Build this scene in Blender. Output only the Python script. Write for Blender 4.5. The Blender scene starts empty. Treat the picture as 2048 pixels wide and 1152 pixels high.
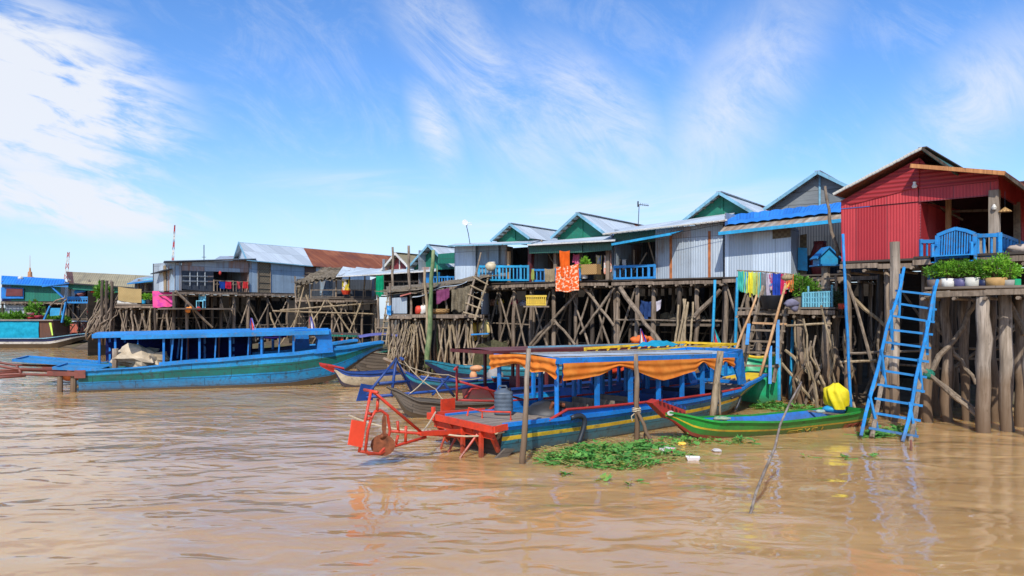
SKY_SAT, SKY_VAL, SKY_HUE, SKY_TINT = 1.2, 1.3, .5, (.86, .98, 1.2)
HAZE, HAZE_COL, CLOUD_COL = .66, (4.7, 5.7, 7.4), (6.6, 6.9, 7.5)
WATER_A, WATER_B, WAVE = (.43, .25, .1), (.57, .355, .155), .066
import bpy, math, random
from mathutils import Vector, Matrix, noise
V = Vector
R = random.Random(11)
rad = math.radians
# ------------------------------------------------------------------ camera model: a pixel of the photo + a depth gives a point of the place
F, CX, HY, CH = 1500.0, 1024.0, 625.0, 2.8
UP = V((0, 0, 1))
def P(px, py, D): return V(((px - CX) / F * D, D, CH + (HY - py) / F * D))
def WL(px, py):                                   # a point on the water
    D = CH * F / (py - HY); return V(((px - CX) / F * D, D, 0))
class PL:                                         # a vertical plane standing in the place
    def __init__(s, px, D, d):
        s.p = V(((px - CX) / F * D, D)); s.d = V(d).normalized()
        n = V((-s.d.y, s.d.x)); s.n = n if n.y > 0 else -n
    def xy(s, px):
        u = (px - CX) / F; t = (u * s.p.y - s.p.x) / (s.d.x - u * s.d.y); return s.p + s.d * t
    def at(s, px, py):
        q = s.xy(px); return V((q.x, q.y, CH + (HY - py) / F * q.y))
    def col(s, px, z):
        q = s.xy(px); return V((q.x, q.y, z))
    def shift(s, k):
        o = PL.__new__(PL); o.p = s.p + s.n * k; o.d = s.d; o.n = s.n; return o
    @property
    def n3(s): return V((s.n.x, s.n.y, 0))
    @property
    def d3(s): return V((s.d.x, s.d.y, 0))
sc = bpy.context.scene
col = sc.collection
# ------------------------------------------------------------------ objects
OFF = {}
def tag(o, label=None, cat=None, group=None, kind=None):
    if label: o['label'] = label
    if cat: o['category'] = cat
    if group: o['group'] = group
    if kind: o['kind'] = kind
    return o
def T(name, label, cat, loc=(0, 0, 0), group=None, rot=0.0, local=False):
    o = bpy.data.objects.new(name, None); col.objects.link(o)
    o.empty_display_size = .2
    o.location = loc; o.rotation_euler = (0, 0, rot)
    OFF[o] = V((0, 0, 0)) if local else V(loc)
    return tag(o, label, cat, group)
class MB:
    def __init__(s): s.v = []; s.f = []; s.m = []; s.uv = []
    def face(s, idx, uvs=None, mi=0):
        s.f.append(tuple(idx)); s.m.append(mi); s.uv.append(uvs)
    def quad(s, a, b, c, d, mi=0, u0=0.0, v0=0.0):
        n = len(s.v); s.v += [V(a), V(b), V(c), V(d)]
        w = (V(b) - V(a)).length; w2 = (V(c) - V(d)).length; h = (V(d) - V(a)).length; h2 = (V(c) - V(b)).length
        s.face((n, n + 1, n + 2, n + 3), [(u0, v0), (u0 + w, v0), (u0 + w2, v0 + h2), (u0, v0 + h)], mi); return s
    def poly(s, pts, th=.04, mi=0, side=None, udir=None):
        pts = [V(p) for p in pts]; n = len(pts)
        nor = V((0, 0, 0))
        for i in range(n):
            a, b = pts[i], pts[(i + 1) % n]
            nor += V(((a.y - b.y) * (a.z + b.z), (a.z - b.z) * (a.x + b.x), (a.x - b.x) * (a.y + b.y)))
        nor.normalize()
        if nor.dot(V((0, 0, CH)) - pts[0]) < 0:
            pts.reverse(); nor = -nor
        e = V(udir) if udir is not None else (pts[1] - pts[0])
        if udir is None:
            h = UP.cross(nor)
            if h.length > .05: e = h
        e = (e - nor * e.dot(nor)).normalized(); g = nor.cross(e)
        o = V((0, 0, 0)); uv = [((p - o).dot(e), (p - o).dot(g)) for p in pts]
        b0 = len(s.v); s.v += pts + [p - nor * th for p in pts]
        s.face(range(b0, b0 + n), uv, mi)
        s.face([b0 + n + i for i in range(n - 1, -1, -1)], uv[::-1], mi)
        ms = mi if side is None else side
        for i in range(n):
            j = (i + 1) % n; l = (pts[j] - pts[i]).length
            s.face((b0 + i, b0 + n + i, b0 + n + j, b0 + j), [(0, 0), (0, th), (l, th), (l, 0)], ms)
        return s
    def bar(s, a, b, w, h=None, up=UP, mi=0):
        a, b = V(a), V(b); h = h or w; d = (b - a)
        if d.length < 1e-6: return s
        L = d.length; d.normalize(); sx = d.cross(V(up))
        if sx.length < 1e-3: sx = d.cross(V((1, 0, 0)))
        sx.normalize(); sy = sx.cross(d); n = len(s.v)
        for q in (a, b):
            for (i, j) in ((-1, -1), (1, -1), (1, 1), (-1, 1)): s.v.append(q + sx * (w * .5 * i) + sy * (h * .5 * j))
        s.face((n + 3, n + 2, n + 1, n), [(0, 0), (w, 0), (w, h), (0, h)], mi); s.face((n + 4, n + 5, n + 6, n + 7), [(0, 0), (w, 0), (w, h), (0, h)], mi)
        for i in range(4):
            j = (i + 1) % 4; ww = w if i % 2 == 0 else h
            s.face((n + i, n + j, n + 4 + j, n + 4 + i), [(0, 0), (0, ww), (L, ww), (L, 0)], mi)
        return s
    def box(s, c, sx, sy, sz, ang=0.0, mi=0):          # c = centre of the bottom face
        c = V(c); d = V((math.cos(ang), math.sin(ang), 0))
        return s.bar(c - d * sx / 2 + UP * sz / 2, c + d * sx / 2 + UP * sz / 2, sy, sz, UP, mi)
    def tube(s, pts, r, n=6, mi=0, jit=0.0, cap=True):
        pts = [V(p) for p in pts]; m = len(pts); base = len(s.v)
        rr = r if isinstance(r, (list, tuple)) else [r] * m
        acc = 0; ln = []
        for i in range(m):
            if i: acc += (pts[i] - pts[i - 1]).length
            ln.append(acc)
        ref = None
        for i in range(m):
            d = (pts[min(i + 1, m - 1)] - pts[max(i - 1, 0)])
            d = d.normalized() if d.length > 1e-9 else UP
            if ref is None: ref = V((1, 0, 0)) if abs(d.x) < .8 else V((0, 1, 0))
            a = (ref - d * ref.dot(d)).normalized(); ref = a; b = d.cross(a)
            for k in range(n):
                t = 2 * math.pi * k / n; q = rr[i] * (1 + (R.uniform(-jit, jit) if jit else 0))
                s.v.append(pts[i] + a * math.cos(t) * q + b * math.sin(t) * q)
        for i in range(m - 1):
            for k in range(n):
                j = (k + 1) % n; c = 2 * math.pi * rr[i]
                s.face((base + i * n + k, base + i * n + j, base + (i + 1) * n + j, base + (i + 1) * n + k),
                       [(c * k / n, ln[i]), (c * (k + 1) / n, ln[i]), (c * (k + 1) / n, ln[i + 1]), (c * k / n, ln[i + 1])], mi)
        if cap:
            s.face([base + k for k in range(n - 1, -1, -1)], None, mi); s.face([base + (m - 1) * n + k for k in range(n)], None, mi)
        return s
    def log(s, a, b, r0, r1=None, n=7, seg=5, wob=.03, jit=.08, mi=0):     # an uneven trunk or pole
        a, b = V(a), V(b); r1 = r0 if r1 is None else r1; pts = []; rs = []
        for i in range(seg + 1):
            t = i / seg; w = V((R.uniform(-1, 1), R.uniform(-1, 1), R.uniform(-.3, .3))) * wob * (0 if i in (0, seg) else 1)
            pts.append(a.lerp(b, t) + w); rs.append((r0 + (r1 - r0) * t) * R.uniform(1 - jit, 1 + jit))
        return s.tube(pts, rs, n, mi, jit)
    def grid(s, fn, nu, nv, mi=0, uvs=(1, 1), close=False):
        b = len(s.v)
        for i in range(nu + 1):
            for j in range(nv + 1): s.v.append(V(fn(i / nu, j / nv)))
        for i in range(nu):
            for j in range(nv):
                k = b + i * (nv + 1) + j
                s.face((k, k + nv + 1, k + nv + 2, k + 1), [((i) / nu * uvs[0], j / nv * uvs[1]), ((i + 1) / nu * uvs[0], j / nv * uvs[1]),
                        ((i + 1) / nu * uvs[0], (j + 1) / nv * uvs[1]), (i / nu * uvs[0], (j + 1) / nv * uvs[1])], mi)
        return s
    def lathe(s, c, prof, n=14, mi=0, axis=UP):
        c = V(c); ax = V(axis).normalized(); a = ax.orthogonal().normalized(); bb = ax.cross(a); base = len(s.v); m = len(prof)
        for (r, z) in prof:
            for k in range(n):
                t = 2 * math.pi * k / n; s.v.append(c + ax * z + a * math.cos(t) * r + bb * math.sin(t) * r)
        for i in range(m - 1):
            for k in range(n):
                j = (k + 1) % n
                s.face((base + i * n + k, base + i * n + j, base + (i + 1) * n + j, base + (i + 1) * n + k), [(k / n, prof[i][1]), ((k + 1) / n, prof[i][1]), ((k + 1) / n, prof[i + 1][1]), (k / n, prof[i + 1][1])], mi)
        if prof[0][0] > 1e-4: s.face([base + k for k in range(n - 1, -1, -1)], None, mi)
        if prof[-1][0] > 1e-4: s.face([base + (m - 1) * n + k for k in range(n)], None, mi)
        return s
    def blob(s, c, rx, ry, rz, nu=10, nv=7, amp=.15, sc_=2.0, mi=0, seed=0.0):
        c = V(c)
        def fn(u, v):
            t = u * 2 * math.pi; p = v * math.pi
            d = V((math.cos(t) * math.sin(p), math.sin(t) * math.sin(p), math.cos(p)))
            k = 1 + amp * noise.noise(d * sc_ + V((seed, seed * 2, c.x)))
            return c + V((d.x * rx * k, d.y * ry * k, d.z * rz * k))
        return s.grid(fn, nu, nv, mi)
    def leaf(s, c, d, L, w, mi=0, up=None):
        c, d = V(c), V(d).normalized(); sx = d.cross(up or UP)
        if sx.length < 1e-3: sx = V((1, 0, 0))
        sx.normalize(); n = len(s.v)
        s.v += [c, c + d * L * .5 + sx * w * .5, c + d * L, c + d * L * .5 - sx * w * .5]
        s.face((n, n + 1, n + 2, n + 3), [(0, 0), (1, 0), (1, 1), (0, 1)], mi); return s
    def build(s, name, mats, parent=None, smooth=False, label=None, loc=None):
        me = bpy.data.meshes.new(name)
        off = OFF[parent] if parent is not None else (V(loc) if loc is not None else V((0, 0, 0)))
        me.from_pydata([tuple(q - off) for q in s.v], [], s.f)
        if not isinstance(mats, (list, tuple)): mats = [mats]
        for m in mats: me.materials.append(m)
        me.polygons.foreach_set('material_index', s.m)
        ul = me.uv_layers.new(name='UVMap'); data = []
        for f, u in zip(s.f, s.uv):
            if u is None: u = [(0, 0)] * len(f)
            for q in u: data += [q[0], q[1]]
        ul.data.foreach_set('uv', data)
        if smooth: me.polygons.foreach_set('use_smooth', [True] * len(me.polygons))
        me.update()
        o = bpy.data.objects.new(name, me); col.objects.link(o)
        if parent is not None: o.parent = parent
        elif loc is not None: o.location = loc
        OFF[o] = V(off)
        if label: o['label'] = label
        return o
def centroid(mb):
    xs = [v.x for v in mb.v]; ys = [v.y for v in mb.v]; zs = [v.z for v in mb.v]
    return V(((min(xs) + max(xs)) / 2, (min(ys) + max(ys)) / 2, min(zs)))
def single(mb, name, mat, label, cat, group=None, smooth=False, kind=None):      # a thing that is one mesh
    o = mb.build(name, mat, None, smooth, None, centroid(mb)); return tag(o, label, cat, group, kind)
# ------------------------------------------------------------------ materials
class NT:
    def __init__(s, name):
        s.mat = bpy.data.materials.new(name); s.mat.use_nodes = True; s.t = s.mat.node_tree; s.t.nodes.clear()
        s.out = s.n('ShaderNodeOutputMaterial'); s.b = s.n('ShaderNodeBsdfPrincipled'); s.l(s.b.outputs[0], s.out.inputs[0])
    def n(s, typ, **kw):
        q = s.t.nodes.new(typ)
        for k, v in kw.items(): setattr(q, k, v)
        return q
    def l(s, a, b): s.t.links.new(a, b)
    def pos(s, scale):
        g = s.n('ShaderNodeNewGeometry'); m = s.n('ShaderNodeMapping'); m.inputs['Scale'].default_value = scale; s.l(g.outputs['Position'], m.inputs['Vector']); return m.outputs[0]
    def uv(s, scale=(1, 1, 1)):
        g = s.n('ShaderNodeUVMap'); m = s.n('ShaderNodeMapping'); m.inputs['Scale'].default_value = scale; s.l(g.outputs[0], m.inputs['Vector']); return m.outputs[0]
    def noise(s, vec, scale=1.0, detail=5.0, rough=.6, dist=0.0):
        q = s.n('ShaderNodeTexNoise'); q.inputs['Scale'].default_value = scale; q.inputs['Detail'].default_value = detail; q.inputs['Roughness'].default_value = rough
        q.inputs['Distortion'].default_value = dist; s.l(vec, q.inputs['Vector']); return q.outputs['Fac']
    def ramp(s, fac, a, b, ca=0.0, cb=1.0):
        q = s.n('ShaderNodeMapRange'); q.inputs['From Min'].default_value = a; q.inputs['From Max'].default_value = b; q.inputs['To Min'].default_value = ca; q.inputs['To Max'].default_value = cb
        s.l(fac, q.inputs['Value']); return q.outputs[0]
    def math(s, op, a, b=None, c=None):
        q = s.n('ShaderNodeMath', operation=op)
        for i, x in enumerate((a, b, c)):
            if x is None: continue
            if isinstance(x, (int, float)): q.inputs[i].default_value = x
            else: s.l(x, q.inputs[i])
        return q.outputs[0]
    def mix(s, fac, a, b, blend='MIX'):
        q = s.n('ShaderNodeMix', data_type='RGBA', blend_type=blend)
        for i, x in ((0, fac), (6, a), (7, b)):
            if isinstance(x, (int, float)): q.inputs[i].default_value = x
            elif isinstance(x, (tuple, list)): q.inputs[i].default_value = (*x[:3], 1)
            else: s.l(x, q.inputs[i])
        return q.outputs[2]
    def bump(s, h, strength=.3, dist=.02, nrm=None):
        q = s.n('ShaderNodeBump'); q.inputs['Strength'].default_value = strength; q.inputs['Distance'].default_value = dist; s.l(h, q.inputs['Height'])
        if nrm is not None: s.l(nrm, q.inputs['Normal'])
        return q.outputs[0]
    def fin(s, colr, rough=.6, nrm=None, metal=0.0, spec=.4):
        if isinstance(colr, (tuple, list)): s.b.inputs['Base Color'].default_value = (*colr[:3], 1)
        else: s.l(colr, s.b.inputs['Base Color'])
        if isinstance(rough, (int, float)): s.b.inputs['Roughness'].default_value = rough
        else: s.l(rough, s.b.inputs['Roughness'])
        s.b.inputs['Metallic'].default_value = metal; s.b.inputs['Specular IOR Level'].default_value = spec
        if nrm is not None: s.l(nrm, s.b.inputs['Normal'])
        return s.mat
def sc3(c, k): return tuple(min(1, x * k) for x in c)
def wood(name, c1, c2, grain=(14, 14, 1.2), rough=.8, bump=.35, damp=False):
    t = NT(name); a = t.noise(t.pos(grain), 1.0, 6, .65); b = t.noise(t.pos((.7, .7, .5)), 1.3, 4, .6)
    c = t.mix(t.ramp(a, .38, .64), c1, c2); c = t.mix(t.ramp(b, .35, .7, 0, .6), c, sc3(c1, .55)); kn = t.noise(t.pos((5, 5, 3)), 1.0, 3, .7); c = t.mix(t.ramp(kn, .62, .7, 0, .75), c, sc3(c1, .3)); gl = t.noise(t.pos((26, 26, .8)), 1.0, 3, .6); c = t.mix(t.ramp(gl, .56, .66, 0, .6), c, sc3(c1, .35))
    c = t.mix(t.ramp(t.noise(t.pos((3, 3, .8)), 1.0, 4), .6, .75, 0, .5), c, sc3(c2, 1.25))
    if damp:                                                # the wet, muddy foot of a post
        g = t.n('ShaderNodeNewGeometry'); sp = t.n('ShaderNodeSeparateXYZ'); t.l(g.outputs['Position'], sp.inputs[0])
        z = t.math('ADD', sp.outputs[2], t.math('MULTIPLY', b, -.9)); c = t.mix(t.ramp(z, -.55, .75, .85, 0), c, (.075, .045, .024)); c = t.mix(t.ramp(z, .75, 1.05, .62, 0), c, (.155, .092, .046))
    return t.fin(c, rough, t.bump(a, bump, .02))
def plankwood(name, c1, c2, w=.16, L=2.2, rough=.8):
    t = NT(name); v = t.uv(); br = t.n('ShaderNodeTexBrick'); t.l(v, br.inputs['Vector'])
    br.inputs['Scale'].default_value = 1; br.inputs['Brick Width'].default_value = L; br.inputs['Row Height'].default_value = w; br.inputs['Mortar Size'].default_value = .008
    br.inputs['Color1'].default_value = (*c1, 1); br.inputs['Color2'].default_value = (*c2, 1); br.inputs['Mortar'].default_value = (.015, .01, .008, 1)
    a = t.noise(t.uv((1.5, 16, 1)), 1.0, 6, .65); b = t.noise(t.pos((.6, .6, .6)), 1.2, 4)
    c = t.mix(t.ramp(a, .3, .75, 0, .6), br.outputs['Color'], sc3(c1, .5)); c = t.mix(t.ramp(b, .45, .75, 0, .5), c, sc3(c2, 1.3))
    return t.fin(c, rough, t.bump(t.math('SUBTRACT', a, t.math('MULTIPLY', br.outputs['Fac'], 2.0)), .4, .02))
def paint(name, c, wear=.35, under=(.16, .11, .075), rough=.5, grain=(2, 2, 2), fade=None, spec=.4, planks=0):
    t = NT(name); a = t.noise(t.pos(sc3(grain, 1) if False else grain), 2.2, 7, .68); b = t.noise(t.pos((.8, .8, .8)), 1.0, 4, .55); f = t.noise(t.pos((9, 9, 9)), 1.0, 5, .7)
    col_ = t.mix(t.ramp(b, .3, .72), sc3(c, .72), fade or sc3(c, 1.22))
    m = t.math('MULTIPLY', t.ramp(t.math('ADD', t.math('MULTIPLY', a, .65), t.math('MULTIPLY', f, .35)), .62 - wear * .16, .66 - wear * .05), .85)
    col_ = t.mix(m, col_, under); col_ = t.mix(t.ramp(f, .42, .72, 0, .4), col_, (.05, .042, .034)); k2 = t.noise(t.pos((1.1, 1.1, 5)), 1.0, 5, .7); col_ = t.mix(t.ramp(k2, .5, .72, 0, .35), col_, sc3(c, .45)); col_ = t.mix(t.ramp(k2, .28, .45, .14, 0), col_, tuple(min(1, x * .8 + .16) for x in c))
    g = t.n('ShaderNodeNewGeometry'); sz = t.n('ShaderNodeSeparateXYZ'); t.l(g.outputs['Position'], sz.inputs[0]); zz = t.math('ADD', sz.outputs[2], t.math('MULTIPLY', a, -.35)); col_ = t.mix(t.ramp(zz, -.25, .22, .8, 0), col_, (.1, .068, .038))
    h = t.math('SUBTRACT', f, t.math('MULTIPLY', m, 1.0))
    if planks:                                              # seams between hull planks, along the length
        sp = t.n('ShaderNodeSeparateXYZ'); t.l(t.uv(), sp.inputs[0]); k = t.math('FRACT', t.math('DIVIDE', t.math('ADD', sp.outputs[1], t.math('MULTIPLY', b, .02)), planks)); e = t.math('LESS_THAN', k, .07)
        x = t.math('LESS_THAN', t.math('FRACT', t.math('DIVIDE', t.math('ADD', sp.outputs[0], t.math('MULTIPLY', t.math('FLOOR', t.math('DIVIDE', sp.outputs[1], planks)), 1.37)), 2.3)), .008)
        e = t.math('MAXIMUM', e, x); col_ = t.mix(t.math('MULTIPLY', e, .7), col_, (.012, .014, .014)); h = t.math('SUBTRACT', h, e)
    return t.fin(col_, t.ramp(m, 0, 1, rough, .85), t.bump(h, .25, .01), 0, spec)
def tin(name, c, rust=.25, pitch=.1, sheet=.85, rustc=(.22, .075, .03), metal=.1, rough=.5, c2=None, bump=.35, seam=True, stain=(.06, .05, .045), horiz=False, dark=.2, oldsheet=0.0):
    t = NT(name); g = t.n('ShaderNodeUVMap'); sp = t.n('ShaderNodeSeparateXYZ'); t.l(g.outputs[0], sp.inputs[0])
    u, v = (sp.outputs[1], sp.outputs[0]) if horiz else (sp.outputs[0], sp.outputs[1])
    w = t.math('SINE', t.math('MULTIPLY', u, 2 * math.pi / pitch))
    ids = t.math('ADD', t.math('FLOOR', t.math('DIVIDE', u, sheet)), t.math('MULTIPLY', t.math('FLOOR', t.math('DIVIDE', v, 1.9)), 13.7))
    wn = t.n('ShaderNodeTexWhiteNoise', noise_dimensions='1D'); t.l(ids, wn.inputs['W'])
    str_ = t.noise(t.uv((.5, 5, 1) if horiz else (5, .5, 1)), 1.0, 6, .65); pat = t.noise(t.pos((.5, .5, .6)), 1.2, 5, .6)
    c_ = t.mix(wn.outputs['Value'], sc3(c, .82), c2 or sc3(c, 1.15))
    c_ = t.mix(t.ramp(str_, .45, .8, 0, .55), c_, sc3(c, .55))
    rm = t.ramp(t.math('ADD', t.math('MULTIPLY', str_, .55), t.math('MULTIPLY', pat, .45)), .66 - rust * .3, .78 - rust * .28)
    c_ = t.mix(t.math('MULTIPLY', rm, .85), c_, rustc)
    if seam:
        w2 = t.n('ShaderNodeTexWhiteNoise', noise_dimensions='1D'); t.l(t.math('ADD', ids, 77.3), w2.inputs['W']); c_ = t.mix(t.math('MULTIPLY', t.math('GREATER_THAN', w2.outputs['Value'], 1 - oldsheet), t.ramp(str_, .3, .6, .25, .8)), c_, sc3(rustc, 1.2))
    c_ = t.mix(t.ramp(w, -1, 1, dark, 0), c_, sc3(c, .35))  # troughs of the corrugation darkened: rib shading put into the colour
    c_ = t.mix(t.ramp(pat, .5, .8, 0, .4), c_, stain)
    h = w
    if seam:
        s_ = t.math('LESS_THAN', t.math('FRACT', t.math('DIVIDE', u, sheet)), .02); s2 = t.math('LESS_THAN', t.math('FRACT', t.math('DIVIDE', v, 1.9)), .012)
        e = t.math('MAXIMUM', s_, s2); c_ = t.mix(t.math('MULTIPLY', e, .6), c_, (.04, .04, .045))
    return t.fin(c_, t.ramp(rm, 0, 1, rough, .85), t.bump(h, bump, pitch * .2), metal, .4)
def cloth(name, c, c2=None, rough=.85, scale=3.0, kind=None, trans=.25):
    t = NT(name)
    if kind == 'stripes':
        sp = t.n('ShaderNodeSeparateXYZ'); t.l(t.uv(), sp.inputs[0]); f = t.math('LESS_THAN', t.math('FRACT', t.math('MULTIPLY', sp.outputs[0], scale)), .5); c_ = t.mix(f, c, c2)
    elif kind == 'bands':
        sp = t.n('ShaderNodeSeparateXYZ'); t.l(t.uv(), sp.inputs[0]); f = t.math('LESS_THAN', t.math('FRACT', t.math('ADD', t.math('MULTIPLY', sp.outputs[1], scale), t.math('MULTIPLY', sp.outputs[0], .8))), .3); c_ = t.mix(f, c, c2)
    elif kind == 'print':
        vo = t.n('ShaderNodeTexVoronoi', feature='DISTANCE_TO_EDGE'); vo.inputs['Scale'].default_value = scale; t.l(t.uv(), vo.inputs['Vector'])
        n2 = t.noise(t.uv(), scale * 1.3, 3); f = t.math('MULTIPLY', t.ramp(vo.outputs['Distance'], .1, .16, 1, 0), t.ramp(n2, .47, .53)); c_ = t.mix(f, c, c2)
    elif kind == 'patch':
        vo = t.n('ShaderNodeTexVoronoi'); vo.inputs['Scale'].default_value = scale; t.l(t.uv(), vo.inputs['Vector']); h = t.n('ShaderNodeHueSaturation'); h.inputs['Saturation'].default_value = 1.0; h.inputs['Color'].default_value = (*c, 1)
        sp = t.n('ShaderNodeSeparateColor'); t.l(vo.outputs['Color'], sp.inputs[0]); c_ = t.mix(t.ramp(sp.outputs[0], .35, .65), c, c2); c_ = t.mix(t.math('LESS_THAN', sp.outputs[1], .25), c_, (.75, .7, .65))
    else:
        c_ = t.mix(t.ramp(t.noise(t.pos((scale,) * 3), 1.0, 5), .35, .7), sc3(c, .8), c2 or sc3(c, 1.15))
    m = t.fin(c_, rough, t.bump(t.noise(t.pos((60, 60, 60)), 1.0, 2), .1, .005), 0, .15)
    if trans:
        tr = t.n('ShaderNodeBsdfTranslucent'); mx = t.n('ShaderNodeMixShader'); mx.inputs[0].default_value = trans
        if isinstance(c_, (tuple, list)): tr.inputs[0].default_value = (*c_, 1)
        else: t.l(c_, tr.inputs[0])
        t.l(t.b.outputs[0], mx.inputs[1]); t.l(tr.outputs[0], mx.inputs[2]); t.l(mx.outputs[0], t.out.inputs[0])
    return m
def leafmat(name, c1, c2, sc_=6.0, dead=None):
    t = NT(name); a = t.noise(t.pos((sc_,) * 3), 1.0, 3); c_ = t.mix(t.ramp(a, .3, .7), c1, c2)
    if dead: c_ = t.mix(t.ramp(t.noise(t.pos((2.2, 2.2, 2.2)), 1.0, 4), .54, .66), c_, dead)
    m = t.fin(c_, .5, None, 0, .35); tr = t.n('ShaderNodeBsdfTranslucent'); mx = t.n('ShaderNodeMixShader'); mx.inputs[0].default_value = .3
    t.l(c_, tr.inputs[0]); t.l(t.b.outputs[0], mx.inputs[1]); t.l(tr.outputs[0], mx.inputs[2]); t.l(mx.outputs[0], t.out.inputs[0]); return m
def plain(name, c, rough=.5, metal=0.0, var=.25, sc_=5.0):
    t = NT(name); a = t.noise(t.pos((sc_,) * 3), 1.0, 5); return t.fin(t.mix(t.ramp(a, .3, .75), sc3(c, 1 - var), sc3(c, 1 + var)), rough, t.bump(a, .15, .01), metal)
def thatchmat(name, c1, c2):
    t = NT(name); a = t.noise(t.uv((30, 2.5, 1)), 1.0, 6, .7); b = t.noise(t.pos((1.5, 1.5, 1.5)), 1.0, 4); c_ = t.mix(t.ramp(a, .35, .68), c1, c2); c_ = t.mix(t.ramp(b, .4, .75, 0, .5), c_, sc3(c1, .5)); return t.fin(c_, .95, t.bump(a, .8, .03), 0, .1)
def weave(name, c1, c2, sc_=18.0):
    t = NT(name); ch = t.n('ShaderNodeTexChecker'); ch.inputs['Scale'].default_value = sc_; t.l(t.uv(), ch.inputs['Vector']); ch.inputs['Color1'].default_value = (*c1, 1); ch.inputs['Color2'].default_value = (*c2, 1)
    c_ = t.mix(t.ramp(t.noise(t.pos((2, 2, 2)), 1.0, 4), .4, .75, 0, .5), ch.outputs[0], sc3(c1, .6)); return t.fin(c_, .8, t.bump(ch.outputs['Fac'], .3, .01))
M = {}
M['post'] = wood('weathered_post', (.15, .108, .074), (.36, .275, .2), damp=True)
M['post_pale'] = wood('pale_post', (.24, .19, .14), (.46, .38, .3), damp=True)
M['post_dark'] = wood('dark_post', (.045, .033, .024), (.12, .088, .062), damp=True)
M['stick'] = wood('bamboo_stick', (.26, .19, .11), (.45, .35, .22), (10, 10, 3))
M['stick_gold'] = wood('golden_pole', (.5, .27, .12), (.68, .42, .22), (10, 10, 2))
M['brace'] = wood('brace_wood', (.17, .125, .085), (.34, .265, .19), (6, 6, 6))
M['moss'] = wood('mossy_bamboo', (.09, .16, .06), (.3, .34, .16), (4, 4, 2))
M['deck'] = plankwood('deck_boards', (.15, .115, .085), (.27, .215, .165))
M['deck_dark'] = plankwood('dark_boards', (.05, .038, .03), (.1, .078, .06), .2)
M['screen'] = plankwood('under_house_shade', (.01, .008, .006), (.03, .022, .016), .22)  # near-black boards: the shade under the houses put into the colour
M['boatdeck'] = plankwood('boat_deck_boards', (.2, .15, .11), (.33, .27, .21), .14)
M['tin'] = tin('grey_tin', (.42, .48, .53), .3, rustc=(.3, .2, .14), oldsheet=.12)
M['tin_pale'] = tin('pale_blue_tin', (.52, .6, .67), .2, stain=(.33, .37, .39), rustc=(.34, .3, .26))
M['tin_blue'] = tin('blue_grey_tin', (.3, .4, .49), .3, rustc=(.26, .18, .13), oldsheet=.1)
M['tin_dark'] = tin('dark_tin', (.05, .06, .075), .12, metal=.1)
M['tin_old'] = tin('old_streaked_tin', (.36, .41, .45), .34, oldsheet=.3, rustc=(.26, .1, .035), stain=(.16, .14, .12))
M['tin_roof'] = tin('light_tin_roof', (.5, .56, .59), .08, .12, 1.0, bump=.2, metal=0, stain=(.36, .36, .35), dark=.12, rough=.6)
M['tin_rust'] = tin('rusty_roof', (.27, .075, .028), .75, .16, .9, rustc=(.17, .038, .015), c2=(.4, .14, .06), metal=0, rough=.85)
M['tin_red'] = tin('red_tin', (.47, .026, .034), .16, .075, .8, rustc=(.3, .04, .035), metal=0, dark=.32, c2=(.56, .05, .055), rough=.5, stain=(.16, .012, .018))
M['tin_redh'] = tin('red_boarding', (.42, .026, .034), .02, .11, 9., rustc=(.14, .015, .015), metal=0, c2=(.44, .04, .045), horiz=True, seam=False, stain=(.16, .012, .016), dark=.6)
M['tin_green'] = tin('green_tin', (.01, .16, .105), .05, .12, 1.2, metal=0, rustc=(.1, .09, .06), c2=(.02, .21, .14), stain=(.02, .07, .05))
M['green_board'] = paint('green_gable', (.008, .17, .105), .12, (.03, .12, .08))
M['green_dull'] = tin('dull_green_band', (.035, .12, .085), .12, .1, .9, metal=0, rustc=(.1, .09, .06))
M['tin_bluep'] = tin('bright_blue_roof', (.02, .22, .74), .02, .22, 1.0, metal=0, c2=(.03, .27, .8), stain=(.02, .15, .5))
M['tin_tan'] = tin('tan_roof', (.36, .3, .17), .1, .16, 1.3, metal=0, rustc=(.25, .15, .07))
M['tin_brown'] = tin('brown_panel', (.12, .05, .028), .2, .14, .9, metal=0)
M['maroon'] = tin('maroon_gable', (.2, .03, .035), .15, .12, 1., metal=0)
M['grey_board'] = plankwood('grey_gable_boards', (.16, .18, .19), (.235, .25, .255), .5, 3)
M['edge_blue'] = paint('pale_blue_trim', (.2, .42, .54), .35, rough=.5)
M['rail_blue'] = paint('bright_blue_paint', (.014, .225, .55), .38, (.17, .2, .22), rough=.5)
M['turq'] = paint('turquoise_paint', (.02, .33, .6), .15, (.1, .2, .25))
M['pale_turq'] = paint('pale_turquoise_paint', (.16, .46, .58), .2, (.2, .24, .24))
M['boat_blue'] = paint('boat_blue', (.008, .19, .58), .4, (.05, .1, .16), rough=.4, grain=(1, 1, 2.5))
M['boat_blue2'] = paint('boat_blue_light', (.01, .25, .52), .5, (.02, .07, .11), rough=.42, planks=.21)
M['boat_teal'] = paint('boat_teal', (.008, .2, .3), .55, (.012, .04, .05), rough=.4, grain=(1.2, 1.2, 4), planks=.21, fade=(.015, .26, .34))
M['boat_green'] = paint('boat_green_band', (.006, .135, .115), .65, (.02, .06, .06), rough=.42, planks=.21)
M['boat_low'] = paint('boat_bottom_mud', (.085, .06, .035), .6, (.15, .11, .06), rough=.7)
M['boat_rust'] = paint('boat_rust_bottom', (.15, .04, .02), .5, (.1, .07, .05), rough=.6)
M['navy'] = paint('navy_paint', (.008, .018, .075), .3, (.03, .03, .04))
M['blue_deep'] = paint('deep_blue_paint', (.012, .06, .26), .45, (.03, .05, .09))
M['yellow'] = paint('yellow_paint', (.78, .5, .025), .3, (.35, .24, .06))
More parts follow.
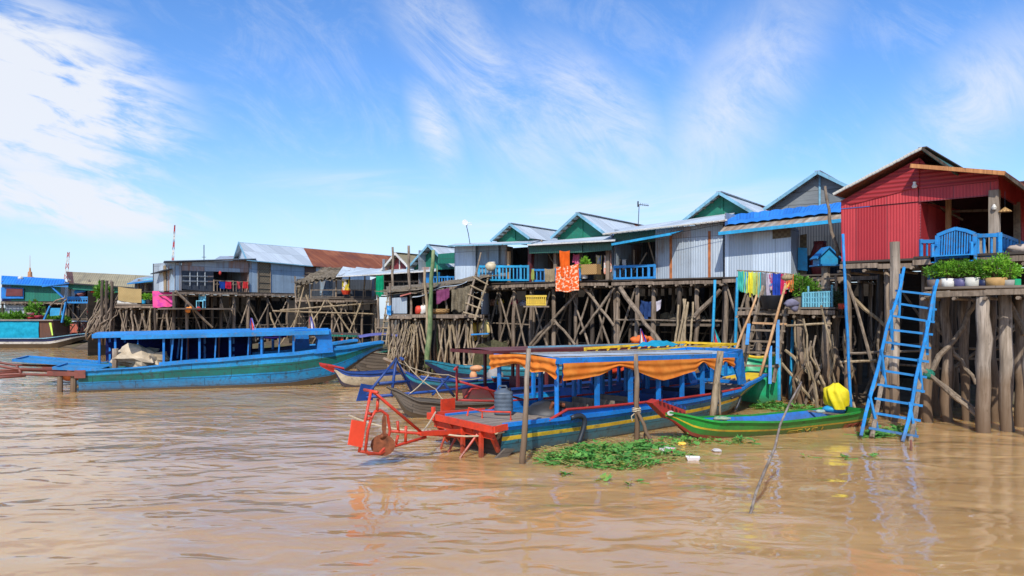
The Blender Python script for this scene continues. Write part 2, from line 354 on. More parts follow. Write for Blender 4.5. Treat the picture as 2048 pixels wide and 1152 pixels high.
M['orange_red'] = paint('orange_red_paint', (.66, .05, .016), .34, (.22, .05, .03), rough=.45)
M['red'] = paint('red_paint', (.45, .03, .022), .25, (.12, .04, .03))
M['maroonp'] = paint('maroon_paint', (.13, .022, .024), .4, (.07, .04, .035))
M['green_boat'] = paint('leaf_green_paint', (.014, .29, .035), .18, (.03, .1, .04), rough=.38)
M['green_bright'] = paint('bright_green_paint', (.012, .36, .15), .15, (.03, .2, .1), rough=.4)
M['white'] = paint('white_paint', (.66, .64, .58), .4, (.3, .27, .2))
M['cream'] = paint('cream_paint', (.52, .44, .3), .4, (.25, .2, .14))
M['old_boat'] = plankwood('bare_hull_boards', (.085, .07, .052), (.17, .14, .11), .12, 3)
M['rust'] = plain('rusty_iron', (.2, .06, .022), .7, .2, .5, 9)
M['iron'] = plain('dark_iron', (.04, .04, .042), .5, .4)
M['brown_iron'] = paint('brown_red_iron', (.22, .06, .04), .3, (.1, .04, .03))
M['rubber'] = plain('black_rubber', (.022, .026, .034), .45)
M['rope'] = plain('rope', (.5, .4, .26), .9)
M['plastic_grey'] = plain('grey_plastic', (.085, .11, .14), .45, 0, .3)
M['orange_cloth'] = cloth('orange_cloth', (1.0, .26, .035), (1.0, .35, .06), trans=.35)
M['thatch'] = thatchmat('thatch', (.12, .095, .065), (.3, .25, .185))
M['straw'] = thatchmat('straw', (.22, .16, .085), (.46, .36, .22))
M['mat'] = weave('woven_mat', (.42, .31, .13), (.3, .2, .08), 14)
M['basket'] = weave('basket', (.45, .27, .1), (.26, .14, .05), 22)
M['wovenwall'] = weave('woven_wall', (.2, .16, .1), (.13, .1, .065), 10)
M['leaf'] = leafmat('bush_leaves', (.06, .2, .015), (.19, .38, .04))
M['leaf_lime'] = leafmat('pot_leaves', (.11, .32, .02), (.3, .55, .05))
M['leaf_water'] = leafmat('water_leaves', (.06, .26, .05), (.2, .46, .09), 4, (.36, .34, .07))
M['leaf_dark'] = leafmat('far_leaves', (.04, .075, .03), (.08, .13, .05), .4)
M['twig'] = plain('twigs', (.13, .09, .055), .9)
# ------------------------------------------------------------------ camera, sun, sky
cam = bpy.data.cameras.new('camera'); co = bpy.data.objects.new('camera', cam); col.objects.link(co); sc.camera = co
co.location = (0, 0, CH); co.rotation_euler = (rad(90), 0, 0); cam.sensor_width = 36; cam.lens = 36 * F / 2048; cam.shift_y = (HY - 576) / 2048
cam.clip_end = 3000; cam.clip_start = .1
sc.view_settings.view_transform = 'Standard'; sc.view_settings.look = 'None'; sc.view_settings.exposure = 0; sc.view_settings.gamma = 1
to_sun = V((-.14, -.82, .78)).normalized()
sl = bpy.data.lights.new('sun', 'SUN'); so = bpy.data.objects.new('sun', sl); col.objects.link(so)
sl.energy = 4.6; sl.angle = rad(.5); sl.color = (1, .955, .88); so.location = (-20, -30, 60); so.rotation_euler = (-to_sun).to_track_quat('-Z', 'Y').to_euler()
w = bpy.data.worlds.new('World'); sc.world = w; w.use_nodes = True; nt = w.node_tree; nt.nodes.clear()
def wn(t, **k):
    q = nt.nodes.new(t)
    for a, b in k.items(): setattr(q, a, b)
    return q
def wl(a, b): nt.links.new(a, b)
def wm(op, a, b=None, c=None):
    q = wn('ShaderNodeMath', operation=op)
    for i, x in enumerate((a, b, c)):
        if x is None: continue
        if isinstance(x, (int, float)): q.inputs[i].default_value = x
        else: wl(x, q.inputs[i])
    return q.outputs[0]
def wr(x, a, b, c=0.0, d=1.0, smooth=True):
    q = wn('ShaderNodeMapRange', interpolation_type='SMOOTHSTEP' if smooth else 'LINEAR')
    for i, k in enumerate((a, b, c, d)): q.inputs[i + 1].default_value = k
    wl(x, q.inputs[0]); return q.outputs[0]
def wmix(f, a, b, bl='MIX'):
    q = wn('ShaderNodeMix', data_type='RGBA', blend_type=bl)
    for i, x in ((0, f), (6, a), (7, b)):
        if isinstance(x, (int, float)): q.inputs[i].default_value = x
        elif isinstance(x, tuple): q.inputs[i].default_value = (*x, 1)
        else: wl(x, q.inputs[i])
    return q.outputs[2]
out = wn('ShaderNodeOutputWorld'); bg = wn('ShaderNodeBackground'); wl(bg.outputs[0], out.inputs[0]); bg.inputs[1].default_value = .13
sky = wn('ShaderNodeTexSky', sky_type='NISHITA'); sky.sun_disc = False
sky.sun_elevation = math.asin(to_sun.z); sky.sun_rotation = math.atan2(to_sun.x, to_sun.y)
sky.altitude = 0; sky.air_density = 1.0; sky.dust_density = .6; sky.ozone_density = 2.0
hs = wn('ShaderNodeHueSaturation'); hs.inputs['Saturation'].default_value = SKY_SAT; hs.inputs['Value'].default_value = SKY_VAL; hs.inputs['Hue'].default_value = SKY_HUE; wl(sky.outputs[0], hs.inputs['Color'])
tc = wn('ShaderNodeTexCoord'); sp = wn('ShaderNodeSeparateXYZ'); wl(tc.outputs['Generated'], sp.inputs[0])
yy = wm('MAXIMUM', wm('ABSOLUTE', sp.outputs[1]), .12)
A = wm('DIVIDE', sp.outputs[0], yy); B = wm('DIVIDE', sp.outputs[2], yy)          # the sky seen over the river: A sideways, B upwards
def cvec(ang, sx, sy, off=(0, 0)):
    c, s = math.cos(rad(ang)), math.sin(rad(ang))
    x = wm('MULTIPLY', wm('ADD', wm('MULTIPLY', A, c), wm('MULTIPLY', B, s)), sx); y = wm('MULTIPLY', wm('SUBTRACT', wm('MULTIPLY', B, c), wm('MULTIPLY', A, s)), sy)
    q = wn('ShaderNodeCombineXYZ'); wl(wm('ADD', x, off[0]), q.inputs[0]); wl(wm('ADD', y, off[1]), q.inputs[1]); return q.outputs[0]
def cn(vec, scale, det=8, ro=.6, dist=0.0):
    q = wn('ShaderNodeTexNoise'); q.inputs['Scale'].default_value = scale; q.inputs['Detail'].default_value = det; q.inputs['Roughness'].default_value = ro; q.inputs['Distortion'].default_value = dist; wl(vec, q.inputs['Vector']); return q.outputs['Fac']
def blob(px, py, rx, ry, ang=0):
    a0, b0 = (px - CX) / F, (HY - py) / F; c, s = math.cos(rad(ang)), math.sin(rad(ang))
    da, db = wm('SUBTRACT', A, a0), wm('SUBTRACT', B, b0)
    x = wm('DIVIDE', wm('ADD', wm('MULTIPLY', da, c), wm('MULTIPLY', db, s)), rx / F); y = wm('DIVIDE', wm('SUBTRACT', wm('MULTIPLY', db, c), wm('MULTIPLY', da, s)), ry / F)
    d = wm('SQRT', wm('ADD', wm('MULTIPLY', x, x), wm('MULTIPLY', y, y))); return wr(d, 0, 1.0, 1, 0)
n_big = cn(cvec(-25, 4, 7, (3.1, 1.7)), 1.0, 9, .62, .3)
n_rip = cn(cvec(-18, 9, 46, (.3, 5.2)), 1.0, 5, .6, .5)
n_wsp = cn(cvec(-46, 4.2, 8, (7.7, 2.2)), 1.0, 11, .72, 3.2)
n_hor = cn(cvec(4, 3, 22, (1.4, 9.0)), 1.0, 7, .6, .4)
left = wm('MAXIMUM', blob(60, 190, 520, 300, -22), blob(150, 400, 420, 110, -8))
mid = wm('MAXIMUM', blob(960, 160, 420, 130, -52), wm('MAXIMUM', blob(870, 250, 170, 70, -75), blob(1180, 230, 300, 150, -40)))
rgt = wm('MAXIMUM', blob(1480, 190, 420, 160, 55), blob(1960, 200, 380, 170, 40))
low = wm('MAXIMUM', blob(780, 375, 380, 45, -2), blob(1250, 420, 600, 70, 5))
cl = wm('MULTIPLY', left, wr(wm('ADD', wm('MULTIPLY', n_big, .55), wm('MULTIPLY', n_rip, .45)), .3, .58, 0, 1))
cl = wm('MULTIPLY', wr(cl, .04, .62), .95)
c2 = wm('MULTIPLY', mid, wr(wm('ADD', wm('MULTIPLY', n_wsp, .5), wm('MULTIPLY', n_big, .5)), .3, .64, 0, 1.0))
c3 = wm('MULTIPLY', rgt, wr(wm('ADD', wm('MULTIPLY', n_wsp, .45), wm('MULTIPLY', n_big, .55)), .3, .66, .05, .75))
c4 = wm('MULTIPLY', low, wr(n_hor, .36, .7, 0, .8))
amb = wr(wm('ADD', wm('MULTIPLY', n_wsp, .5), wm('MULTIPLY', n_big, .5)), .46, .72, 0, .22)
den = wm('MAXIMUM', wm('MAXIMUM', cl, c2), wm('MAXIMUM', wm('MAXIMUM', c3, c4), amb))
haze = wr(B, -.02, .27, HAZE, 0.0)
skyc = wmix(haze, wmix(1.0, hs.outputs[0], SKY_TINT, 'MULTIPLY'), HAZE_COL)
skyc = wmix(den, skyc, CLOUD_COL)
wl(skyc, bg.inputs[0])
# ------------------------------------------------------------------ water
def water_mat():
    t = NT('brown_river_water')
    a = t.noise(t.pos((.5, .8, 1)), 1.0, 2, .4, .8); b = t.noise(t.pos((1.2, 2.1, 1)), 1.0, 1.5, .4, 1.0); c = t.noise(t.pos((3.0, 5.0, 1)), 1.0, 1, .4, .5)
    pa = t.noise(t.pos((.05, .08, 1)), 1.0, 3, .5)
    g = t.n('ShaderNodeNewGeometry'); s = t.n('ShaderNodeSeparateXYZ'); t.l(g.outputs['Position'], s.inputs[0])
    chop = t.ramp(t.math('ADD', s.outputs[0], t.math('MULTIPLY', pa, 7)), -1.0, 7.5, 1.0, 0.0)      # open water to the left is choppier than the lee of the houses
    h = t.math('ADD', t.math('MULTIPLY', a, 1.6), t.math('ADD', t.math('MULTIPLY', b, t.ramp(chop, 0, 1, .4, .6)), t.math('MULTIPLY', c, t.ramp(chop, 0, 1, .02, .1))))
    co_ = t.mix(t.ramp(t.noise(t.pos((.12, .3, 1)), 1.0, 4), .35, .7), WATER_A, WATER_B)
    q = t.n('ShaderNodeBump'); q.inputs['Distance'].default_value = WAVE; t.l(h, q.inputs['Height']); t.l(t.ramp(chop, 0, 1, .62, .85), q.inputs['Strength'])
    t.b.subsurface_method = 'RANDOM_WALK' if hasattr(t.b, 'subsurface_method') else None; t.b.inputs['Subsurface Weight'].default_value = 1.0; t.b.inputs['Subsurface Radius'].default_value = (1.0, .6, .3); t.b.inputs['Subsurface Scale'].default_value = .5
    t.fin(co_, .03, q.outputs[0], 0, .5); t.b.inputs['IOR'].default_value = 1.4; return t.mat
m = MB(); m.quad((-900, -60, 0), (900, -60, 0), (900, 1500, 0), (-900, 1500, 0))
wo = m.build('water', water_mat()); tag(wo, 'muddy brown rippled river water reflecting the boats and sky', kind='structure')
# ------------------------------------------------------------------ river bank
shore = [(3600, 17.5), (2900, 19), (2300, 20.5), (1900, 22.5), (1700, 23.2), (1560, 26), (1400, 29), (1250, 31), (1100, 32.5), (960, 33.5), (850, 34.5), (760, 38), (680, 43.5), (500, 45), (330, 45.5), (240, 49), (170, 57), (60, 63), (-120, 68), (-500, 80)]
def bank_mat():
    t = NT('river_mud'); a = t.noise(t.pos((1.2, 1.2, 1.2)), 1.0, 6, .65); b = t.noise(t.pos((.35, .35, .35)), 1.0, 5, .6); c = t.noise(t.pos((5, 5, 5)), 1.0, 5, .7)
    k = t.mix(t.ramp(a, .35, .7), (.075, .052, .033), (.19, .14, .09)); k = t.mix(t.math('MULTIPLY', t.ramp(b, .45, .6), t.ramp(c, .4, .6)), k, (.075, .095, .022))
    g = t.n('ShaderNodeNewGeometry'); s = t.n('ShaderNodeSeparateXYZ'); t.l(g.outputs['Position'], s.inputs[0]); k = t.mix(t.ramp(s.outputs[2], .02, .16, .7, 0), k, (.06, .038, .02))
    return t.fin(k, .85, t.bump(t.math('ADD', a, c), .7, .08))
m = MB(); offs = [-4, -2, -.8, 0, .5, 1.2, 2.2, 3.5, 5, 8, 12, 20, 60, 400, 1400]; zz = [-.9, -.5, -.15, .0, .16, .32, .45, .55, .65, .9, 1.1, 1.25, 1.3, 1.3, 1.3]
pts = []
ss = []
for i in range(len(shore) - 1):
    a, b = shore[i], shore[i + 1]; pa_, pb_ = P(a[0], HY, a[1]), P(b[0], HY, b[1]); k = max(2, int((pb_ - pa_).length / .7))
    for j in range(k): ss.append(pa_.lerp(pb_, j / k))
ss.append(P(shore[-1][0], HY, shore[-1][1]))
nv = len(offs)
for q in ss:
    for o_, z_ in zip(offs, zz):
        x, y = q.x + .45 * o_ + .5 * noise.noise(V((q.x * .5, q.y * .5, 3))), q.y + .89 * o_ + .8 * noise.noise(V((q.x * .35, q.y * .35, 1)))
        m.v.append(V((x, y, z_ + (.16 * noise.noise(V((x * .8, y * .8, 0))) + .07 * noise.noise(V((x * 2.5, y * 2.5, 5)))) * (1 if o_ < 60 else 0))))
for i in range(len(ss) - 1):
    for j in range(nv - 1): m.face((i * nv + j, i * nv + j + 1, (i + 1) * nv + j + 1, (i + 1) * nv + j))
bk = m.build('river_bank', bank_mat(), None, True); tag(bk, 'muddy mossy river bank rising under the stilt houses', kind='structure')
# far shore: a thin line of trees on the horizon
m = MB()
for i in range(6000):
    x = R.uniform(-330, -110); y = R.uniform(235, 300); h = 3.2 + 2.0 * noise.noise(V((x * .05, y * .02, 0))) + 1.5 * noise.noise(V((x * .2, 0, 4)))
    z = R.uniform(.2, 1) ** .7 * max(1.5, h); m.leaf((x, y, z), (R.uniform(-1, 1), R.uniform(-1, 1), R.uniform(-.6, 1)), R.uniform(1.0, 2.2), R.uniform(.8, 1.6), 0, V((R.uniform(-1, 1), R.uniform(-1, 1), R.uniform(-1, 1))))
tl = m.build('treeline', M['leaf_dark']); tag(tl, 'distant low line of trees on the horizon beyond the village', kind='stuff')
# ------------------------------------------------------------------ boats
def lerpl(tab, x):
    if x <= tab[0][0]: return tab[0][1]
    for (a, va), (b, vb) in zip(tab, tab[1:]):
        if x <= b:
            t = (x - a) / (b - a); t = t * t * (3 - 2 * t) * .5 + t * .5; return va + (vb - va) * t
    return tab[-1][1]
def hull(root, L, wg, wb, zg, zb, rows, mats, zdeck=None, deckmat=None, x_in=(.02, .97), n=40, gun=None, gw=.09, gh=.06, name='hull', inner=1, transom=0):
    """rows: list of (v0, v1, material index); the shell is lofted from stern (x=0) to bow (x=L)."""
    m = MB(); xs = [L * i / n for i in range(n + 1)]
    def pt(x, v, sgn, inset=0.0):
        g, b_ = lerpl(wg, x), lerpl(wb, x); z0, z1 = lerpl(zg, x), lerpl(zb, x); vv = v; k = g + (b_ - g) * (vv ** 1.5)
        return V((x, sgn * max(.01, k - inset), z0 + (z1 - z0) * v))
    for sgn in (-1, 1):
        for (v0, v1, mi) in rows:
            for a, b in zip(xs, xs[1:]):
                q = [pt(a, v0, sgn), pt(b, v0, sgn), pt(b, v1, sgn), pt(a, v1, sgn)]
                if sgn > 0: q.reverse()
                k = len(m.v); m.v += q; uvm = {0: (a, -lerpl(zg, a) - 0), 1: (b, 0)}
                h = .8; u = [(a, -v0 * h), (b, -v0 * h), (b, -v1 * h), (a, -v1 * h)]
                if sgn > 0: u.reverse()
                m.face((k, k + 1, k + 2, k + 3), u, mi)
        for a, b in zip(xs, xs[1:]):                       # inner skin
            q = [pt(a, 0, sgn, .045), pt(b, 0, sgn, .045), pt(b, .9, sgn, .045), pt(a, .9, sgn, .045)]
            if sgn < 0: q.reverse()
            k = len(m.v); m.v += q; m.face((k, k + 1, k + 2, k + 3), [(a, 0), (b, 0), (b, .7), (a, .7)], inner)
    for a, b in zip(xs, xs[1:]):
        m.quad(pt(a, 1, 1), pt(b, 1, 1), pt(b, 1, -1), pt(a, 1, -1), rows[-1][2])
    for x in (0, L):
        for (v0, v1, mi) in rows: m.quad(pt(x, v0, 1), pt(x, v0, -1), pt(x, v1, -1), pt(x, v1, 1), transom if x == 0 else mi)
    h = m.build(name, mats, root)
    if gun is not None:
        for sgn in (-1, 1):
            g = MB()
            for a, b in zip(xs, xs[1:]):
                pa, pb = pt(a, 0, sgn), pt(b, 0, sgn); o = V((0, sgn * gw * .25, 0)); g.bar(pa + o + UP * gh * .3, pb + o + UP * gh * .3, gw, gh)
            g.build('gunwale', gun, root)
    if zdeck is not None:
        d = MB()
        for a, b in zip(xs, xs[1:]):
            if a < x_in[0] * L or b > x_in[1] * L: continue
            def dk(x, sgn):
                z = zdeck(x) if callable(zdeck) else zdeck; v = min(1, max(0, (lerpl(zg, x) - z) / max(.05, lerpl(zg, x) - lerpl(zb, x)))); p = pt(x, v, sgn, .05); return V((x, p.y, z))
            p0, p1, p2, p3 = dk(a, -1), dk(b, -1), dk(b, 1), dk(a, 1); k = len(d.v); d.v += [p0, p1, p2, p3]
            d.face((k, k + 1, k + 2, k + 3), [(a, p0.y), (b, p1.y), (b, p2.y), (a, p3.y)])
        d.build('deck', deckmat, root)
    return pt
def roof_slab(root, x0, x1, hw, z0, z1, mat, edge, th=.05, camber=.08, fascia=.09, n=14, name='roof', wob=.0):
    m = MB()
    def fn(u, v):
        x = x0 + (x1 - x0) * u; y = (v * 2 - 1) * hw; return V((x, y, z0 + (z1 - z0) * u + camber * (1 - (2 * v - 1) ** 2) + wob * noise.noise(V((x * .9, y * 1.3, 2)))))
    m.grid(fn, n, 8, 0, (x1 - x0, 2 * hw)); m.grid(lambda u, v: fn(u, 1 - v) - UP * th, n, 8, 0, (x1 - x0, 2 * hw))
    r = m.build(name, mat, root)
    for sgn in (-1, 1):
        f = MB(); f.bar((x0, sgn * (hw - .01), z0 - fascia * .45), (x1, sgn * (hw - .01), z1 - fascia * .45), .04, fascia); f.build('fascia', edge, r)
    for x, z in ((x0, z0), (x1, z1)):
        f = MB(); f.bar((x, -hw + .02, z - fascia * .4), (x, hw - .02, z - fascia * .4), .04, fascia); f.build('fascia', edge, r)
    return r
def longtail(root, mat, y0, S, plate, plate_name='rudder', prop=True, pipes=.03):
    """S maps names to (x, z) points in the boat's lengthwise plane, x < 0 astern."""
    m = MB()
    for chain in S['tubes']:
        m.tube([(x, y0 + (q[0] if q else 0), z) for (x, z, *q) in chain], pipes, 6)
    fr = m.build('propeller_frame', mat, root, True)
    if plate:
        p = MB(); p.poly([(x, y0, z) for x, z in plate[0]], .03); p.build(plate_name, plate[1], root)
    if prop:
        (px_, pz_) = S['prop']; p = MB()
        for a in (rad(95), rad(265), rad(20)):
            pts = []
            for i in range(9):
                t = i / 8 * math.pi; rr = .30 * math.sin(t) ** .6 * .55; pts.append((math.cos(t) * -.2 + .2, rr * math.sin(0) + .13 * math.sin(t)))
        p.lathe((px_ - .06, y0, pz_), [(.03, 0), (.05, .03), (.05, .12), (.03, .15)], 8, 0, (1, 0, 0))
        def blade(cx, cz, rx, rz, tilt):
            n = len(p.v); k = 14
            for i in range(k):
                t = 2 * math.pi * i / k; dx, dz = math.cos(t) * rx, math.sin(t) * rz; p.v.append(V((px_ + cx + dx, y0 + dx * tilt, pz_ + cz + dz)))
            p.face(range(n, n + k)); n2 = len(p.v)
            for i in range(k): p.v.append(p.v[n + i] + V((0, .015, 0)))
            p.face(range(n2 + k - 1, n2 - 1, -1))
            for i in range(k): p.face((n + i, n2 + i, n2 + (i + 1) % k, n + (i + 1) % k))
        blade(0, -.17, .17, .2, -.85); blade(.03, .2, .035, .2, -.5)
        p.build('propeller', M['rust'], root)
    return fr
def posts(root, xs, pt, zt, mat, w=.07, inset=.06, name='post', zb=None, lean=0, sides=(-1, 1), rnd=False, zdown=.1):
    for x in xs:
        for s in sides:
            g = pt(x, 0, s, inset); z1 = zt(x) if callable(zt) else zt; m = MB(); a = V((g.x, g.y, (g.z if zb is None else zb) - zdown)); b = V((g.x + lean, g.y, z1))
            if rnd: m.tube([a, b], w * .5, 10)
            else: m.bar(a, b, w, w, V((1, 0, 0)))
            m.build(name, mat, root)
def bench(root, x, hw, z, mat, back=True, h=.42):
    m = MB(); m.box((x, 0, z), .34, hw * 2, .22, 0); 
    if back: m.bar((x - .2, -hw, z + .34), (x - .2, hw, z + .34), .04, .4)
    m.build('bench', mat, root)
def swag(root, name, mat, edge, drop, nu=60, nv=12, fold=.03, off=(0, 0, 0), seed=0):
    """edge(u) -> point on the hanging edge; drop(u) -> fall of the cloth there; folds follow the sag."""
    o = V(off)
    def fn(u, v):
        p = edge(u); d = drop(u); ph = (v ** 1.15) * (9 + 10 * d) + 1.2 * noise.noise(V((u * 4, v * 1.0, seed))); q = fold * math.sin(ph) * min(1, v * 4) + fold * 1.2 * noise.noise(V((u * 14, v * 2, seed + 4))) * min(1, v * 3)
        return p + o * (q) + UP * (-d * v)
    m = MB(); m.grid(fn, nu, nv, 0, (6, 1)); return m.build(name, mat, root, True)
# ================= the orange draped tour boat in front
MA = math.atan2(.67, .74); MD = V((.74, .67, 0)).normalized(); MN = V((-.67, .74, 0)).normalized(); MO = V((-.77, 15.2, 0))
def mloc(w): d = V(w) - MO; return V((d.dot(MD), d.dot(MN), d.z))
b = T('tour_boat', 'blue and teal wooden tour boat draped with orange cloth, bow towards the stilts', 'tour boat', MO, 'covered tour boats', MA, True)
L, hb = 10.9, .93
wg = [(0, hb * .96), (2, hb), (6.5, hb), (8.5, .8), (10, .5), (L, .3)]
wb = [(0, hb * .8), (6, hb * .8), (8.3, .55), (9.7, .25), (L, .12)]
zg = [(0, .6), (3, .56), (6, .58), (8.5, .66), (9.8, .8), (L, .93)]
zb = [(0, -.12), (7, -.12), (8.6, .02), (9.8, .42), (L, .8)]
pt = hull(b, L, wg, wb, zg, zb, [(0, .14, 0), (.14, .3, 1), (.3, .42, 2), (.42, .8, 1), (.8, 1, 3)], [M['boat_blue'], M['boat_teal'], M['yellow'], M['boat_low'], M['deck_dark']], .22, M['boatdeck'], (.13, .76), 44, M['boat_blue'], .11, .07, transom=4, inner=0)  # transom in dark boards: shade of the stern recess put into the colour
for x0, x1, z in ((-.35, 1.55, .02), (8.3, L, .02)):
    k = 12; d = MB()
    for i in range(k):
        a, c = x0 + (x1 - x0) * i / k, x0 + (x1 - x0) * (i + 1) / k; d.quad((a, -lerpl(wg, a) + .02, lerpl(zg, a) + z), (c, -lerpl(wg, c) + .02, lerpl(zg, c) + z), (c, lerpl(wg, c) - .02, lerpl(zg, c) + z), (a, lerpl(wg, a) - .02, lerpl(zg, a) + z), 0, a, 0)
    d.build('stern_deck' if x0 < 0 else 'bow_deck', M['boatdeck'], b)

m = MB(); m.poly([(1.55, -hb * .9, .6), (1.55, hb * .9, .6), (1.55, hb * .9, .22), (1.55, -hb * .9, .22)], .03); m.build('bulkhead', M['navy'], b)
m = MB(); m.bar((-.38, -1.04, .58), (-.38, 1.06, .64), .06, .13); m.bar((-.38, 1.06, .64), (1.1, .98, .62), .05, .12); m.bar((-.36, -1.04, .58), (.05, -.95, .59), .05, .12)
for y in (-.85, -.3, .35, .9): m.bar((-.33, y, .58), (-.02, y * .92, .1), .06, .1)
m.bar((-.28, -.95, .43), (-.28, .95, .47), .04, .12); m.build('stern_rim', M['orange_red'], b)
m = MB()
for y in (-.62, -.05): m.bar((-.33, y, -.1), (-.33, y, .6), .07, .07, V((1, 0, 0)))
for y in (-.5, .1, .5): m.tube([(-.25, y, .5), (-.55 + .3 * y, y + .12, -.05)], .025, 6)
m.build('stern_post', M['orange_red'], b)
m = MB(); m.poly([(.05, -.86, .16), (.3, -.86, .12), (-.1, -.84, -.13), (-.3, -.84, -.1), (-.24, -.84, -.03)], .05); m.build('keel_fin', M['old_boat'], b)
# red rub rail that climbs on to the canopy sill
m = MB(); pp = [(1.15, -hb - .04, .6), (1.7, -hb - .05, .78)] + [(x, pt(x, 0, -1).y - .05, lerpl(zg, x) + .2 - .02 * (x - 2)) for x in (2.5, 4, 5.5, 7, 8.2, 8.7)]
m.tube(pp, .032, 6); m.build('rub_rail', M['red'], b)
m = MB(); m.tube([(q[0], -q[1], q[2]) for q in pp], .032, 6); m.build('rub_rail', M['red'], b)
for s in (-1, 1):
    m = MB(); k = 20
    for i in range(k):
        a, c = 1.6 + 7.0 * i / k, 1.6 + 7.0 * (i + 1) / k; f = lambda x: lerpl(zg, x) + .19 - .02 * (x - 2)
        m.quad((a, s * (lerpl(wg, a) + .01), lerpl(zg, a)), (c, s * (lerpl(wg, c) + .01), lerpl(zg, c)), (c, s * (lerpl(wg, c) + .01), f(c)), (a, s * (lerpl(wg, a) + .01), f(a)), 0, a)
    m.build('side_board', M['boat_blue'], b)
RZ = lambda x: 1.8 - .02 * (x - 1.45)
posts(b, [1.47], pt, RZ, M['boat_blue'], .1, .02, rnd=True)
posts(b, [2.75, 3.9, 4.95, 5.9, 6.8, 7.6], pt, RZ, M['boat_blue'], .085, .05)
rf = roof_slab(b, 1.42, 8.2, hb + .1, 1.86, 1.71, plain('weathered_roof_sheet', (.42, .48, .52), .5, 0, .3, 1.2), M['boat_blue'], .05, .05, .13)
m = MB()
for i in range(0, 6, 2): m.bar((1.4, -hb + .05 + i * .33, 1.9 + (.01 if 0 < i < 5 else -.02)), (7.2, -hb + .05 + i * .33, 1.775 + (.01 if 0 < i < 5 else -.02)), .05, .02)
m.build('roof_batten', M['brace'], rf)
for s in (-1, 1):                                      # the raked windscreen panels at the bow end of the canopy
    m = MB(); y = s * .86; y2 = s * .78
    m.poly([(6.6, y + s * .12, 1.72), (7.3, y + s * .1, 1.74), (8.62, y2 + s * .1, 1.8), (9.0, y2 - s * .02, .86), (8.62, y2, .84), (8.56, y2, 1.0), (8.34, y2, 1.42), (8.2, y2 + s * .05, 1.5), (7.3, y + s * .1, 1.6)], .05); m.build('windscreen_panel', M['boat_blue'], b)
m = MB(); m.bar((8.6, -.84, 1.74), (8.6, .84, 1.74), .05, .14); m.build('windscreen_beam', M['boat_blue'], b); m = MB(); m.bar((9.0, -.74, .86), (9.0, .74, .86), .05, .1); m.build('windscreen_sill', M['boat_blue'], b)
m = MB(); k = 6
for i in range(k):
    y = -.3 + .6 * i / (k - 1); m.bar((9.1, y * 1.7, .77), (L - 1.0, y * 1.3, .885), .03, .02)
m.build('bow_batten', M['brace'], b)
m = MB(); m.poly([(L - 1.0, -.5, .89), (L + .02, -.32, .985), (L + .02, .32, .985), (L - 1.0, .5, .89)], .04); m.build('bow_cap', plain('bow_cap_yellow', (.72, .46, .02), .5, 0, .2, 3), b)
m = MB(); m.bar((L + .05, -.33, .93), (L + .05, .33, .93), .05, .11); m.build('bow_end', M['orange_red'], b)
for x, mt in ((2.9, M['brace']), (3.8, M['brace']), (4.7, M['boatdeck']), (5.6, M['blue_deep']), (6.5, M['blue_deep']), (7.4, M['navy'])): bench(b, x, hb * .7, .24, mt, True)
def drop_near(u):
    x = 1.5 + u * 6.5
    ties = [(1.5, .42), (2.0, .4), (2.6, .34), (3.3, .12), (4.9, .56), (6.2, .36), (6.55, .1), (6.9, .28), (7.2, .42), (7.55, .1), (8.0, .3)]
    return lerpl(ties, x) * .86
MX, MS, MY = V((1, 0, 0)), V((0, -1, 0)), V((0, 1, 0))
swag(b, 'drape', M['orange_cloth'], lambda u: V((1.5 + u * 6.5, -hb - .13, 1.755 - .022 * (u * 6.5))), drop_near, 120, 20, .014, (0, -1, 0))
def drop_st(u): return lerpl([(0, .34), (.2, .26), (.4, .2), (.65, .36), (.85, .3), (1, .42)], u)
swag(b, 'drape', M['orange_cloth'], lambda u: V((1.31 - .02 * math.sin(u * 9), hb + .12 - u * (2 * hb + .24), 1.85 + .05 * math.sin(u * math.pi))), drop_st, 50, 12, .03, (-1, 0, 0), 3)
for (x, z0) in ((1.75, .5), (8.05, .42), (7.0, .62)):    # fender hoops of old hose
    p0 = pt(x, 0, -1); m = MB(); pts = []
    for i in range(13):
        t = i / 12; a = t * math.pi * .95; pts.append(V((x + .02 + .15 * t + .3 * math.sin(a), p0.y - .1 - .03 * math.sin(a), z0 + .1 + .1 * math.sin(a) - .62 * t * t * (1.0 if x < 3 else .55))))
    m.tube(pts, .055 if x < 3 else .035, 8); m.build('fender_hose', M['rubber'], b, True)
def frame_pts():
    pl = PL(1000, 14.9, MD.xy); pl.p = MO.xy.copy(); pl.d = MD.xy; pl.n = MN.xy
    return lambda px, py: (lambda q: (q.x, q.z))(mloc(pl.at(px, py)))
fp = frame_pts()
tubes = [[fp(1000, 882), fp(900, 872), fp(780, 862)], [fp(742, 782), fp(718, 905)], [fp(745, 782), fp(842, 864)], [fp(718, 902), fp(733, 905), fp(760, 908), fp(780, 895), fp(852, 874)],
         [fp(730, 905), fp(736, 860), fp(743, 835), fp(750, 823), fp(762, 821), fp(775, 830), fp(780, 862), fp(772, 893), fp(758, 908), fp(738, 908), fp(730, 900)],
         [fp(734, 838), fp(743, 836)], [fp(735, 825), fp(742, 829)], [fp(756, 797), fp(754, 822)], [fp(795, 842), fp(797, 865)], [fp(812, 852), fp(811, 884)], [fp(796, 870), fp(792, 888)],
         [(lambda q: (q[0], q[1], -.22))(fp(742, 783)), (lambda q: (q[0], q[1], .3))(fp(746, 782))]]
longtail(b, M['orange_red'], 0, {'tubes': tubes, 'prop': fp(766, 872)}, ([fp(695, 889), fp(703, 839), fp(730, 844), fp(723, 895)], plain('signal_red_plate', (.8, .07, .025), .5, 0, .08)))
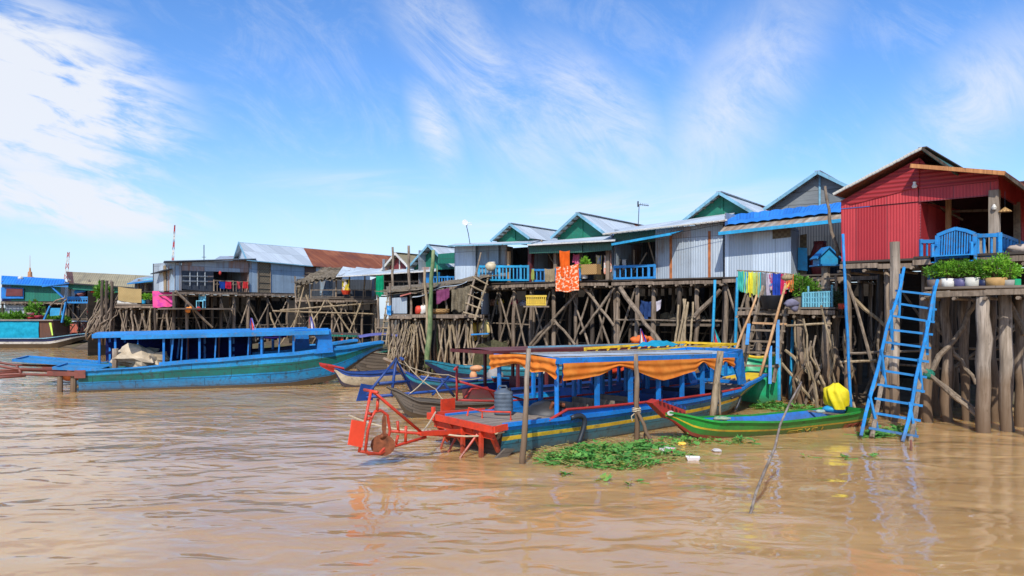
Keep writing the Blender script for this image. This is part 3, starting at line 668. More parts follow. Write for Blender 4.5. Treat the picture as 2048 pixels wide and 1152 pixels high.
m = MB(); a = fp(848, 866); c = fp(1000, 873); m.bar((a[0] - .1, 0, a[1]), (.6, 0, .36), .1, .09); m.build('drive_shaft_beam', M['orange_red'], b)
def rope(root, pts, r=.014, name='rope', sag=.1, n=8):
    q = []
    for a, c in zip(pts, pts[1:]):
        a, c = V(a), V(c)
        for i in range(n): t = i / n; q.append(a.lerp(c, t) - UP * sag * 4 * t * (1 - t))
    q.append(V(pts[-1])); m = MB(); m.tube(q, r, 5); return m.build(name, M['rope'], root)
a = fp(846, 863); rope(b, [(a[0], 0, a[1]), (-.3, .9, .72)], .017, sag=.02); rope(b, [(-2.0, 1.5, .75), (-.9, .3, .47), (-.05, -.98, .5)], .016, sag=.1)
m = MB(); m.tube([(-.3, .98, .55), (-.3, .98, .82)], .05, 6); m.build('mooring_post', M['orange_red'], b)
m = MB(); m.tube([(.3, .1, .6), (.3, .1, .76), (.55, -.5, .78), (.55, -.5, .6)], .02, 6); m.tube([(.3, .1, .76), (.35, .6, .78), (.3, .6, .6)], .02, 6); m.build('deck_bracket', M['orange_red'], b)
# jerrycan and engine on the stern deck
can_w = MO + MD * 1.05 + MN * .28
t = T('jerrycan', 'large grey plastic jerrycan standing on the stern deck of the orange draped boat', 'jerrycan', (can_w.x, can_w.y, .6))
m = MB(); c0 = V((can_w.x, can_w.y, .62))
def canfn(u, v):
    a = u * 2 * math.pi; k = 1 if .02 < v < .84 else (.9 if v <= .02 else max(.25, 1 - (v - .84) * 4.4)); rr = .2 * (1 + .035 * math.sin(v * 40)); cx, sx = math.cos(a), math.sin(a); e = .62
    return c0 + V((math.copysign(abs(cx) ** e, cx) * rr * k, math.copysign(abs(sx) ** e, sx) * rr * k, v * .56))
m.grid(canfn, 24, 22); m.build('body', M['plastic_grey'], t, True)
m = MB(); m.tube([c0 + V((-.12, 0, .52)), c0 + V((-.1, 0, .6)), c0 + V((.05, 0, .6)), c0 + V((.08, 0, .52))], .022, 6); m.build('handle', M['plastic_grey'], t)
m = MB(); m.lathe(c0 + V((.12, -.05, .5)), [(.04, 0), (.04, .06), (.0, .065)], 10); m.build('cap', M['iron'], t)
e = MO + MD * 2.0 - MN * .1
t = T('boat_engine', 'dark greasy engine hump just inside the orange draped boat canopy', 'engine', (e.x, e.y, .22))
m = MB(); m.blob(V((e.x, e.y, .52)), .55, .5, .36, 14, 9, .2, 2.2, 0, 3); m.build('engine_block', M['iron'], t, True)
m = MB(); m.tube([e + V((0, -.3, .6)), e + V((.1, -.35, .85)), e + V((.35, -.3, .8))], .05, 8); m.build('exhaust', M['rust'], t)
# ================= second boat behind it, yellow roof rim
def place2(off, fwd, z=0): return V((-.135, 14.5, 0)) + MN * off + MD * fwd + UP * z
o2 = place2(3.05, 3.5)
b = T('tour_boat', 'blue tour boat with yellow rimmed roof moored behind the orange draped one', 'tour boat', o2, 'covered tour boats', MA, True)
L = 9.7; hb = .9
pt = hull(b, L, [(0, hb), (7, hb), (8.6, .7), (L, .3)], [(0, .75), (7, .7), (8.6, .35), (L, .1)], [(0, .55), (6, .55), (8.6, .7), (L, .95)], [(0, -.1), (7.6, -.1), (L, .7)], [(0, .35, 0), (.35, 1, 1)], [M['boat_blue'], M['boat_blue2']], .2, M['boatdeck'], (.02, .8), 30, M['boat_blue'])
posts(b, [1.0, 2.2, 3.4, 4.6, 5.8, 7.0, 8.0], pt, 1.55, M['boat_blue'], .08, .05)
r2 = roof_slab(b, .7, 8.3, hb + .08, 1.62, 1.66, plain('pale_plank_roof', (.36, .3, .24), .7, .0, .35, 1.0), M['yellow'], .05, .06, .08)
for s in (-1, 1):
    m = MB(); m.bar((3.2, s * .98, 1.74), (8.3, s * .98, 1.8), .06, .07)
    for i in range(11): x = 3.2 + i * .5; m.bar((x, s * .98, 1.66), (x + .12, s * .98, 1.74), .04, .05, V((1, 0, 0)))
    m.build('roof_rail', M['yellow'], r2)
m = MB(); m.bar((8.3, -.98, 1.78), (8.3, .98, 1.78), .06, .07); m.build('roof_rail', M['yellow'], r2)
m = MB()
for s in (-1, 1): m.poly([(7.9, s * .78, 1.6), (8.6, s * .72, 1.6), (9.2, s * .66, .8), (8.7, s * .68, .8), (8.3, s * .72, 1.4)], .05)
m.build('windscreen_panel', M['boat_blue'], b)
for x in (2, 3.2, 4.4, 5.6, 6.8): bench(b, x, .6, .2, M['blue_deep'])
longtail(b, M['red'], 0, {'tubes': [[(-2.3, .75), (-2.3, 1.5)], [(-2.6, 1.5, -.3), (-2.0, 1.5, .35)], [(-2.3, .75), (.2, .5)], [(-2.3, 1.2), (-.2, .6)], [(-1.9, .75, .2), (-1.7, .95, .2), (-1.2, .95, .2), (-.9, .6, .2)]], 'prop': (-2, .6)}, ([(-2.75, .45), (-2.35, .45), (-2.35, .8), (-2.75, .8)], M['orange_red']), prop=False)
tq = o2 + MD * 5.3 + UP * 1.7
m = MB(); m.grid(lambda u, v: tq + MD * (-.8 + 1.8 * u) + MN * (-.35 + .7 * v) + UP * (.1 + .16 * math.sin(u * math.pi) * math.sin(v * math.pi) + .07 * noise.noise(V((u * 7, v * 4, 3)))), 22, 10)
single(m, 'tarpaulin', cloth('turquoise_tarp', (.02, .36, .55), None), 'crumpled turquoise tarpaulin lying on the yellow rimmed boat roof', 'tarpaulin', None, True)
# ================= maroon long boat, third
o3 = place2(6.6, 4.8)
b = T('tour_boat', 'maroon hulled tour boat with long flat roof, furthest of the moored row', 'tour boat', o3, 'covered tour boats', MA, True)
L = 11.5; hb = .9
pt = hull(b, L, [(0, hb * .9), (7, hb), (9, .65), (L, .25)], [(0, .7), (7, .7), (9, .35), (L, .1)], [(0, .5), (6, .5), (9, .7), (L, 1.1)], [(0, -.1), (8, -.1), (L, .9)], [(0, .25, 1), (.25, .6, 0), (.6, 1, 1)], [M['maroonp'], M['blue_deep'], M['boat_low']], .2, M['boatdeck'], (.02, .8), 30, M['blue_deep'])
posts(b, [.9, 2.1, 3.4, 4.7, 6, 7.3, 8.2], pt, 1.6, M['maroonp'], .08, .05)
roof_slab(b, -.3, 8.8, hb + .1, 1.68, 1.6, plain('maroon_flat_roof', (.17, .06, .05), .6, 0, .4, 1.2), M['maroonp'], .06, .05, .1)
m = MB(); m.bar((1.2, -hb - .02, 1.75), (8.8, -hb - .02, 1.67), .06, .05); m.build('roof_edge_strip', M['edge_blue'], b)
for x in (2, 3.4, 4.8, 6.2): bench(b, x, .6, .2, M['maroonp'])
longtail(b, M['blue_deep'], .3, {'tubes': [[(-3.7, .55), (-2.75, 1.5), (-2.2, .55)], [(-2.75, 1.5), (-2.9, .45)], [(-3.7, .5), (-1.0, .5), (.2, .55)], [(-3.3, .85), (-2.3, .85)], [(-2.75, 1.5, -.35), (-2.4, 1.5, .3)], [(-1.9, .95), (-.4, .7), (.2, .72)], [(-1.5, .4), (-.9, .9)], [(-.7, .3), (-1.2, .85)]], 'prop': (-3, .4)}, ([(-4.0, .42), (-3.5, .4), (-3.45, .8), (-3.85, .88)], M['blue_deep']), prop=False, pipes=.045)
rope(b, [(-2.75, .3, 1.45), (-.9, .3, .95), (.4, .3, .8)], .016); rope(b, [(-2.5, .3, 1.45), (-1.6, .0, .6), (-1.3, -.3, .2)], .016); rope(b, [(-2.6, .3, .4), (-1.7, .2, 1.0)], .014)
tq = o3 + MD * 4.2 + MN * -1.02
swag(None, 'tarpaulin', cloth('red_tarp', (.75, .045, .02), (.8, .1, .03)), lambda u: tq + MD * (u * 3.6) + UP * 1.45, lambda u: .5 + .2 * math.sin(u * 7), 50, 12, .06, -MN); o = bpy.data.objects['tarpaulin.001']; tag(o, 'red cloth hung along the side of the maroon boat under its roof', 'cloth')
q = o3 + MD * 7.6 + UP * 1.68
m = MB()
for i in range(3): m.blob(q + MD * (i * .3) + UP * (.1 + .06 * (i == 1)), .26, .2, .13, 12, 8, .5, 3, 0, i)
single(m, 'life_jackets', cloth('orange_vest', (.85, .2, .05), None, scale=8), 'small heap of orange life jackets on the maroon boat roof', 'life jackets', None, True)
# ================= left pair of tour boats
LD = V((.958, .285, 0)).normalized(); LN = V((-LD.y, LD.x, 0)); LA = math.atan2(LD.y, LD.x)
def left_boat(o, label, front):
    b = T('tour_boat', label, 'tour boat', o, 'covered tour boats', LA, True)
    L = 10.7; hb = .98
    wg = [(-1, hb * .9), (0, hb * .95), (6, hb), (8, .85), (9.6, .5), (L, .24)]; wb = [(0, hb * .8), (6, .75), (8, .45), (L, .06)]
    zg = [(0, .74), (1.5, .8), (4, .97), (7, 1.16), (9, 1.36), (L, 1.58)]; zb = [(0, -.1), (7, -.1), (8.6, .12), (L, 1.35)]
    pt = hull(b, L, wg, wb, zg, zb, [(0, .2, 0), (.2, .47, 1), (.47, .82, 2), (.82, 1, 3)], [M['boat_blue2'], M['boat_green'], M['boat_blue2'], M['boat_low'], M['boat_rust']], .35, M['boatdeck'], (.03, .8), 42, M['rail_blue'], .1, .05)
    m = MB(); pts = []
    for i in range(15): x = 8.0 + (L - 8.0) * i / 14; pts.append(x)
    for a, c in zip(pts, pts[1:]):
        m.quad((a, -lerpl(wg, a) + .06, lerpl(zg, a) + .03), (c, -lerpl(wg, c) + .06, lerpl(zg, c) + .03), (c, lerpl(wg, c) - .06, lerpl(zg, c) + .03), (a, lerpl(wg, a) - .06, lerpl(zg, a) + .03), 0, a)
    m.build('bow_deck', M['boatdeck'], b)
    for s in (-1, 1):
        m = MB()
        for a, c in zip(pts, pts[1:]): m.bar((a, s * lerpl(wg, a), lerpl(zg, a) + .05), (c, s * lerpl(wg, c), lerpl(zg, c) + .05), .12, .07)
        m.build('bow_rail', M['rail_blue'], b)
    # stern platform hanging out behind on two posts
    x0, x1 = (1.4, 8.55) if front else (.75, 7.9); sd = -.75 if front else -1.9; lf = .05 if front else .22
    m = MB(); m.quad((sd, -.75, .8 + lf), (0.6, -.92, .78), (.6, .92, .78), (sd, .85, .84 + lf)); m.build('stern_deck', M['boat_blue2'], b)
    m = MB(); m.bar((sd - .05, .85, .84 + lf), (.6, 1.0, .8), .1, .1); m.bar((sd, -.8, .8 + lf), (.6, -.97, .78), .08, .1); m.bar((sd - .05, -.8, .8 + lf), (sd - .05, .85, .84 + lf), .08, .1); m.build('stern_rim', M['rail_blue'], b)
    m = MB(); m.poly([(-.1, -.97, .78), (.25, -.98, .78), (.25, -.98, .5), (-.1, -.97, .5)], .04); m.bar((-1.0, -.75, .68), (.1, -.9, .64), .06, .16); m.build('stern_trim', M['brown_iron'], b)
    for x in ((-.62, -.2) if front else ()):
        m = MB(); m.log((x, -.72, -.3), (x, -.72, .74), .1, .09, 8, 3, .01); m.build('stern_post', M['post_pale'], b)
    longtail(b, M['brown_iron'], .05, {'tubes': [[(.3, .45), (-2.2, .62), (-4.4, .52)], [(-1.9, .55), (-4.4, .4)], [(-.6, .72), (-2.2, .8), (-4.0, 1.2)], [(-2.8, .58), (-2.8, .95)], [(-2.0, .5), (-2.1, .82)], [(-3.5, .5), (-3.5, 1.05)]], 'prop': (-4, .5)}, None, prop=False, pipes=.05)
    if front:
        m = MB()
        for c in ((-.35, -.55, .55), (-.25, .1, .5)): m.blob(V(c), .3, .22, .16, 10, 7, .3, 2, 0, 1)
        m.build('orange_float', plain('orange_plastic', (.6, .16, .05), .5), b, True)
    ZR = lambda x: 1.98 + .018 * (x - 1.4)
    roof_slab(b, x0, x1, hb + .1, ZR(x0), ZR(x1), paint('blue_roof_paint', (.012, .26, .66), .2, rough=.45), M['rail_blue'], .06, .07, .15)
    xs = [2.75, 3.95, 5.0, 6.1, 7.25]
    posts(b, ([.95, 1.5] if not front else []) + xs, pt, ZR, M['boat_blue'], .075, .05)
    posts(b, [2.95] if front else [2.2], pt, ZR, M['boat_blue'], .06, .12, lean=.12)
    posts(b, [3.4, 4.5, 5.6], pt, ZR, M['maroonp'], .05, .5, sides=(1,)); posts(b, [3.3, 4.45, 5.6, 6.7], pt, ZR, M['boat_blue'], .05, .2, lean=.06)
    for s in (-1, 1):
        m = MB(); y = s * .92; y2 = s * .84
        m.poly([(7.28, y, 2.14), (8.62, y2, 2.17), (8.72, y2, 1.27), (8.0, y2 + s * .02, 1.22), (8.1, y2 + s * .02, 1.4), (8.15, y2 + s * .02, 1.75), (8.0, y2 + s * .03, 1.95), (7.8, y, 2.0), (7.28, y, 2.0)], .05)
        m.build('windscreen_panel', M['boat_blue'], b)
    m = MB(); m.poly([(8.68, -.84, 1.27), (8.68, .84, 1.27), (8.62, .84, 1.4), (8.62, -.84, 1.4)], .04); m.build('windscreen_sill', M['boat_blue'], b)
    for s in (-1, 1):
        m = MB(); k = 16
        for i in range(k):
            a, c = 2.6 + 5.8 * i / k, 2.6 + 5.8 * (i + 1) / k
            m.quad((a, s * (lerpl(wg, a) - .01), lerpl(zg, a)), (c, s * (lerpl(wg, c) - .01), lerpl(zg, c)), (c, s * (lerpl(wg, c) - .01), lerpl(zg, c) + .13), (a, s * (lerpl(wg, a) - .01), lerpl(zg, a) + .13), 0, a)
        m.build('side_board', M['rail_blue'] if front else M['navy'], b)  # rear boat's boards navy: its interior shade put into the colour
    for x in (3.2, 4.1, 5.0, 5.9, 6.8, 7.7): bench(b, x, .65, .4 + .03 * x, M['navy'])  # navy benches deepen the interior shade by colour
    return b, pt
oL = V((-15.2, 26.25, 0)) + LN * .98
bL, ptL = left_boat(oL, 'blue and green striped tour boat with open blue canopy, moored alone on open water', True)
oL2 = oL + LN * 2.35 - LD * .8
bL2, ptL2 = left_boat(oL2, 'blue tour boat curtained with dark navy cloth behind the striped one', False)
def lw(o, x, y, z): return o + LD * x + LN * y + UP * z
nc = cloth('navy_curtain', (.006, .009, .06), (.01, .016, .1), trans=.05)
swag(bL, 'curtain', nc, lambda u: V((1.6 + u * 4.1, .9, 1.98)), lambda u: 1.0 - .06 * math.sin(u * 16), 50, 12, .03, (0, -1, 0), 7)  # added dark cloth, stands in for the shade inside the open cabin
swag(bL2, 'curtain', nc, lambda u: V((.8 + u * 5.4, .86, 1.98)), lambda u: 1.15 - .1 * math.sin(u * 20), 60, 12, .03, (0, -1, 0))
swag(bL2, 'curtain', cloth('purple_valance', (.06, .03, .3), None), lambda u: V((2.6 + u * 5.2, -.95, 2.0)), lambda u: .22 + .05 * math.sin(u * 16), 60, 6, .03, (0, -1, 0), 2)
c = lw(oL, 1.75, -.1, .95)
m = MB(); m.blob(c + UP * .2, .85, .62, .42, 18, 10, .55, 1.7, 0, 5); m.blob(c + V((.55, .1, .12)), .5, .5, .32, 14, 8, .6, 2.2, 0, 8)
t = single(m, 'sack_bundle', cloth('beige_tarp', (.42, .33, .22), (.6, .5, .36), scale=2.2, trans=0), 'beige tarpaulin bundle heaped on the deck of the striped tour boat', 'bundle', None, False)
m = MB(); m.log(lw(oL, 1.1, -.55, .3), lw(oL, 1.1, -.55, 1.5), .11, .1, 8, 4, .02); single(m, 'mooring_stake', M['post_pale'], 'short pale wooden stake standing on the stern deck of the striped tour boat', 'stake')
m = MB(); m.log(lw(oL, 1.9, 1.25, -.4), lw(oL, 2.2, 1.25, 1.95), .13, .08, 8, 5, .04); single(m, 'mooring_stake', M['post'], 'taller crooked brown stake between the two left tour boats', 'stake')
m = MB(); c = lw(oL2, 2.65, -.55, .8); m.lathe(c, [(.17, 0), (.17, .35), (.15, .5), (.08, .58), (0, .6)], 12); single(m, 'clay_jar', plain('brown_jar', (.36, .14, .08), .7), 'rounded brown jar on the stern of the navy curtained boat', 'jar', None, True)
# ================= little boats
def canoe(name, label, a, bq, hb, zs, mats, rows, inner, gun=None, deckmat=None, group='small canoes', bow=(.35, .3), zk=-.08, zd=.06, stern_w=.7):
    a, bq = V(a), V(bq); d = (bq - a); L = d.length; ang = math.atan2(d.y, d.x)
    t = T(name, label, 'canoe', (a.x, a.y, 0), group, ang, True)
    pt = hull(t, L, [(0, hb * stern_w), (L * .25, hb * .95), (L * .55, hb), (L * .8, hb * .7), (L, hb * .12)], [(0, hb * stern_w * .6), (L * .5, hb * .62), (L * .8, hb * .3), (L, .02)], zs(L), [(0, zk), (L * .72, zk), (L * .88, zk + .12), (L, zs(L)[-1][1] - .12)], rows, mats, zd, deckmat or mats[0], (.03, .9), 30, gun, .06, .04, inner=inner)
    return t, L, pt
# green canoe: stern to the right, dragon prow to the left
ga, gb = P(1713, HY, 18.9), P(1333, HY, 16.35)
lab = 'leaf green canoe with red eyed prow, yellow rub line and blue inside'
t, L, pt = canoe('canoe', lab, ga, gb, .56, lambda L: [(0, .4), (L * .15, .34), (L * .5, .3), (L * .8, .38), (L, .62)], [M['green_boat'], M['green_boat'], M['yellow'], M['red'], paint('canoe_blue_inside', (.01, .17, .55), .25, rough=.5)], [(0, .42, 0), (.42, .52, 2), (.52, .82, 1), (.82, 1, 3)], 4, M['green_boat'], M['boat_blue'], stern_w=.8)
m = MB(); m.poly([(L - .62, -.1, .36), (L - .1, -.05, .46), (L + .38, 0, .84), (L + .2, 0, .9), (L - .2, -.05, .76), (L - .6, -.1, .62)], .24); m.build('prow', M['red'], t)
m = MB()
def disc(m, c, r, n3, k=10, sx=1.0):
    n3 = V(n3).normalized(); a = n3.cross(UP).normalized(); b2 = a.cross(n3); n = len(m.v)
    for i in range(k): m.v.append(V(c) + a * math.cos(2 * math.pi * i / k) * r * sx + b2 * math.sin(2 * math.pi * i / k) * r)
    m.face(range(n, n + k))
disc(m, (L - .02, .115, .62), .055, (0.2, 1, 0), 10, 1.5); disc(m, (L - .36, .125, .5), .05, (0.2, 1, 0), 10, 1.8); m.build('painted_eye', M['white'], t)
m = MB()
for i in range(7): m.box((L - .45 + i * .11, .06, .68 + .035 * i), .04, .04, .05); m.build('prow_peg', M['blue_deep'], t); m = MB()

m = MB(); m.bar((1.15, -.5, .33), (1.0, .5, .33), .05, .04); m.build('thwart', M['brace'], t)
m = MB(); f = lambda x, v: V((x, pt(x, v, 1).y + .012, pt(x, v, 1).z))
for (x, seg) in ((1.9, 'E'), (2.15, 'V'), (2.4, 'C'), (2.7, '-'), (1.62, 'I')):
    if seg in 'E': chains = [[(0, .58), (0, .75)], [(0, .58), (.14, .58)], [(0, .66), (.1, .66)], [(0, .75), (.14, .75)]]
    elif seg == 'V': chains = [[(0, .58), (.07, .75)], [(.07, .75), (.14, .58)]]
    elif seg == 'C': chains = [[(.14, .58), (0, .6)], [(0, .6), (0, .73)], [(0, .73), (.14, .75)]]
    elif seg == 'I': chains = [[(.05, .58), (.05, .75)]]
    else: chains = [[(0, .62), (.3, .62)], [(0, .72), (.3, .72)]]
    for c_ in chains: m.bar(f(x - c_[0][0] + .1, c_[0][1]), f(x - c_[1][0] + .1, c_[1][1]), .012, .028, V((0, 1, 0)))
m.build('lettering', M['yellow'], t)
m = MB(); k = 8
for i in range(k): m.quad(f(.12 + .8 * i / k, .56), f(.12 + .8 * (i + 1) / k, .56), f(.12 + .8 * (i + 1) / k, .86), f(.12 + .8 * i / k, .86))
m.build('orange_panel', paint('orange_patch', (.5, .12, .02), .5, (.1, .14, .03)), t)
m = MB()
for x in (.25, .45, .65):
    m.bar(f(x, .62) + V((0, .008, 0)), f(x, .8) + V((0, .008, 0)), .012, .03, V((0, 1, 0))); m.bar(f(x, .62) + V((0, .008, 0)), f(x + .12, .64) + V((0, .008, 0)), .012, .03, V((0, 1, 0))); m.bar(f(x + .12, .64) + V((0, .008, 0)), f(x + .12, .8) + V((0, .008, 0)), .012, .03, V((0, 1, 0)))
m.build('lettering', M['red'], t)
c = P(1672, 812, 18.95)
t = T('covered_outboard', 'outboard motor wrapped in a bright yellow cloth on the green canoe stern', 'outboard motor', (c.x, c.y, .35))
m = MB()
def yfn(u, v):
    a = u * 2 * math.pi; z = v; k = (.25 + .03 * math.sin(3 * a + 1) * (1 - v) + .028 * math.sin(8 * a + v * 5) + .02 * noise.noise(V((math.cos(a) * 1.2, math.sin(a) * 1.2, v * 2.0)))) * (1 - max(0, v - .72) ** 1.3 * 4.2) * (1 + .1 * math.sin(v * 4)); s = .1 * v
    return V((c.x + math.cos(a) * k * 1.05 + .1 * (1 - v) - .05 + .16 * max(0, v - .7), c.y + math.sin(a) * k, .42 + z * .6 + .05 * math.sin(2 * a + 2) * (1 - v) + .03 * noise.noise(V((u * 6, v * 6, 1)))))
m.grid(yfn, 48, 24); m.build('cover', cloth('yellow_cloth', (.85, .68, .01), (.9, .75, .05), trans=.15), t, True)
m = MB(); m.blob(V((c.x - .05, c.y, .36)), .3, .2, .1, 12, 7, .2); m.build('motor', M['turq'], t, True)
c = WL(1695, 855) + V((-.55, .25, .36)); m = MB(); m.blob(c, .14, .07, .05, 8, 6, .5, 4); single(m, 'rag', cloth('green_rag', (.3, .5, .42), (.6, .6, .5), scale=9), 'pale rag beside the yellow wrapped outboard', 'rag', None, True)
c = gb + (ga - gb) * .26; c.z = .4; m = MB(); m.blob(c, .2, .12, .05, 10, 7, .5, 4, 0, 3); single(m, 'rag', cloth('green_net', (.1, .45, .28), (.6, .5, .35), scale=9), 'green and tan rag lying on the red prow end of the green canoe', 'rag', None, True)
# bare wooden canoe
t, L, pt = canoe('canoe', 'weathered bare grey wooden canoe lying behind the red propeller frame', P(1035, HY, 21.0), P(783, HY, 19.9), .5, lambda L: [(0, .34), (L * .5, .34), (L * .8, .45), (L, .78)], [M['old_boat'], M['old_boat'], M['boat_low']], [(0, .75, 0), (.75, 1, 2)], 1, M['old_boat'], M['deck_dark'])
m = MB(); m.poly([(L - .25, -.1, .6), (L + .12, -.04, .84), (L + .1, .04, .86), (L - .25, .1, .66)], .04); m.build('prow', M['old_boat'], t)
# white and blue canoe
t, L, pt = canoe('canoe', 'cream and blue canoe with raised red prow under the big blue bow', P(800, HY, 29.2), P(668, HY, 28.0), .45, lambda L: [(0, .55), (L * .5, .5), (L * .8, .54), (L, .72)], [M['blue_deep'], M['cream'], M['navy'], M['blue_deep']], [(0, .22, 0), (.22, .76, 1), (.76, 1, 2)], 3, M['blue_deep'], M['blue_deep'])
m = MB(); m.poly([(L - .35, -.1, .55), (L + .1, -.06, .64), (L + .5, -.02, .86), (L + .55, 0, .95), (L + .1, .04, .86), (L - .35, .1, .74)], .1); m.build('prow', M['red'], t)
# dark teal boat lying along the bank
t, L, pt = canoe('canoe', 'long dark teal boat lying along the mossy bank under the bamboo pier', P(1240, HY, 30.2), P(850, HY, 29.6), .7, lambda L: [(0, .6), (L * .5, .55), (L * .8, .65), (L, .9)], [M['turq'], M['boat_teal'], M['navy'], M['boat_teal']], [(0, .35, 1), (.35, 1, 2)], 3, M['boat_teal'], M['deck_dark'])
# bare hull drawn up beside the big left bow
t, L, pt = canoe('canoe', 'old grey plank boat drawn up behind the cream canoe', P(860, HY, 36.0), P(700, HY, 35.5), .7, lambda L: [(0, .95), (L * .5, .85), (L * .8, .95), (L, 1.1)], [M['old_boat'], M['old_boat'], M['boat_low']], [(0, 1, 0)], 1, M['brace'], M['deck_dark'])
a = WL(829, 765); t, L, pt = canoe('canoe', 'dark weathered canoe with pale peeling prow behind the blue propeller frame', P(985, HY, 26.6), P(800, HY, 26.2), .5, lambda L: [(0, .45), (L * .5, .4), (L * .8, .5), (L, .8)], [M['boat_teal'], M['navy'], M['navy'], M['old_boat']], [(0, .3, 0), (.3, 1, 1)], 3, M['blue_deep'], M['deck_dark'])
m = MB(); m.poly([(L - .3, -.12, .6), (L + .25, -.1, .95), (L + .55, .0, 1.25), (L + .2, .12, 1.12), (L - .25, .14, .75)], .1); m.build('prow', M['post_pale'], t)
t, L, pt = canoe('canoe', 'maroon canoe loaded with odds and ends beside the dark teal boat', P(1215, HY, 27.0), P(985, HY, 25.4), .55, lambda L: [(0, .5), (L * .5, .48), (L * .8, .5), (L, .6)], [M['maroonp'], M['maroonp'], M['turq']], [(0, 1, 0)], 2, M['turq'], M['turq'])
# green boat on its side under the wooden ladder
def green_hull():
    c = P(1517, HY, 22.9); t = T('canoe', 'bright green boat hull showing its rounded end under the wooden ladder', 'canoe', (c.x, c.y, 0), 'small canoes')
    m = MB()
    def fn(u, v):
        px = 1478 + 78 * u; top = 706 + 9 * math.sin(u * 3.1); bot = 800 + 6 * math.sin(u * math.pi); q = P(px, top + (bot - top) * v, 23.0 - .5 * math.sin(v * 2.2) * math.sin(u * 2.6)); return q
    m.grid(fn, 18, 10); m.grid(lambda u, v: fn(1 - u, v) + V((0, .25, 0)), 18, 6)
    m.build('hull', M['green_bright'], t, True); m = MB(); pts = [fn(i / 14, 0) for i in range(15)]; m.tube(pts, .05, 6); m.build('gunwale', M['yellow'], t)
    m = MB(); m.tube([fn(1, i / 8) + V((.03, 0, 0)) for i in range(9)], .06, 6); m.build('stem', M['turq'], t)
green_hull()
# boats on the far left
t = T('covered_boat', 'low houseboat with a turquoise tarpaulin side and pale rub strake, far left', 'boat', P(60, HY, 62) * V((1, 1, 0)))if False else None
c0 = P(-60, HY, 60); c1 = P(176, HY, 60.5); d = c1 - c0; L = V((d.x, d.y, 0)).length
t = T('covered_boat', 'low houseboat with turquoise tarpaulin sides and brown end wall', 'boat', (c0.x, c0.y, 0), None, math.atan2(d.y, d.x), True)
hull(t, L, [(0, 1.3), (L * .75, 1.3), (L * .9, .9), (L, .3)], [(0, 1.0), (L * .75, 1.0), (L * .9, .5), (L, .1)], [(0, .75), (L * .7, .75), (L, 1.1)], [(0, -.1), (L * .75, -.1), (L, .7)], [(0, .3, 0), (.3, .5, 1), (.5, 1, 2)], [M['navy'], M['white'], M['boat_low']], .4, M['deck_dark'], gun=M['edge_blue'], n=20)
zt = 2.15; m = MB(); m.box((L * .38, 0, .6), L * .78, 2.3, zt - .6); m.build('cabin', M['tin_brown'], t)
m = MB(); m.grid(lambda u, v: V((L * .0 + L * .655 * u, -1.2 - .06 * math.sin(v * 3) - .05 * noise.noise(V((u * 9, v * 3, 2))), .68 + (zt - .72) * v)), 40, 8); m.build('tarpaulin', cloth('turquoise_side_tarp', (.01, .3, .45), (.015, .36, .52), trans=.05), t, True)
m = MB(); m.box((L * .38, 0, zt), L * .8, 2.7, .09); m.build('roof', plain('grey_brown_flat_roof', (.23, .19, .17), .7), t)
m = MB(); m.poly([(L * .74, -1.22, 2.0), (L * .76, -1.22, 2.0), (L * .775, -1.22, 1.0), (L * .765, -1.22, 1.0)], .02); m.build('lime_strip', plain('lime', (.5, .7, .1), .6), t)
c0 = P(118, HY, 66); c1 = P(208, HY, 64); d = c1 - c0; L = V((d.x, d.y, 0)).length
t = T('covered_boat', 'boxy salmon red boat behind the stick pile', 'boat', (c0.x, c0.y, 0), None, math.atan2(d.y, d.x), True)
hull(t, L, [(0, .9), (L * .7, .9), (L, .3)], [(0, .7), (L * .7, .6), (L, .1)], [(0, 1.0), (L, 1.15)], [(0, -.1), (L * .8, -.1), (L, .5)], [(0, 1, 0)], [M['maroonp'], M['turq']], .4, M['deck_dark'], n=14)
m = MB(); m.box((L * .5, 0, .8), L * .8, 1.5, 1.2); m.build('cabin', tin('salmon', (.5, .13, .08), .1, .3, 1.0, metal=0), t); m = MB(); m.box((L * .4, 0, 2.0), L * 1.05, 1.9, .07); m.build('roof', M['tin_roof'], t)
# small canopied boats behind the big left bow
for (pa, pb, D, lab, cm, hm, zt) in ((640, 722, 37, 'dark green canopied boat with orange posts beyond the blue bow', M['tin_green'], M['boat_green'], 1.75), (716, 800, 36, 'small boat with arched violet awning beside the stick bundle', None, M['old_boat'], 1.6)):
    c0, c1 = P(pa, HY, D), P(pb, HY, D + .6); d = c1 - c0; L = d.length
    t = T('covered_boat', lab, 'boat', (c0.x, c0.y, 0), None, math.atan2(d.y, d.x), True)
    pt = hull(t, L, [(0, .7), (L * .6, .7), (L, .2)], [(0, .5), (L * .6, .5), (L, .05)], [(0, .8), (L, 1.0)], [(0, -.1), (L * .7, -.1), (L, .7)], [(0, .4, 1), (.4, 1, 0)], [hm, M['cream']], .4, M['deck_dark'], gun=M['tin_green'], n=16)
    if cm: roof_slab(t, 0, L * .95, .8, zt, zt - .08, M['post_dark'], M['tin_green'], .06, .1, .1); posts(t, [.3, L * .5, L * .88], pt, zt, M['orange_red'], .1, .05)
    else:
        m = MB(); m.grid(lambda u, v: V((L * u, -.7 + 1.4 * v, zt + .12 * math.sin(u * 3.1) + .1 * math.sin(v * 3.1))), 10, 6); m.build('awning', cloth('violet_awning', (.16, .17, .45), None), t, True); posts(t, [.1, L * .9], pt, zt, M['iron'], .05, .1)
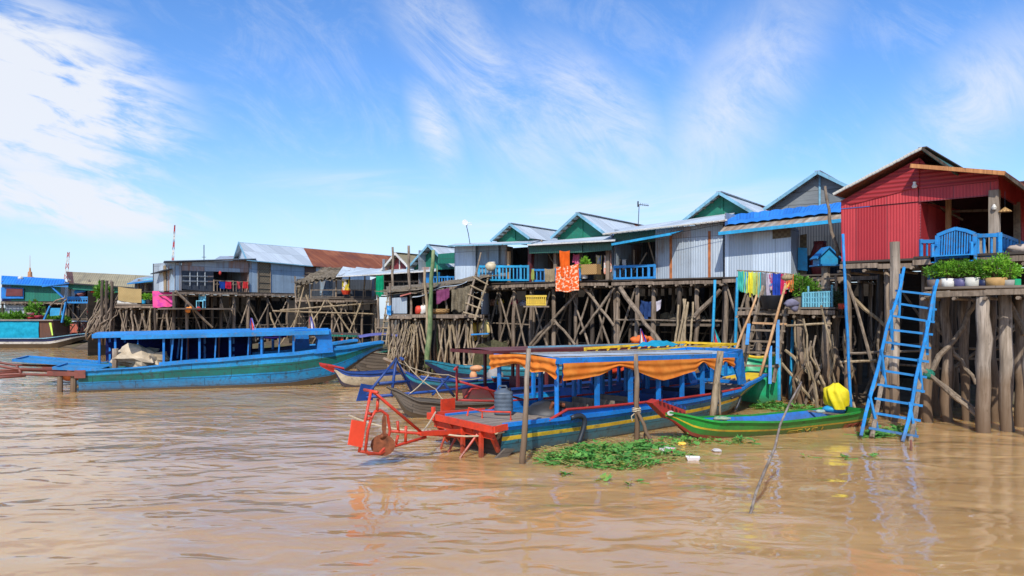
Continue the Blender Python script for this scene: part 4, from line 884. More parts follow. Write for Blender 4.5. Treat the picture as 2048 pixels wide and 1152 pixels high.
# ------------------------------------------------------------------ stilt house kit
FD, RD = V((-.8, .6)), V((.6, .8))
def bankz(q):                                           # how far up the bank a post stands: approximate ground height
    return -.35
class House:
    def __init__(s, name, label, cat, pl, px0, px1, zf, group='stilt houses along the bank'):
        a, b = pl.xy(px0), pl.xy(px1); c = (a + b) / 2
        s.pl = pl; s.px0, s.px1, s.zf = px0, px1, zf; s.t = T(name, label, cat, (c.x, c.y, 0), group)
    def stilts(s, rows=(0.15, 2.2, 4.3, 6.4), step=1.35, r=.12, zb=-.5, mats=('post', 'post', 'post_dark'), ztop=None, px0=None, px1=None, braces=True, name='stilt', wob=.04, skip=()):
        a, b = s.pl.xy(px0 or s.px0), s.pl.xy(px1 or s.px1); L = (b - a).length; n = max(1, round(L / step)); zt = ztop if ztop is not None else s.zf
        n0 = n
        for k, dd in enumerate(rows):
            n = n0 if (k == 0 or step < .6) else max(1, round(n0 * .7))
            for i in range(n + 1):
                if (k, i) in skip: continue
                q = a.lerp(b, i / n) + s.pl.n * (dd + R.uniform(-.12, .12)) + s.pl.d * R.uniform(-.22, .22) * (0 if i in (0, n) and k == 0 else 1)
                z = zt - .02
                m = MB(); m.log((q.x + R.uniform(-.1, .1), q.y, zb), (q.x, q.y, z), (r if k == 0 else r * .85) * R.uniform(.8, 1.12), r * R.uniform(.6, .85), 8, 6, wob); m.build(name, M[R.choice(mats) if k == 0 else ('post_dark' if R.random() < .75 else 'post')], s.t, True)  # rear rows mostly in darker wood: under-house shade put into the colour
            if braces and k < 3:
                for i in range(n):
                    if R.random() < (.62 if k == 0 else .4):
                        q0 = a.lerp(b, i / n) + s.pl.n * (dd - .12); q1 = a.lerp(b, (i + 1) / n) + s.pl.n * (dd - .12); z0, z1 = R.uniform(.3, 1.3), zt - R.uniform(.1, .8)
                        if R.random() < .5: q0, q1 = q1, q0
                        m = MB(); m.log((q0.x, q0.y, z0), (q1.x, q1.y, z1), .05, .04, 6, 4, .03); m.build('brace', M['brace'], s.t)
                        if R.random() < .55:
                            m = MB(); m.log((q1.x, q1.y - .06, z0), (q0.x, q0.y - .06, z1), .05, .04, 6, 4, .03); m.build('brace', M['brace'], s.t)
                if R.random() < .8:
                    z = R.uniform(1.2, 2.6); m = MB(); m.log((*(a + s.pl.n * (dd - .1)), z), (*(b + s.pl.n * (dd - .1)), z + R.uniform(-.15, .15)), .04, .035, 6, 5, .04); m.build('cross_pole', M['brace'], s.t)
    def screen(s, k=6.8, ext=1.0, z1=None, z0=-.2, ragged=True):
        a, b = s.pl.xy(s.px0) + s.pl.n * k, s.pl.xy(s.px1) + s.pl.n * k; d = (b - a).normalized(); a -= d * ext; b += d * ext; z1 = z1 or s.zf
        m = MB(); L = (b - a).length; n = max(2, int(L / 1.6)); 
        m.poly([(*a, z0), (*b, z0), (*b, z1), (*a, z1)], .05); m.build('rear_shade_backdrop', M['screen'], s.t)  # added dark sheet closing the view under the floor, stands in for shade
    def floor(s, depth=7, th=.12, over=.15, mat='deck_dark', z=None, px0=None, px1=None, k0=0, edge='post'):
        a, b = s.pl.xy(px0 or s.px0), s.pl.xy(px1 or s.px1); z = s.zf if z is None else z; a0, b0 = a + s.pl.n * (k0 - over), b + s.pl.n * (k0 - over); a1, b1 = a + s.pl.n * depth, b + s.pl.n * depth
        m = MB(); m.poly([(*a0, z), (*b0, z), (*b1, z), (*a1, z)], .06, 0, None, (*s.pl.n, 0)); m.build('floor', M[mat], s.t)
        m = MB(); L = (b0 - a0).length; k = max(2, int(L / .9))
        for i in range(k):
            p, q = a0.lerp(b0, i / k) - s.pl.n * .03, a0.lerp(b0, (i + 1) / k) - s.pl.n * .03; dz = R.uniform(-.03, .02); m.bar((*p, z - .1 + dz), (*q, z - .1 + dz + R.uniform(-.03, .03)), .06, .13)
        m.build('floor_beam', M[edge], s.t)
        m = MB(); n = max(2, int(L / .55))
        for i in range(n + 1):
            p = a0.lerp(b0, i / n) - s.pl.n * R.uniform(.05, .22); q = p + s.pl.n * 2.5; m.log((*p, z - .23), (*q, z - .23), .045, .04, 6, 1, 0)
        m.build('joists', M['brace'], s.t)
    def wall(s, pts, mat, th=.04, k=0.0, name='wall', label=None):
        pl = s.pl.shift(k) if k else s.pl; m = MB(); m.poly([pl.at(x, y) for x, y in pts], th); return m.build(name, M[mat] if isinstance(mat, str) else mat, s.t, label=label)
    def poly3(s, pts, mat, th=.04, name='wall', udir=None, parent=None):
        m = MB(); m.poly(pts, th, 0, None, udir); return m.build(name, M[mat] if isinstance(mat, str) else mat, parent or s.t)
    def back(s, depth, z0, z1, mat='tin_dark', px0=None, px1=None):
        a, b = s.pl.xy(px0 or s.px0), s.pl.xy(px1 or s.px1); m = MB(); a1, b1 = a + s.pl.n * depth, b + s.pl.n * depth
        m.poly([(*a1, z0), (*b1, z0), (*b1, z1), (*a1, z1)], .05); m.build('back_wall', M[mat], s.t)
        for p in (a, b):
            m = MB(); q = p + s.pl.n * depth; e = (b - a).normalized() * (.03 if p is a else -.03); p2 = p + e + s.pl.n * .05; q = q + e; m.poly([(*p2, z0), (*q, z0), (*q, z1), (*p2, z1)], .04); m.build('side_wall', M['tin_old'], s.t)
    def railing(s, px0, px1, y_top, y_bot, mat='rail_blue', step=.17, k=-.08, w=.04, name='railing', rails=2, y_top1=None, y_bot1=None, pattern=None, rail=.075):
        pl = s.pl.shift(k); a0, b0 = pl.at(px0, y_bot), pl.at(px1, y_bot if y_bot1 is None else y_bot1); a1, b1 = pl.at(px0, y_top), pl.at(px1, y_top if y_top1 is None else y_top1)
        a0.x, a0.y, b0.x, b0.y = a1.x, a1.y, b1.x, b1.y
        m = MB(); m.bar(a1, b1, rail, rail); m.bar(a0, b0, rail * .85, rail * .85)
        if rails > 2: m.bar(a1.lerp(a0, .3), b1.lerp(b0, .3), rail * .7, rail * .7)
        L = (b1 - a1).length; n = max(2, int(L / step))
        for i in range(n + 1):
            t = i / n; big = (i % 6 == 0 or i == n); ww = w * (2.0 if big else 1); m.bar(a0.lerp(b0, t) - UP * (.04 if big else 0), a1.lerp(b1, t) + UP * (.06 if big else 0), ww, ww)
        return m.build(name, M[mat], s.t)
    def roof4(s, pts, mat, edge='edge_blue', th=.03, udir=None, name='roof', trim=.1, edges=(0,)):
        m = MB(); m.poly(pts, th, 0, None, udir); r = m.build(name, M[mat] if isinstance(mat, str) else mat, s.t)
        for e in edges:
            a, b = V(pts[e]), V(pts[(e + 1) % len(pts)]); m = MB(); m.bar(a - UP * .02, b - UP * .02, .05, trim); m.build('trim', M[edge], r)
        return r
    def gable(s, k, apex, left, length, roofm='tin_roof', gmat='green_board', over=.35, edge='edge_blue', right=None, rust=None, base=None, rd=None, wall_th=.05, trimw=.12):
        """gable end standing k behind the front plane, apex and eave given as pixels on that plane; the ridge runs back along the plane's normal."""
        pl = s.pl.shift(k); A, Lp = pl.at(*apex), pl.at(*left)
        d = V((A.x - Lp.x, A.y - Lp.y, 0)); Rp = V((A.x + d.x, A.y + d.y, Lp.z)) if right is None else pl.at(*right)
        n = V((*pl.n, 0)); zb = min(Lp.z, Rp.z) - .1 if base is None else base
        ins = .06
        def tow(p, t): return p.lerp(A, t)
        m = MB(); m.poly([tow(Lp, ins) - UP * .03, V((tow(Lp, ins).x, tow(Lp, ins).y, zb)), V((tow(Rp, ins).x, tow(Rp, ins).y, zb)), tow(Rp, ins) - UP * .03, A - UP * .06], wall_th); m.build('gable_wall', M[gmat] if isinstance(gmat, str) else gmat, s.t)
        m = MB(); m.bar(A - UP * .1 - n * .03, V((A.x, A.y, zb)) - n * .03, .07, .04, n); m.build('gable_batten', M[edge] if gmat != 'green_board' else M['green_board'], s.t)
        o = -n * over; far = n * length
        for E in (Lp, Rp):
            if rust:
                f = n * (length * rust); r = s.roof4([E + o, A + o, A + f, E + f], roofm, edge, .03, n, 'roof', trimw, (0,)); m = MB(); m.poly([E + f, A + f, A + far, E + far], .035, 0, None, n); m.build('roof', M['tin_rust'], s.t)
            else: s.roof4([E + o, A + o, A + far, E + far], roofm, edge, .03, n, 'roof', trimw, (0,))
        m = MB(); m.bar(A + o + UP * .03, A + far + UP * .03, .22, .03, UP); m.build('ridge_cap', M[roofm] if isinstance(roofm, str) else roofm, s.t)
        m = MB()
        for t in (.15, .35, .55, .75, .92):
            for E in (Lp, Rp): q = E.lerp(A, t); m.bar(q + o * .95 - UP * .06, q + n * .3 - UP * .06, .06, .06)
        m.build('rafters', M['brace'], s.t)
        return A, Lp, Rp
def pole(name, label, cat, a, b, r0=.05, r1=None, mat='stick', group=None, seg=6, wob=.03, n=7):
    m = MB(); m.log(a, b, r0, r1 if r1 is not None else r0 * .8, n, seg, wob, .06); return single(m, name, M[mat], label, cat, group, True)
def hang(name, label, cat, a, b, drop, mat, group=None, fold=.04, nu=14, nv=10, uneven=.08, seed=0, narrow=0.0, uv=(1, 1)):
    a, b = V(a), V(b); d = (b - a); nrm = d.cross(UP).normalized(); m = MB()
    dr = drop if callable(drop) else (lambda u: drop)
    def fn(u, v):
        w = fold * math.sin(u * 17 + seed * 3 + 1.2 * math.sin(v * 2)) * (.25 + v) + fold * noise.noise(V((u * 4, v * 3, seed)))
        return a + d * ((u - .5) * (1 - narrow * v) + .5) + nrm * w - UP * (dr(u) * v * (1 + uneven * noise.noise(V((u * 3, 0, seed + 7)))) + .04 * math.sin(u * math.pi))
    m.grid(fn, nu, nv, 0, uv); return single(m, name, mat, label, cat, group, True)
def bush(m, c, rx, ry, rz, n, L=.14, W=.06, mi=0):
    c = V(c)
    for i in range(n):
        d = V((R.gauss(0, 1), R.gauss(0, 1), R.gauss(0, 1))).normalized(); rr = R.random() ** .4; k = .75 + .5 * noise.noise(V((d.x * 1.6 + c.x, d.y * 1.6, d.z * 1.6)))
        p = c + V((d.x * rx, d.y * ry, d.z * rz)) * rr * k; q = (d + V((R.uniform(-.8, .8), R.uniform(-.8, .8), R.uniform(-.2, .9)))).normalized()
        m.leaf(p, q, L * R.uniform(.6, 1.3), W * R.uniform(.7, 1.3), mi, V((R.uniform(-1, 1), R.uniform(-1, 1), R.uniform(.2, 1))))
    return m
FR = V((-.73, .68))
# ================= red house
R0 = PL(1690, 21, FR); zr = 4.17
h = House('stilt_house', 'red corrugated iron house on tall stilts with open veranda, largest at the right', 'house', R0, 1690, 1997, zr)
h.floor(5.5, over=.12, px0=1684, px1=1840); h.floor(5.5, over=.7, px0=1842, px1=2120)
h.wall([(1683, 527), (1840, 520), (1838, 404), (1682, 418)], 'tin_red')
h.wall([(1682, 417), (1837, 403), (1836, 374), (1700, 408), (1682, 400)], 'tin_red', k=-.03, name='upper_wall')
h.wall([(1680, 403), (1702, 409), (1838, 374), (1838, 316)], 'tin_redh', k=-.06, name='gable_wall')
h.wall([(1838, 316), (1838, 380), (1997, 363), (1997, 350), (1860, 338), (1842, 318)], 'tin_redh', k=-.02, name='gable_wall')
h.wall([(1838, 379), (1838, 404), (1997, 390), (1997, 362)], 'tin_red', k=-.05, name='header')
n3 = V((*R0.n, 0))
A, E = R0.shift(-.35).at(1845, 297), R0.shift(-.35).at(1667, 390); Rr = R0.shift(-.35).at(1912, 345)
patch = tin('patchy_painted_edge', (.3, .28, .24), .5, .5, .35, metal=0, c2=(.6, .58, .5))
m = MB(); m.poly([E, A, A + n3 * 7, E + n3 * 7], .05, 0, None, n3); rf = m.build('roof', M['tin_rust'], h.t)
m = MB()
for i in range(26):
    m.bar(E.lerp(A, i / 26) - n3 * .03 + UP * .01, E.lerp(A, (i + 1) / 26) - n3 * .03 + UP * R.uniform(0, .02), .05, .075)
m.build('roof_edge', patch, rf)
m = MB(); m.poly([A, Rr, Rr + n3 * 7, A + n3 * 7], .05, 0, None, n3); m.build('roof', M['green_dull'], h.t)
m = MB(); m.bar(A - n3 * .03, Rr - n3 * .03, .05, .06); m.bar(A + UP * .03, A + n3 * 7 + UP * .03, .2, .03); m.build('roof_edge', M['post_dark'], h.t)
A2, B2, C2 = R0.shift(-.5).at(1822, 332), R0.shift(-.5).at(2011, 347), R0.shift(-.5).at(2085, 402)
h.roof4([A2, B2, B2 + n3 * 5.5, A2 + n3 * 5.5], 'tin_rust', 'brace', .04, n3, 'porch_roof', .06); h.roof4([B2, C2, C2 + n3 * 5.5, B2 + n3 * 5.5], 'tin_rust', 'post_dark', .04, n3, 'porch_roof', .06)
m = MB(); m.bar(A2 - n3 * .05, B2 - n3 * .05, .05, .1); m.build('fascia', wood('orange_fascia', (.42, .17, .06), (.6, .28, .1)), h.t)
q = R0.at(1997, 500); RS = PL(1997, q.y, R0.n)
hs_ = lambda pts, mat, name='side_wall', k=0.0: h.poly3([(RS.shift(k) if k else RS).at(x, y) for x, y in pts], mat, .04, name)
hs_([(1998, 352), (1998, 389), (2042, 415), (2060, 424), (2100, 447), (2100, 410), (2060, 380)], 'tin_red', 'header')
hs_([(2042, 415), (2044, 500), (2100, 520), (2100, 447)], 'tin_red')
RI = PL(1842, R0.at(1842, 500).y, R0.n)
h.poly3([RI.at(1842, 404), RI.at(1842, 519), RI.at(1925, 522), RI.at(1925, 420)], 'tin_red', .04, 'inner_wall')
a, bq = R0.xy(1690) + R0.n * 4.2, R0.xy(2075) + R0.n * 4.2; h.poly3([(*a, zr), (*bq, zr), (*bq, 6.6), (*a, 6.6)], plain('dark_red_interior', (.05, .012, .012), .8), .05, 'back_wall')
for (px, k, w, mt, yt, yb) in ((1989, -.05, .22, 'post_pale', 389, 512), (1897, 1.6, .12, 'stick_gold', 400, 505), (1862, 1.4, .06, 'brace', 410, 505)):
    pl = R0.shift(k); m = MB(); m.bar(pl.at(px, yb), V((*pl.xy(px), pl.at(px, yt).z + .1)), w, w, n3); m.build('veranda_post', M[mt], h.t)
m = MB(); q0 = RS.at(2034, 412); m.bar(V((q0.x, q0.y, zr)), q0 + UP * .1, .14, .14, n3); m.build('veranda_post', M['brace'], h.t)
m = MB(); m.bar(R0.shift(1.5).at(1860, 405), R0.shift(3).at(1925, 440), .05); m.build('inner_beam', M['brace'], h.t)
m = MB(); m.bar(R0.shift(3).at(1850, 425), R0.shift(3).at(2000, 420), .07); m.build('inner_beam', M['brace'], h.t)
m = MB(); m.lathe(R0.shift(-.14).at(1829, 376), [(.05, 0), (.07, .05), (.04, .1), (.04, .16)], 8); m.build('wall_lamp', M['white'], h.t)
m = MB(); m.lathe(R0.shift(-.2).at(1988, 415), [(.05, -.05), (.06, .0), (.02, .08)], 8); m.build('wall_lamp', M['white'], h.t)
h.stilts((.25, 2.4, 4.4), 1.0, .11, px1=1840, mats=('post', 'post_dark', 'post')); h.stilts((1.2, 3.4), 1.7, .11, px0=1845, px1=2110, mats=('post_dark',)); h.screen(6.0, .8)  # dark wood under the veranda carries the shade in its colour
h.railing(1842, 1878, 483, 516, 'rail_blue', .13, -.62, .035, rail=.09); h.railing(1953, 1998, 472, 510, 'rail_blue', .15, -.62, .045, rail=.09, y_top1=470)
rsp = RS.shift(.0); m = MB(); a0, a1 = rsp.at(2000, 470), rsp.at(2050, 488); b0, b1 = rsp.at(2000, 508), rsp.at(2050, 510)
n = 8
for i in range(n + 1):
    t = i / n; p = a0.lerp(a1, t); m.bar((p.x, p.y, zr), p, .07)
m.bar(a0, a1, .08); m.build('railing', M['rail_blue'], h.t)
q = R0.shift(-.1).at(2010, 424); t = T('hanging_lamp', 'woven conical lamp shade hanging in the red house side opening', 'lamp', q)
m = MB(); m.lathe(q, [(.15, 0), (.13, .03), (.03, .1), (.01, .12)], 12); m.build('shade', M['basket'], t); m = MB(); m.tube([q + UP * .1, q + UP * .5], .006, 4); m.build('cord', M['iron'], t)
# blue garden bench on the veranda edge
BP = R0.shift(-.85); q = BP.at(1915, 520); t = T('bench', 'bright blue slatted bench with arched back on the red house veranda', 'bench', (q.x, q.y, zr - .02))
pts = [BP.at(1875, 471), BP.at(1894, 463), BP.at(1912, 457), BP.at(1932, 461), BP.at(1951, 468)]
m = MB()
for a, c in zip(pts, pts[1:]): m.bar(a, c, .08, .08)
def top(u):
    s = u * 4; i = min(3, int(s)); return pts[i].lerp(pts[i + 1], s - i)
bl, br_ = BP.at(1873, 516), BP.at(1950, 512); m.bar(bl, br_, .07)
for u in (0, 1): m.bar(top(u), bl.lerp(br_, u), .085)
for i in range(1, 15): u = i / 15; m.bar(top(u), bl.lerp(br_, u), .035, .03)
m.build('backrest', M['rail_blue'], t)
m = MB(); sf = -n3 * .38
for i in range(5): o = sf * (i / 4.); m.bar(bl + o + UP * .02, br_ + o + UP * .02, .07, .03)
m.build('seat', M['rail_blue'], t)
for e in (bl, br_):
    m = MB(); m.bar(e + UP * .32, e + sf + UP * .3, .06, .05); m.bar(e + sf + UP * .3, e + sf - UP * .12, .06); m.build('armrest', M['rail_blue'], t)
    for o in (0, 1): m = MB(); m.bar(e + sf * o, V((e.x + sf.x * o, e.y + sf.y * o, zr - .15)), .06); m.build('leg', M['rail_blue'], t)
# lower landing platform with plant pots
R1 = PL(1970, 17.5, FR); zl = 3.36
g = House('landing_platform', 'rough plank landing on thick round posts below the red veranda', 'platform', R1, 1852, 2110, zl, 'platforms on stilts')
dep = abs((R0.p - R1.p).dot(R1.n)) + .2
g.floor(dep, over=.12, mat='deck', edge='brace')
for (px, k, r) in ((1968, .0, .155), (2011, .55, .145), (2062, .1, .15), (1893, 1.3, .12), (1852, .9, .13), (1930, 1.9, .11), (1985, 2.2, .11), (2040, 1.7, .12), (1870, 2.4, .1), (2075, 2.4, .1)):
    q = R1.shift(k).xy(px); m = MB(); m.log((q.x + .03, q.y, -.6), (q.x - .02, q.y, zl - .06), r * 1.06, r * .95, 10, 7, .045, .06); m.build('stilt', M['post_pale' if k < .6 else 'post'], g.t, True)
for (p, q, r) in ((P(1865, 740, 19.0), P(1958, 600, 18.6), .07), (P(1862, 632, 19.4), P(1905, 700, 19.2), .06), (P(1900, 690, 19.2), P(1952, 768, 18.9), .06), (P(1845, 740, 18.6), P(1960, 828, 18.3), .06), (P(2012, 590, 18.6), P(2050, 670, 18.2), .09), (P(1975, 640, 19.6), P(2048, 712, 19.4), .05), (P(2048, 640, 19.4), P(1990, 700, 19.6), .045)):
    m = MB(); m.log(p, q, r, r * .8, 7, 5, .05); m.build('brace', M['brace'], g.t)
m = MB(); m.log(R1.shift(-.05).at(1845, 592), R1.shift(-.1).at(1900, 588), .09, .08); m.build('beam_end', M['post_pale'], g.t)
t_post = R0.shift(-1.1)
m = MB(); q = P(1789, 600, 19.3); m.log((q.x, q.y, -.5), (q.x, q.y, CH + (625 - 484) / F * 19.3), .13, .115, 8, 8, .02); single(m, 'square_post', M['post_pale'], 'tall grey hewn post rising in front of the red wall beside the blue ladder', 'post', 'loose standing posts')
m = MB(); q = P(1964, 540, 18.3); m.log((q.x - .03, q.y, zl), (q.x, q.y, CH + (625 - 472) / F * 18.3), .12, .1, 7, 6, .04, .12); single(m, 'stump_post', M['post_pale'], 'gnarled pale stump standing on the landing beside the blue bench', 'post', 'loose standing posts')
q = P(1690, 700, 20.2); pole('painted_pole', 'long bright blue pole leaning against the red house corner', 'pole', P(1703, 838, 19.9), P(1686, 468, 20.3), .045, .04, 'rail_blue', 'blue painted poles', 7, .015)
for (px, yt, yb, D, lab) in ((1586, 640, 790, 24.0, 'thin blue pole standing between posts left of the yellow bundle'), (1430, 560, 700, 27.6, 'blue painted post under the streaked tin house'), (1475, 555, 705, 27.0, 'turquoise pipe post left of the wooden ladder')):
    pole('painted_pole', lab, 'pole', P(px - 6, yb + 20, D), P(px, yt, D), .06, .055, 'turq', 'blue painted poles', 5, .01)
# blue ladder
t = T('ladder', 'long blue runged ladder with blue handrails rising from the water to the landing', 'ladder', WL(1780, 880), 'ladders')
S0, S1 = P(1745, 868, 16.7), P(1803, 562, 18.7); S2, S3 = P(1822, 880, 16.35), P(1868, 570, 18.3)
for a, c in ((S0, S1), (S2, S3)): m = MB(); m.log(a - (c - a) * .02, c, .055, .05, 7, 6, .015); m.build('stringer', M['brace'], t)
for i in range(11):
    u = (i + .35) / 11.2; a, c = S0.lerp(S1, u), S2.lerp(S3, u); d = (c - a).normalized(); o = V((0, -.06, 0)); m = MB(); m.bar(a - d * .12 + o + UP * R.uniform(-.015, .015), c + d * .1 + o + UP * R.uniform(-.02, .02), .05, .05); m.build('rung', M['rail_blue'], t)
for (a, c, SA, SB) in ((P(1722, 872, 16.5), P(1808, 535, 18.4), S0, S1), (P(1805, 884, 16.2), P(1875, 560, 18.0), S2, S3)):
    m = MB(); m.log(a, c, .042, .038, 7, 8, .03); m.build('handrail', M['rail_blue'], t)
    for u in (.12, .38, .62, .85):
        m = MB(); p = a.lerp(c, u + .06); q = SA.lerp(SB, max(0, u - .02)); m.bar(p + UP * .18, q - UP * .28 + V((.02, -.05, 0)), .055, .05); m.build('handrail_support', M['rail_blue'], t)
m = MB(); m.log(P(1843, 738, 18.4), P(1955, 832, 17.9), .06, .05); single(m, 'slanting_pole', M['brace'], 'brown pole slanting from the blue ladder down to the pale round post', 'pole')
q = P(1857, 748, 18.4); m = MB(); m.blob(q, .17, .13, .12, 10, 7, .6, 4); single(m, 'net_bundle', cloth('green_net_bundle', (.02, .16, .11), (.05, .3, .2), scale=20), 'tangled green net bundle tied to the pole beside the blue ladder', 'net', None, True)
# ================= blue roofed tin house
B0 = PL(1447, 27.8, FD); zb_ = 4.05
h = House('stilt_house', 'pale tin house with bright blue ridged roof beside the red house', 'house', B0, 1449, 1690, zb_)
h.floor(6, px1=1760); h.wall([(1450, 563), (1450, 462), (1582, 448), (1582, 572)], 'tin_pale')
q = B0.at(1582, 500); BS = PL(1582, q.y, B0.n); h.poly3([BS.at(1583, 450), BS.at(1583, 572), BS.at(1598, 570), BS.at(1598, 460)], 'tin_pale', .04, 'side_wall')
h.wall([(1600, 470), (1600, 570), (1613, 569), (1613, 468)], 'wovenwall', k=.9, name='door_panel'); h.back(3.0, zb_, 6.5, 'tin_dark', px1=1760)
h.wall([(1545, 452), (1545, 478), (1581, 474), (1581, 449)], 'wovenwall', k=-.03, name='wall_patch')
f0, f1 = B0.shift(-.7).at(1437, 466), B0.shift(-.7).at(1700, 438); k0, k1 = B0.shift(.5).at(1455, 446), B0.shift(.5).at(1760, 412)
flak = tin('flaking_eave_sheet', (.36, .34, .29), .75, .3, .5, metal=0, c2=(.55, .52, .42), rustc=(.3, .17, .08)); rr = h.roof4([f0, f1, k1, k0], flak, 'turq', .04, None, 'lower_roof', .12)
f0, f1 = B0.shift(-.05).at(1450, 444), B0.shift(-.05).at(1765, 407); k0, k1 = B0.shift(1.4).at(1449, 432), B0.shift(1.4).at(1780, 395)
m = MB(); nn = 90
def brf(u, v):
    return f0.lerp(f1, u).lerp(k0.lerp(k1, u), v) + UP * (.035 * abs(math.sin(u * 42)))
m.grid(brf, nn * 3, 2, 0, (10, 1)); m.grid(lambda u, v: brf(u, 1 - v) - UP * .13, nn * 3, 1); m.grid(lambda u, v: brf(u, 0) - UP * .13 * (1 - v), nn * 3, 1); m.build('upper_roof', M['tin_bluep'], h.t)
h.gable(3.2, (1640, 346), (1533, 420), 7, 'tin_roof', 'grey_board', .35)
h.stilts((.2, 1.6, 3.4, 5), 1.0, .11, px1=1720); h.screen(6.6, 3.5)
h.wall([(1596, 495), (1595, 540), (1615, 542), (1614, 496)], 'turq', k=.7, name='blue_shutter')
q = P(1654, 505, 24.2)
t = T('spirit_house', 'small turquoise peaked shrine box on a rough post', 'shrine', (q.x, q.y, 2.9))
m = MB(); c = V((q.x, q.y, CH + (625 - 529) / F * 24.2)); w = .3; hh = .28
pr = [(-w, 0), (w, 0), (w, hh * .75), (0, hh * 1.9), (-w, hh * .75)]
m.poly([c + V((x, -.12, z)) for x, z in pr], .5); m.build('box', M['turq'], t)
m = MB(); m.bar(c + V((-w - .1, .1, hh * .62)), c + V((0, .1, hh * 2.0)), .6, .04, V((.6, 0, -1))); m.bar(c + V((w + .1, .1, hh * .62)), c + V((0, .1, hh * 2.0)), .6, .04, V((-.6, 0, -1))); m.bar(c + V((-w - .1, .1, -.03)), c + V((w + .1, .1, -.03)), .7, .05); m.build('roof', M['rail_blue'], t)
m = MB(); m.log((c.x, c.y + .1, 2.9), (c.x, c.y + .1, c.z), .16, .14, 8, 4, .02); m.build('post', M['post_pale'], t)
pole('bent_pole', 'bent brown pole leaning up against the blue roof beside the red house', 'pole', P(1678, 512, 22.6), P(1650, 372, 22.9), .06, .04, 'brace', None, 6, .08)
# ================= streaked tin house
T0 = PL(1447, 28.3, FD); zt_ = 4.08
h = House('stilt_house', 'streaked grey tin house with green gable and small blue balcony', 'house', T0, 1228, 1446, zt_)
h.floor(6.5); h.wall([(1311, 560), (1311, 458), (1446, 446), (1446, 557)], 'tin'); h.back(2.5, zt_, 6.25)
for (x, y0, y1) in ((1339, 470, 557), (1416, 462, 555)): h.wall([(x, y1), (x, y0), (x + 5, y0), (x + 5, y1)], plain('rust_streak', (.38, .13, .045), .85, 0, .4), .02, -.02, 'rust_strip')
h.wall([(1228, 490), (1228, 464), (1311, 457), (1311, 483)], 'green_dull', name='header')
f0, f1 = T0.shift(-.5).at(1206, 467), T0.shift(-.5).at(1454, 439); b0, b1 = T0.shift(2.6).at(1225, 459), T0.shift(2.6).at(1470, 425)
rr = h.roof4([f0, f1, b1, b0], 'tin_roof', 'white', .04, None, 'roof', .05); m = MB()
for i in range(22): m.bar(f0.lerp(f1, i / 22) - UP * .04, f0.lerp(f1, (i + .8) / 22) - UP * .045, .08, .06)
m.build('roof_edge', patch, rr)
h.gable(2.6, (1445, 387), (1370, 446), 8, 'tin_roof', 'green_board', .4, rust=.55)
f0, f1 = T0.shift(-1.0).at(1224, 489), T0.shift(-1.0).at(1342, 468); m = MB(); m.bar(f0, f1, .09, .09); m.poly([f0 + UP * .02, f1 + UP * .02, f1 + n3 * .9 + UP * .22, f0 + n3 * .9 + UP * .22], .03); m.build('awning', M['turq'], h.t)
for (x0, y0, x1, y1) in ((1296, 480, 1311, 530), (1270, 545, 1294, 505), (1268, 500, 1268, 540)):
    m = MB(); m.bar(T0.shift(.3).at(x0, y0), T0.shift(.3).at(x1, y1), .05); m.build('frame_strut', M['brace'], h.t)
h.railing(1229, 1309, 534, 557, 'rail_blue', .24, -.1, .05, rail=.1, y_top1=531, y_bot1=555)
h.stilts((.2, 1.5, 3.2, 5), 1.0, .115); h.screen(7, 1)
m = MB(); m.log(T0.shift(-.4).at(1240, 575), T0.shift(-1.0).at(1335, 707), .1, .075, 8, 7, .06); m.build('brace', M['brace'], h.t)
m = MB(); m.log(T0.shift(-.2).at(1389, 634), T0.shift(-.2).at(1441, 580), .09, .08, 7, 4, .03); m.build('brace', M['brace'], h.t)
m = MB(); a, c = T0.shift(1.0).col(1262, 2.35), T0.shift(1.0).col(1440, 2.35); a2, c2 = T0.shift(2.6).col(1262, 2.35), T0.shift(2.6).col(1440, 2.35); m.poly([a, c, c2, a2], .1); m.build('lower_shelf', M['deck'], h.t)
for i in range(14):
    q = T0.shift(1.3 + R.random()).col(R.uniform(1325, 1430), 2.36); m = MB(); m.blob(q + UP * .15, R.uniform(.12, .3), .2, R.uniform(.1, .3), 8, 6, .6, 3, 0, i)
    single(m, 'sack', M[R.choice(['straw', 'thatch', 'brace', 'basket'])], 'lumpy brown sack stored on the shelf under the streaked tin house', 'sack', 'sacks stored under the streaked tin house', True)
for i, (x0, x1) in enumerate(((1352, 1371), (1358, 1376), (1363, 1374), (1372, 1367), (1378, 1386), (1350, 1357))):
    pole('leaning_pole', 'pale pole in the sheaf leaning on a stilt of the streaked tin house', 'pole', T0.shift(-.7).at(x0, 712), T0.shift(-.1).at(x1, 598 + 6 * (i % 3)), .055, .04, 'stick', 'sheaf of poles under the streaked tin house', 5, .03)
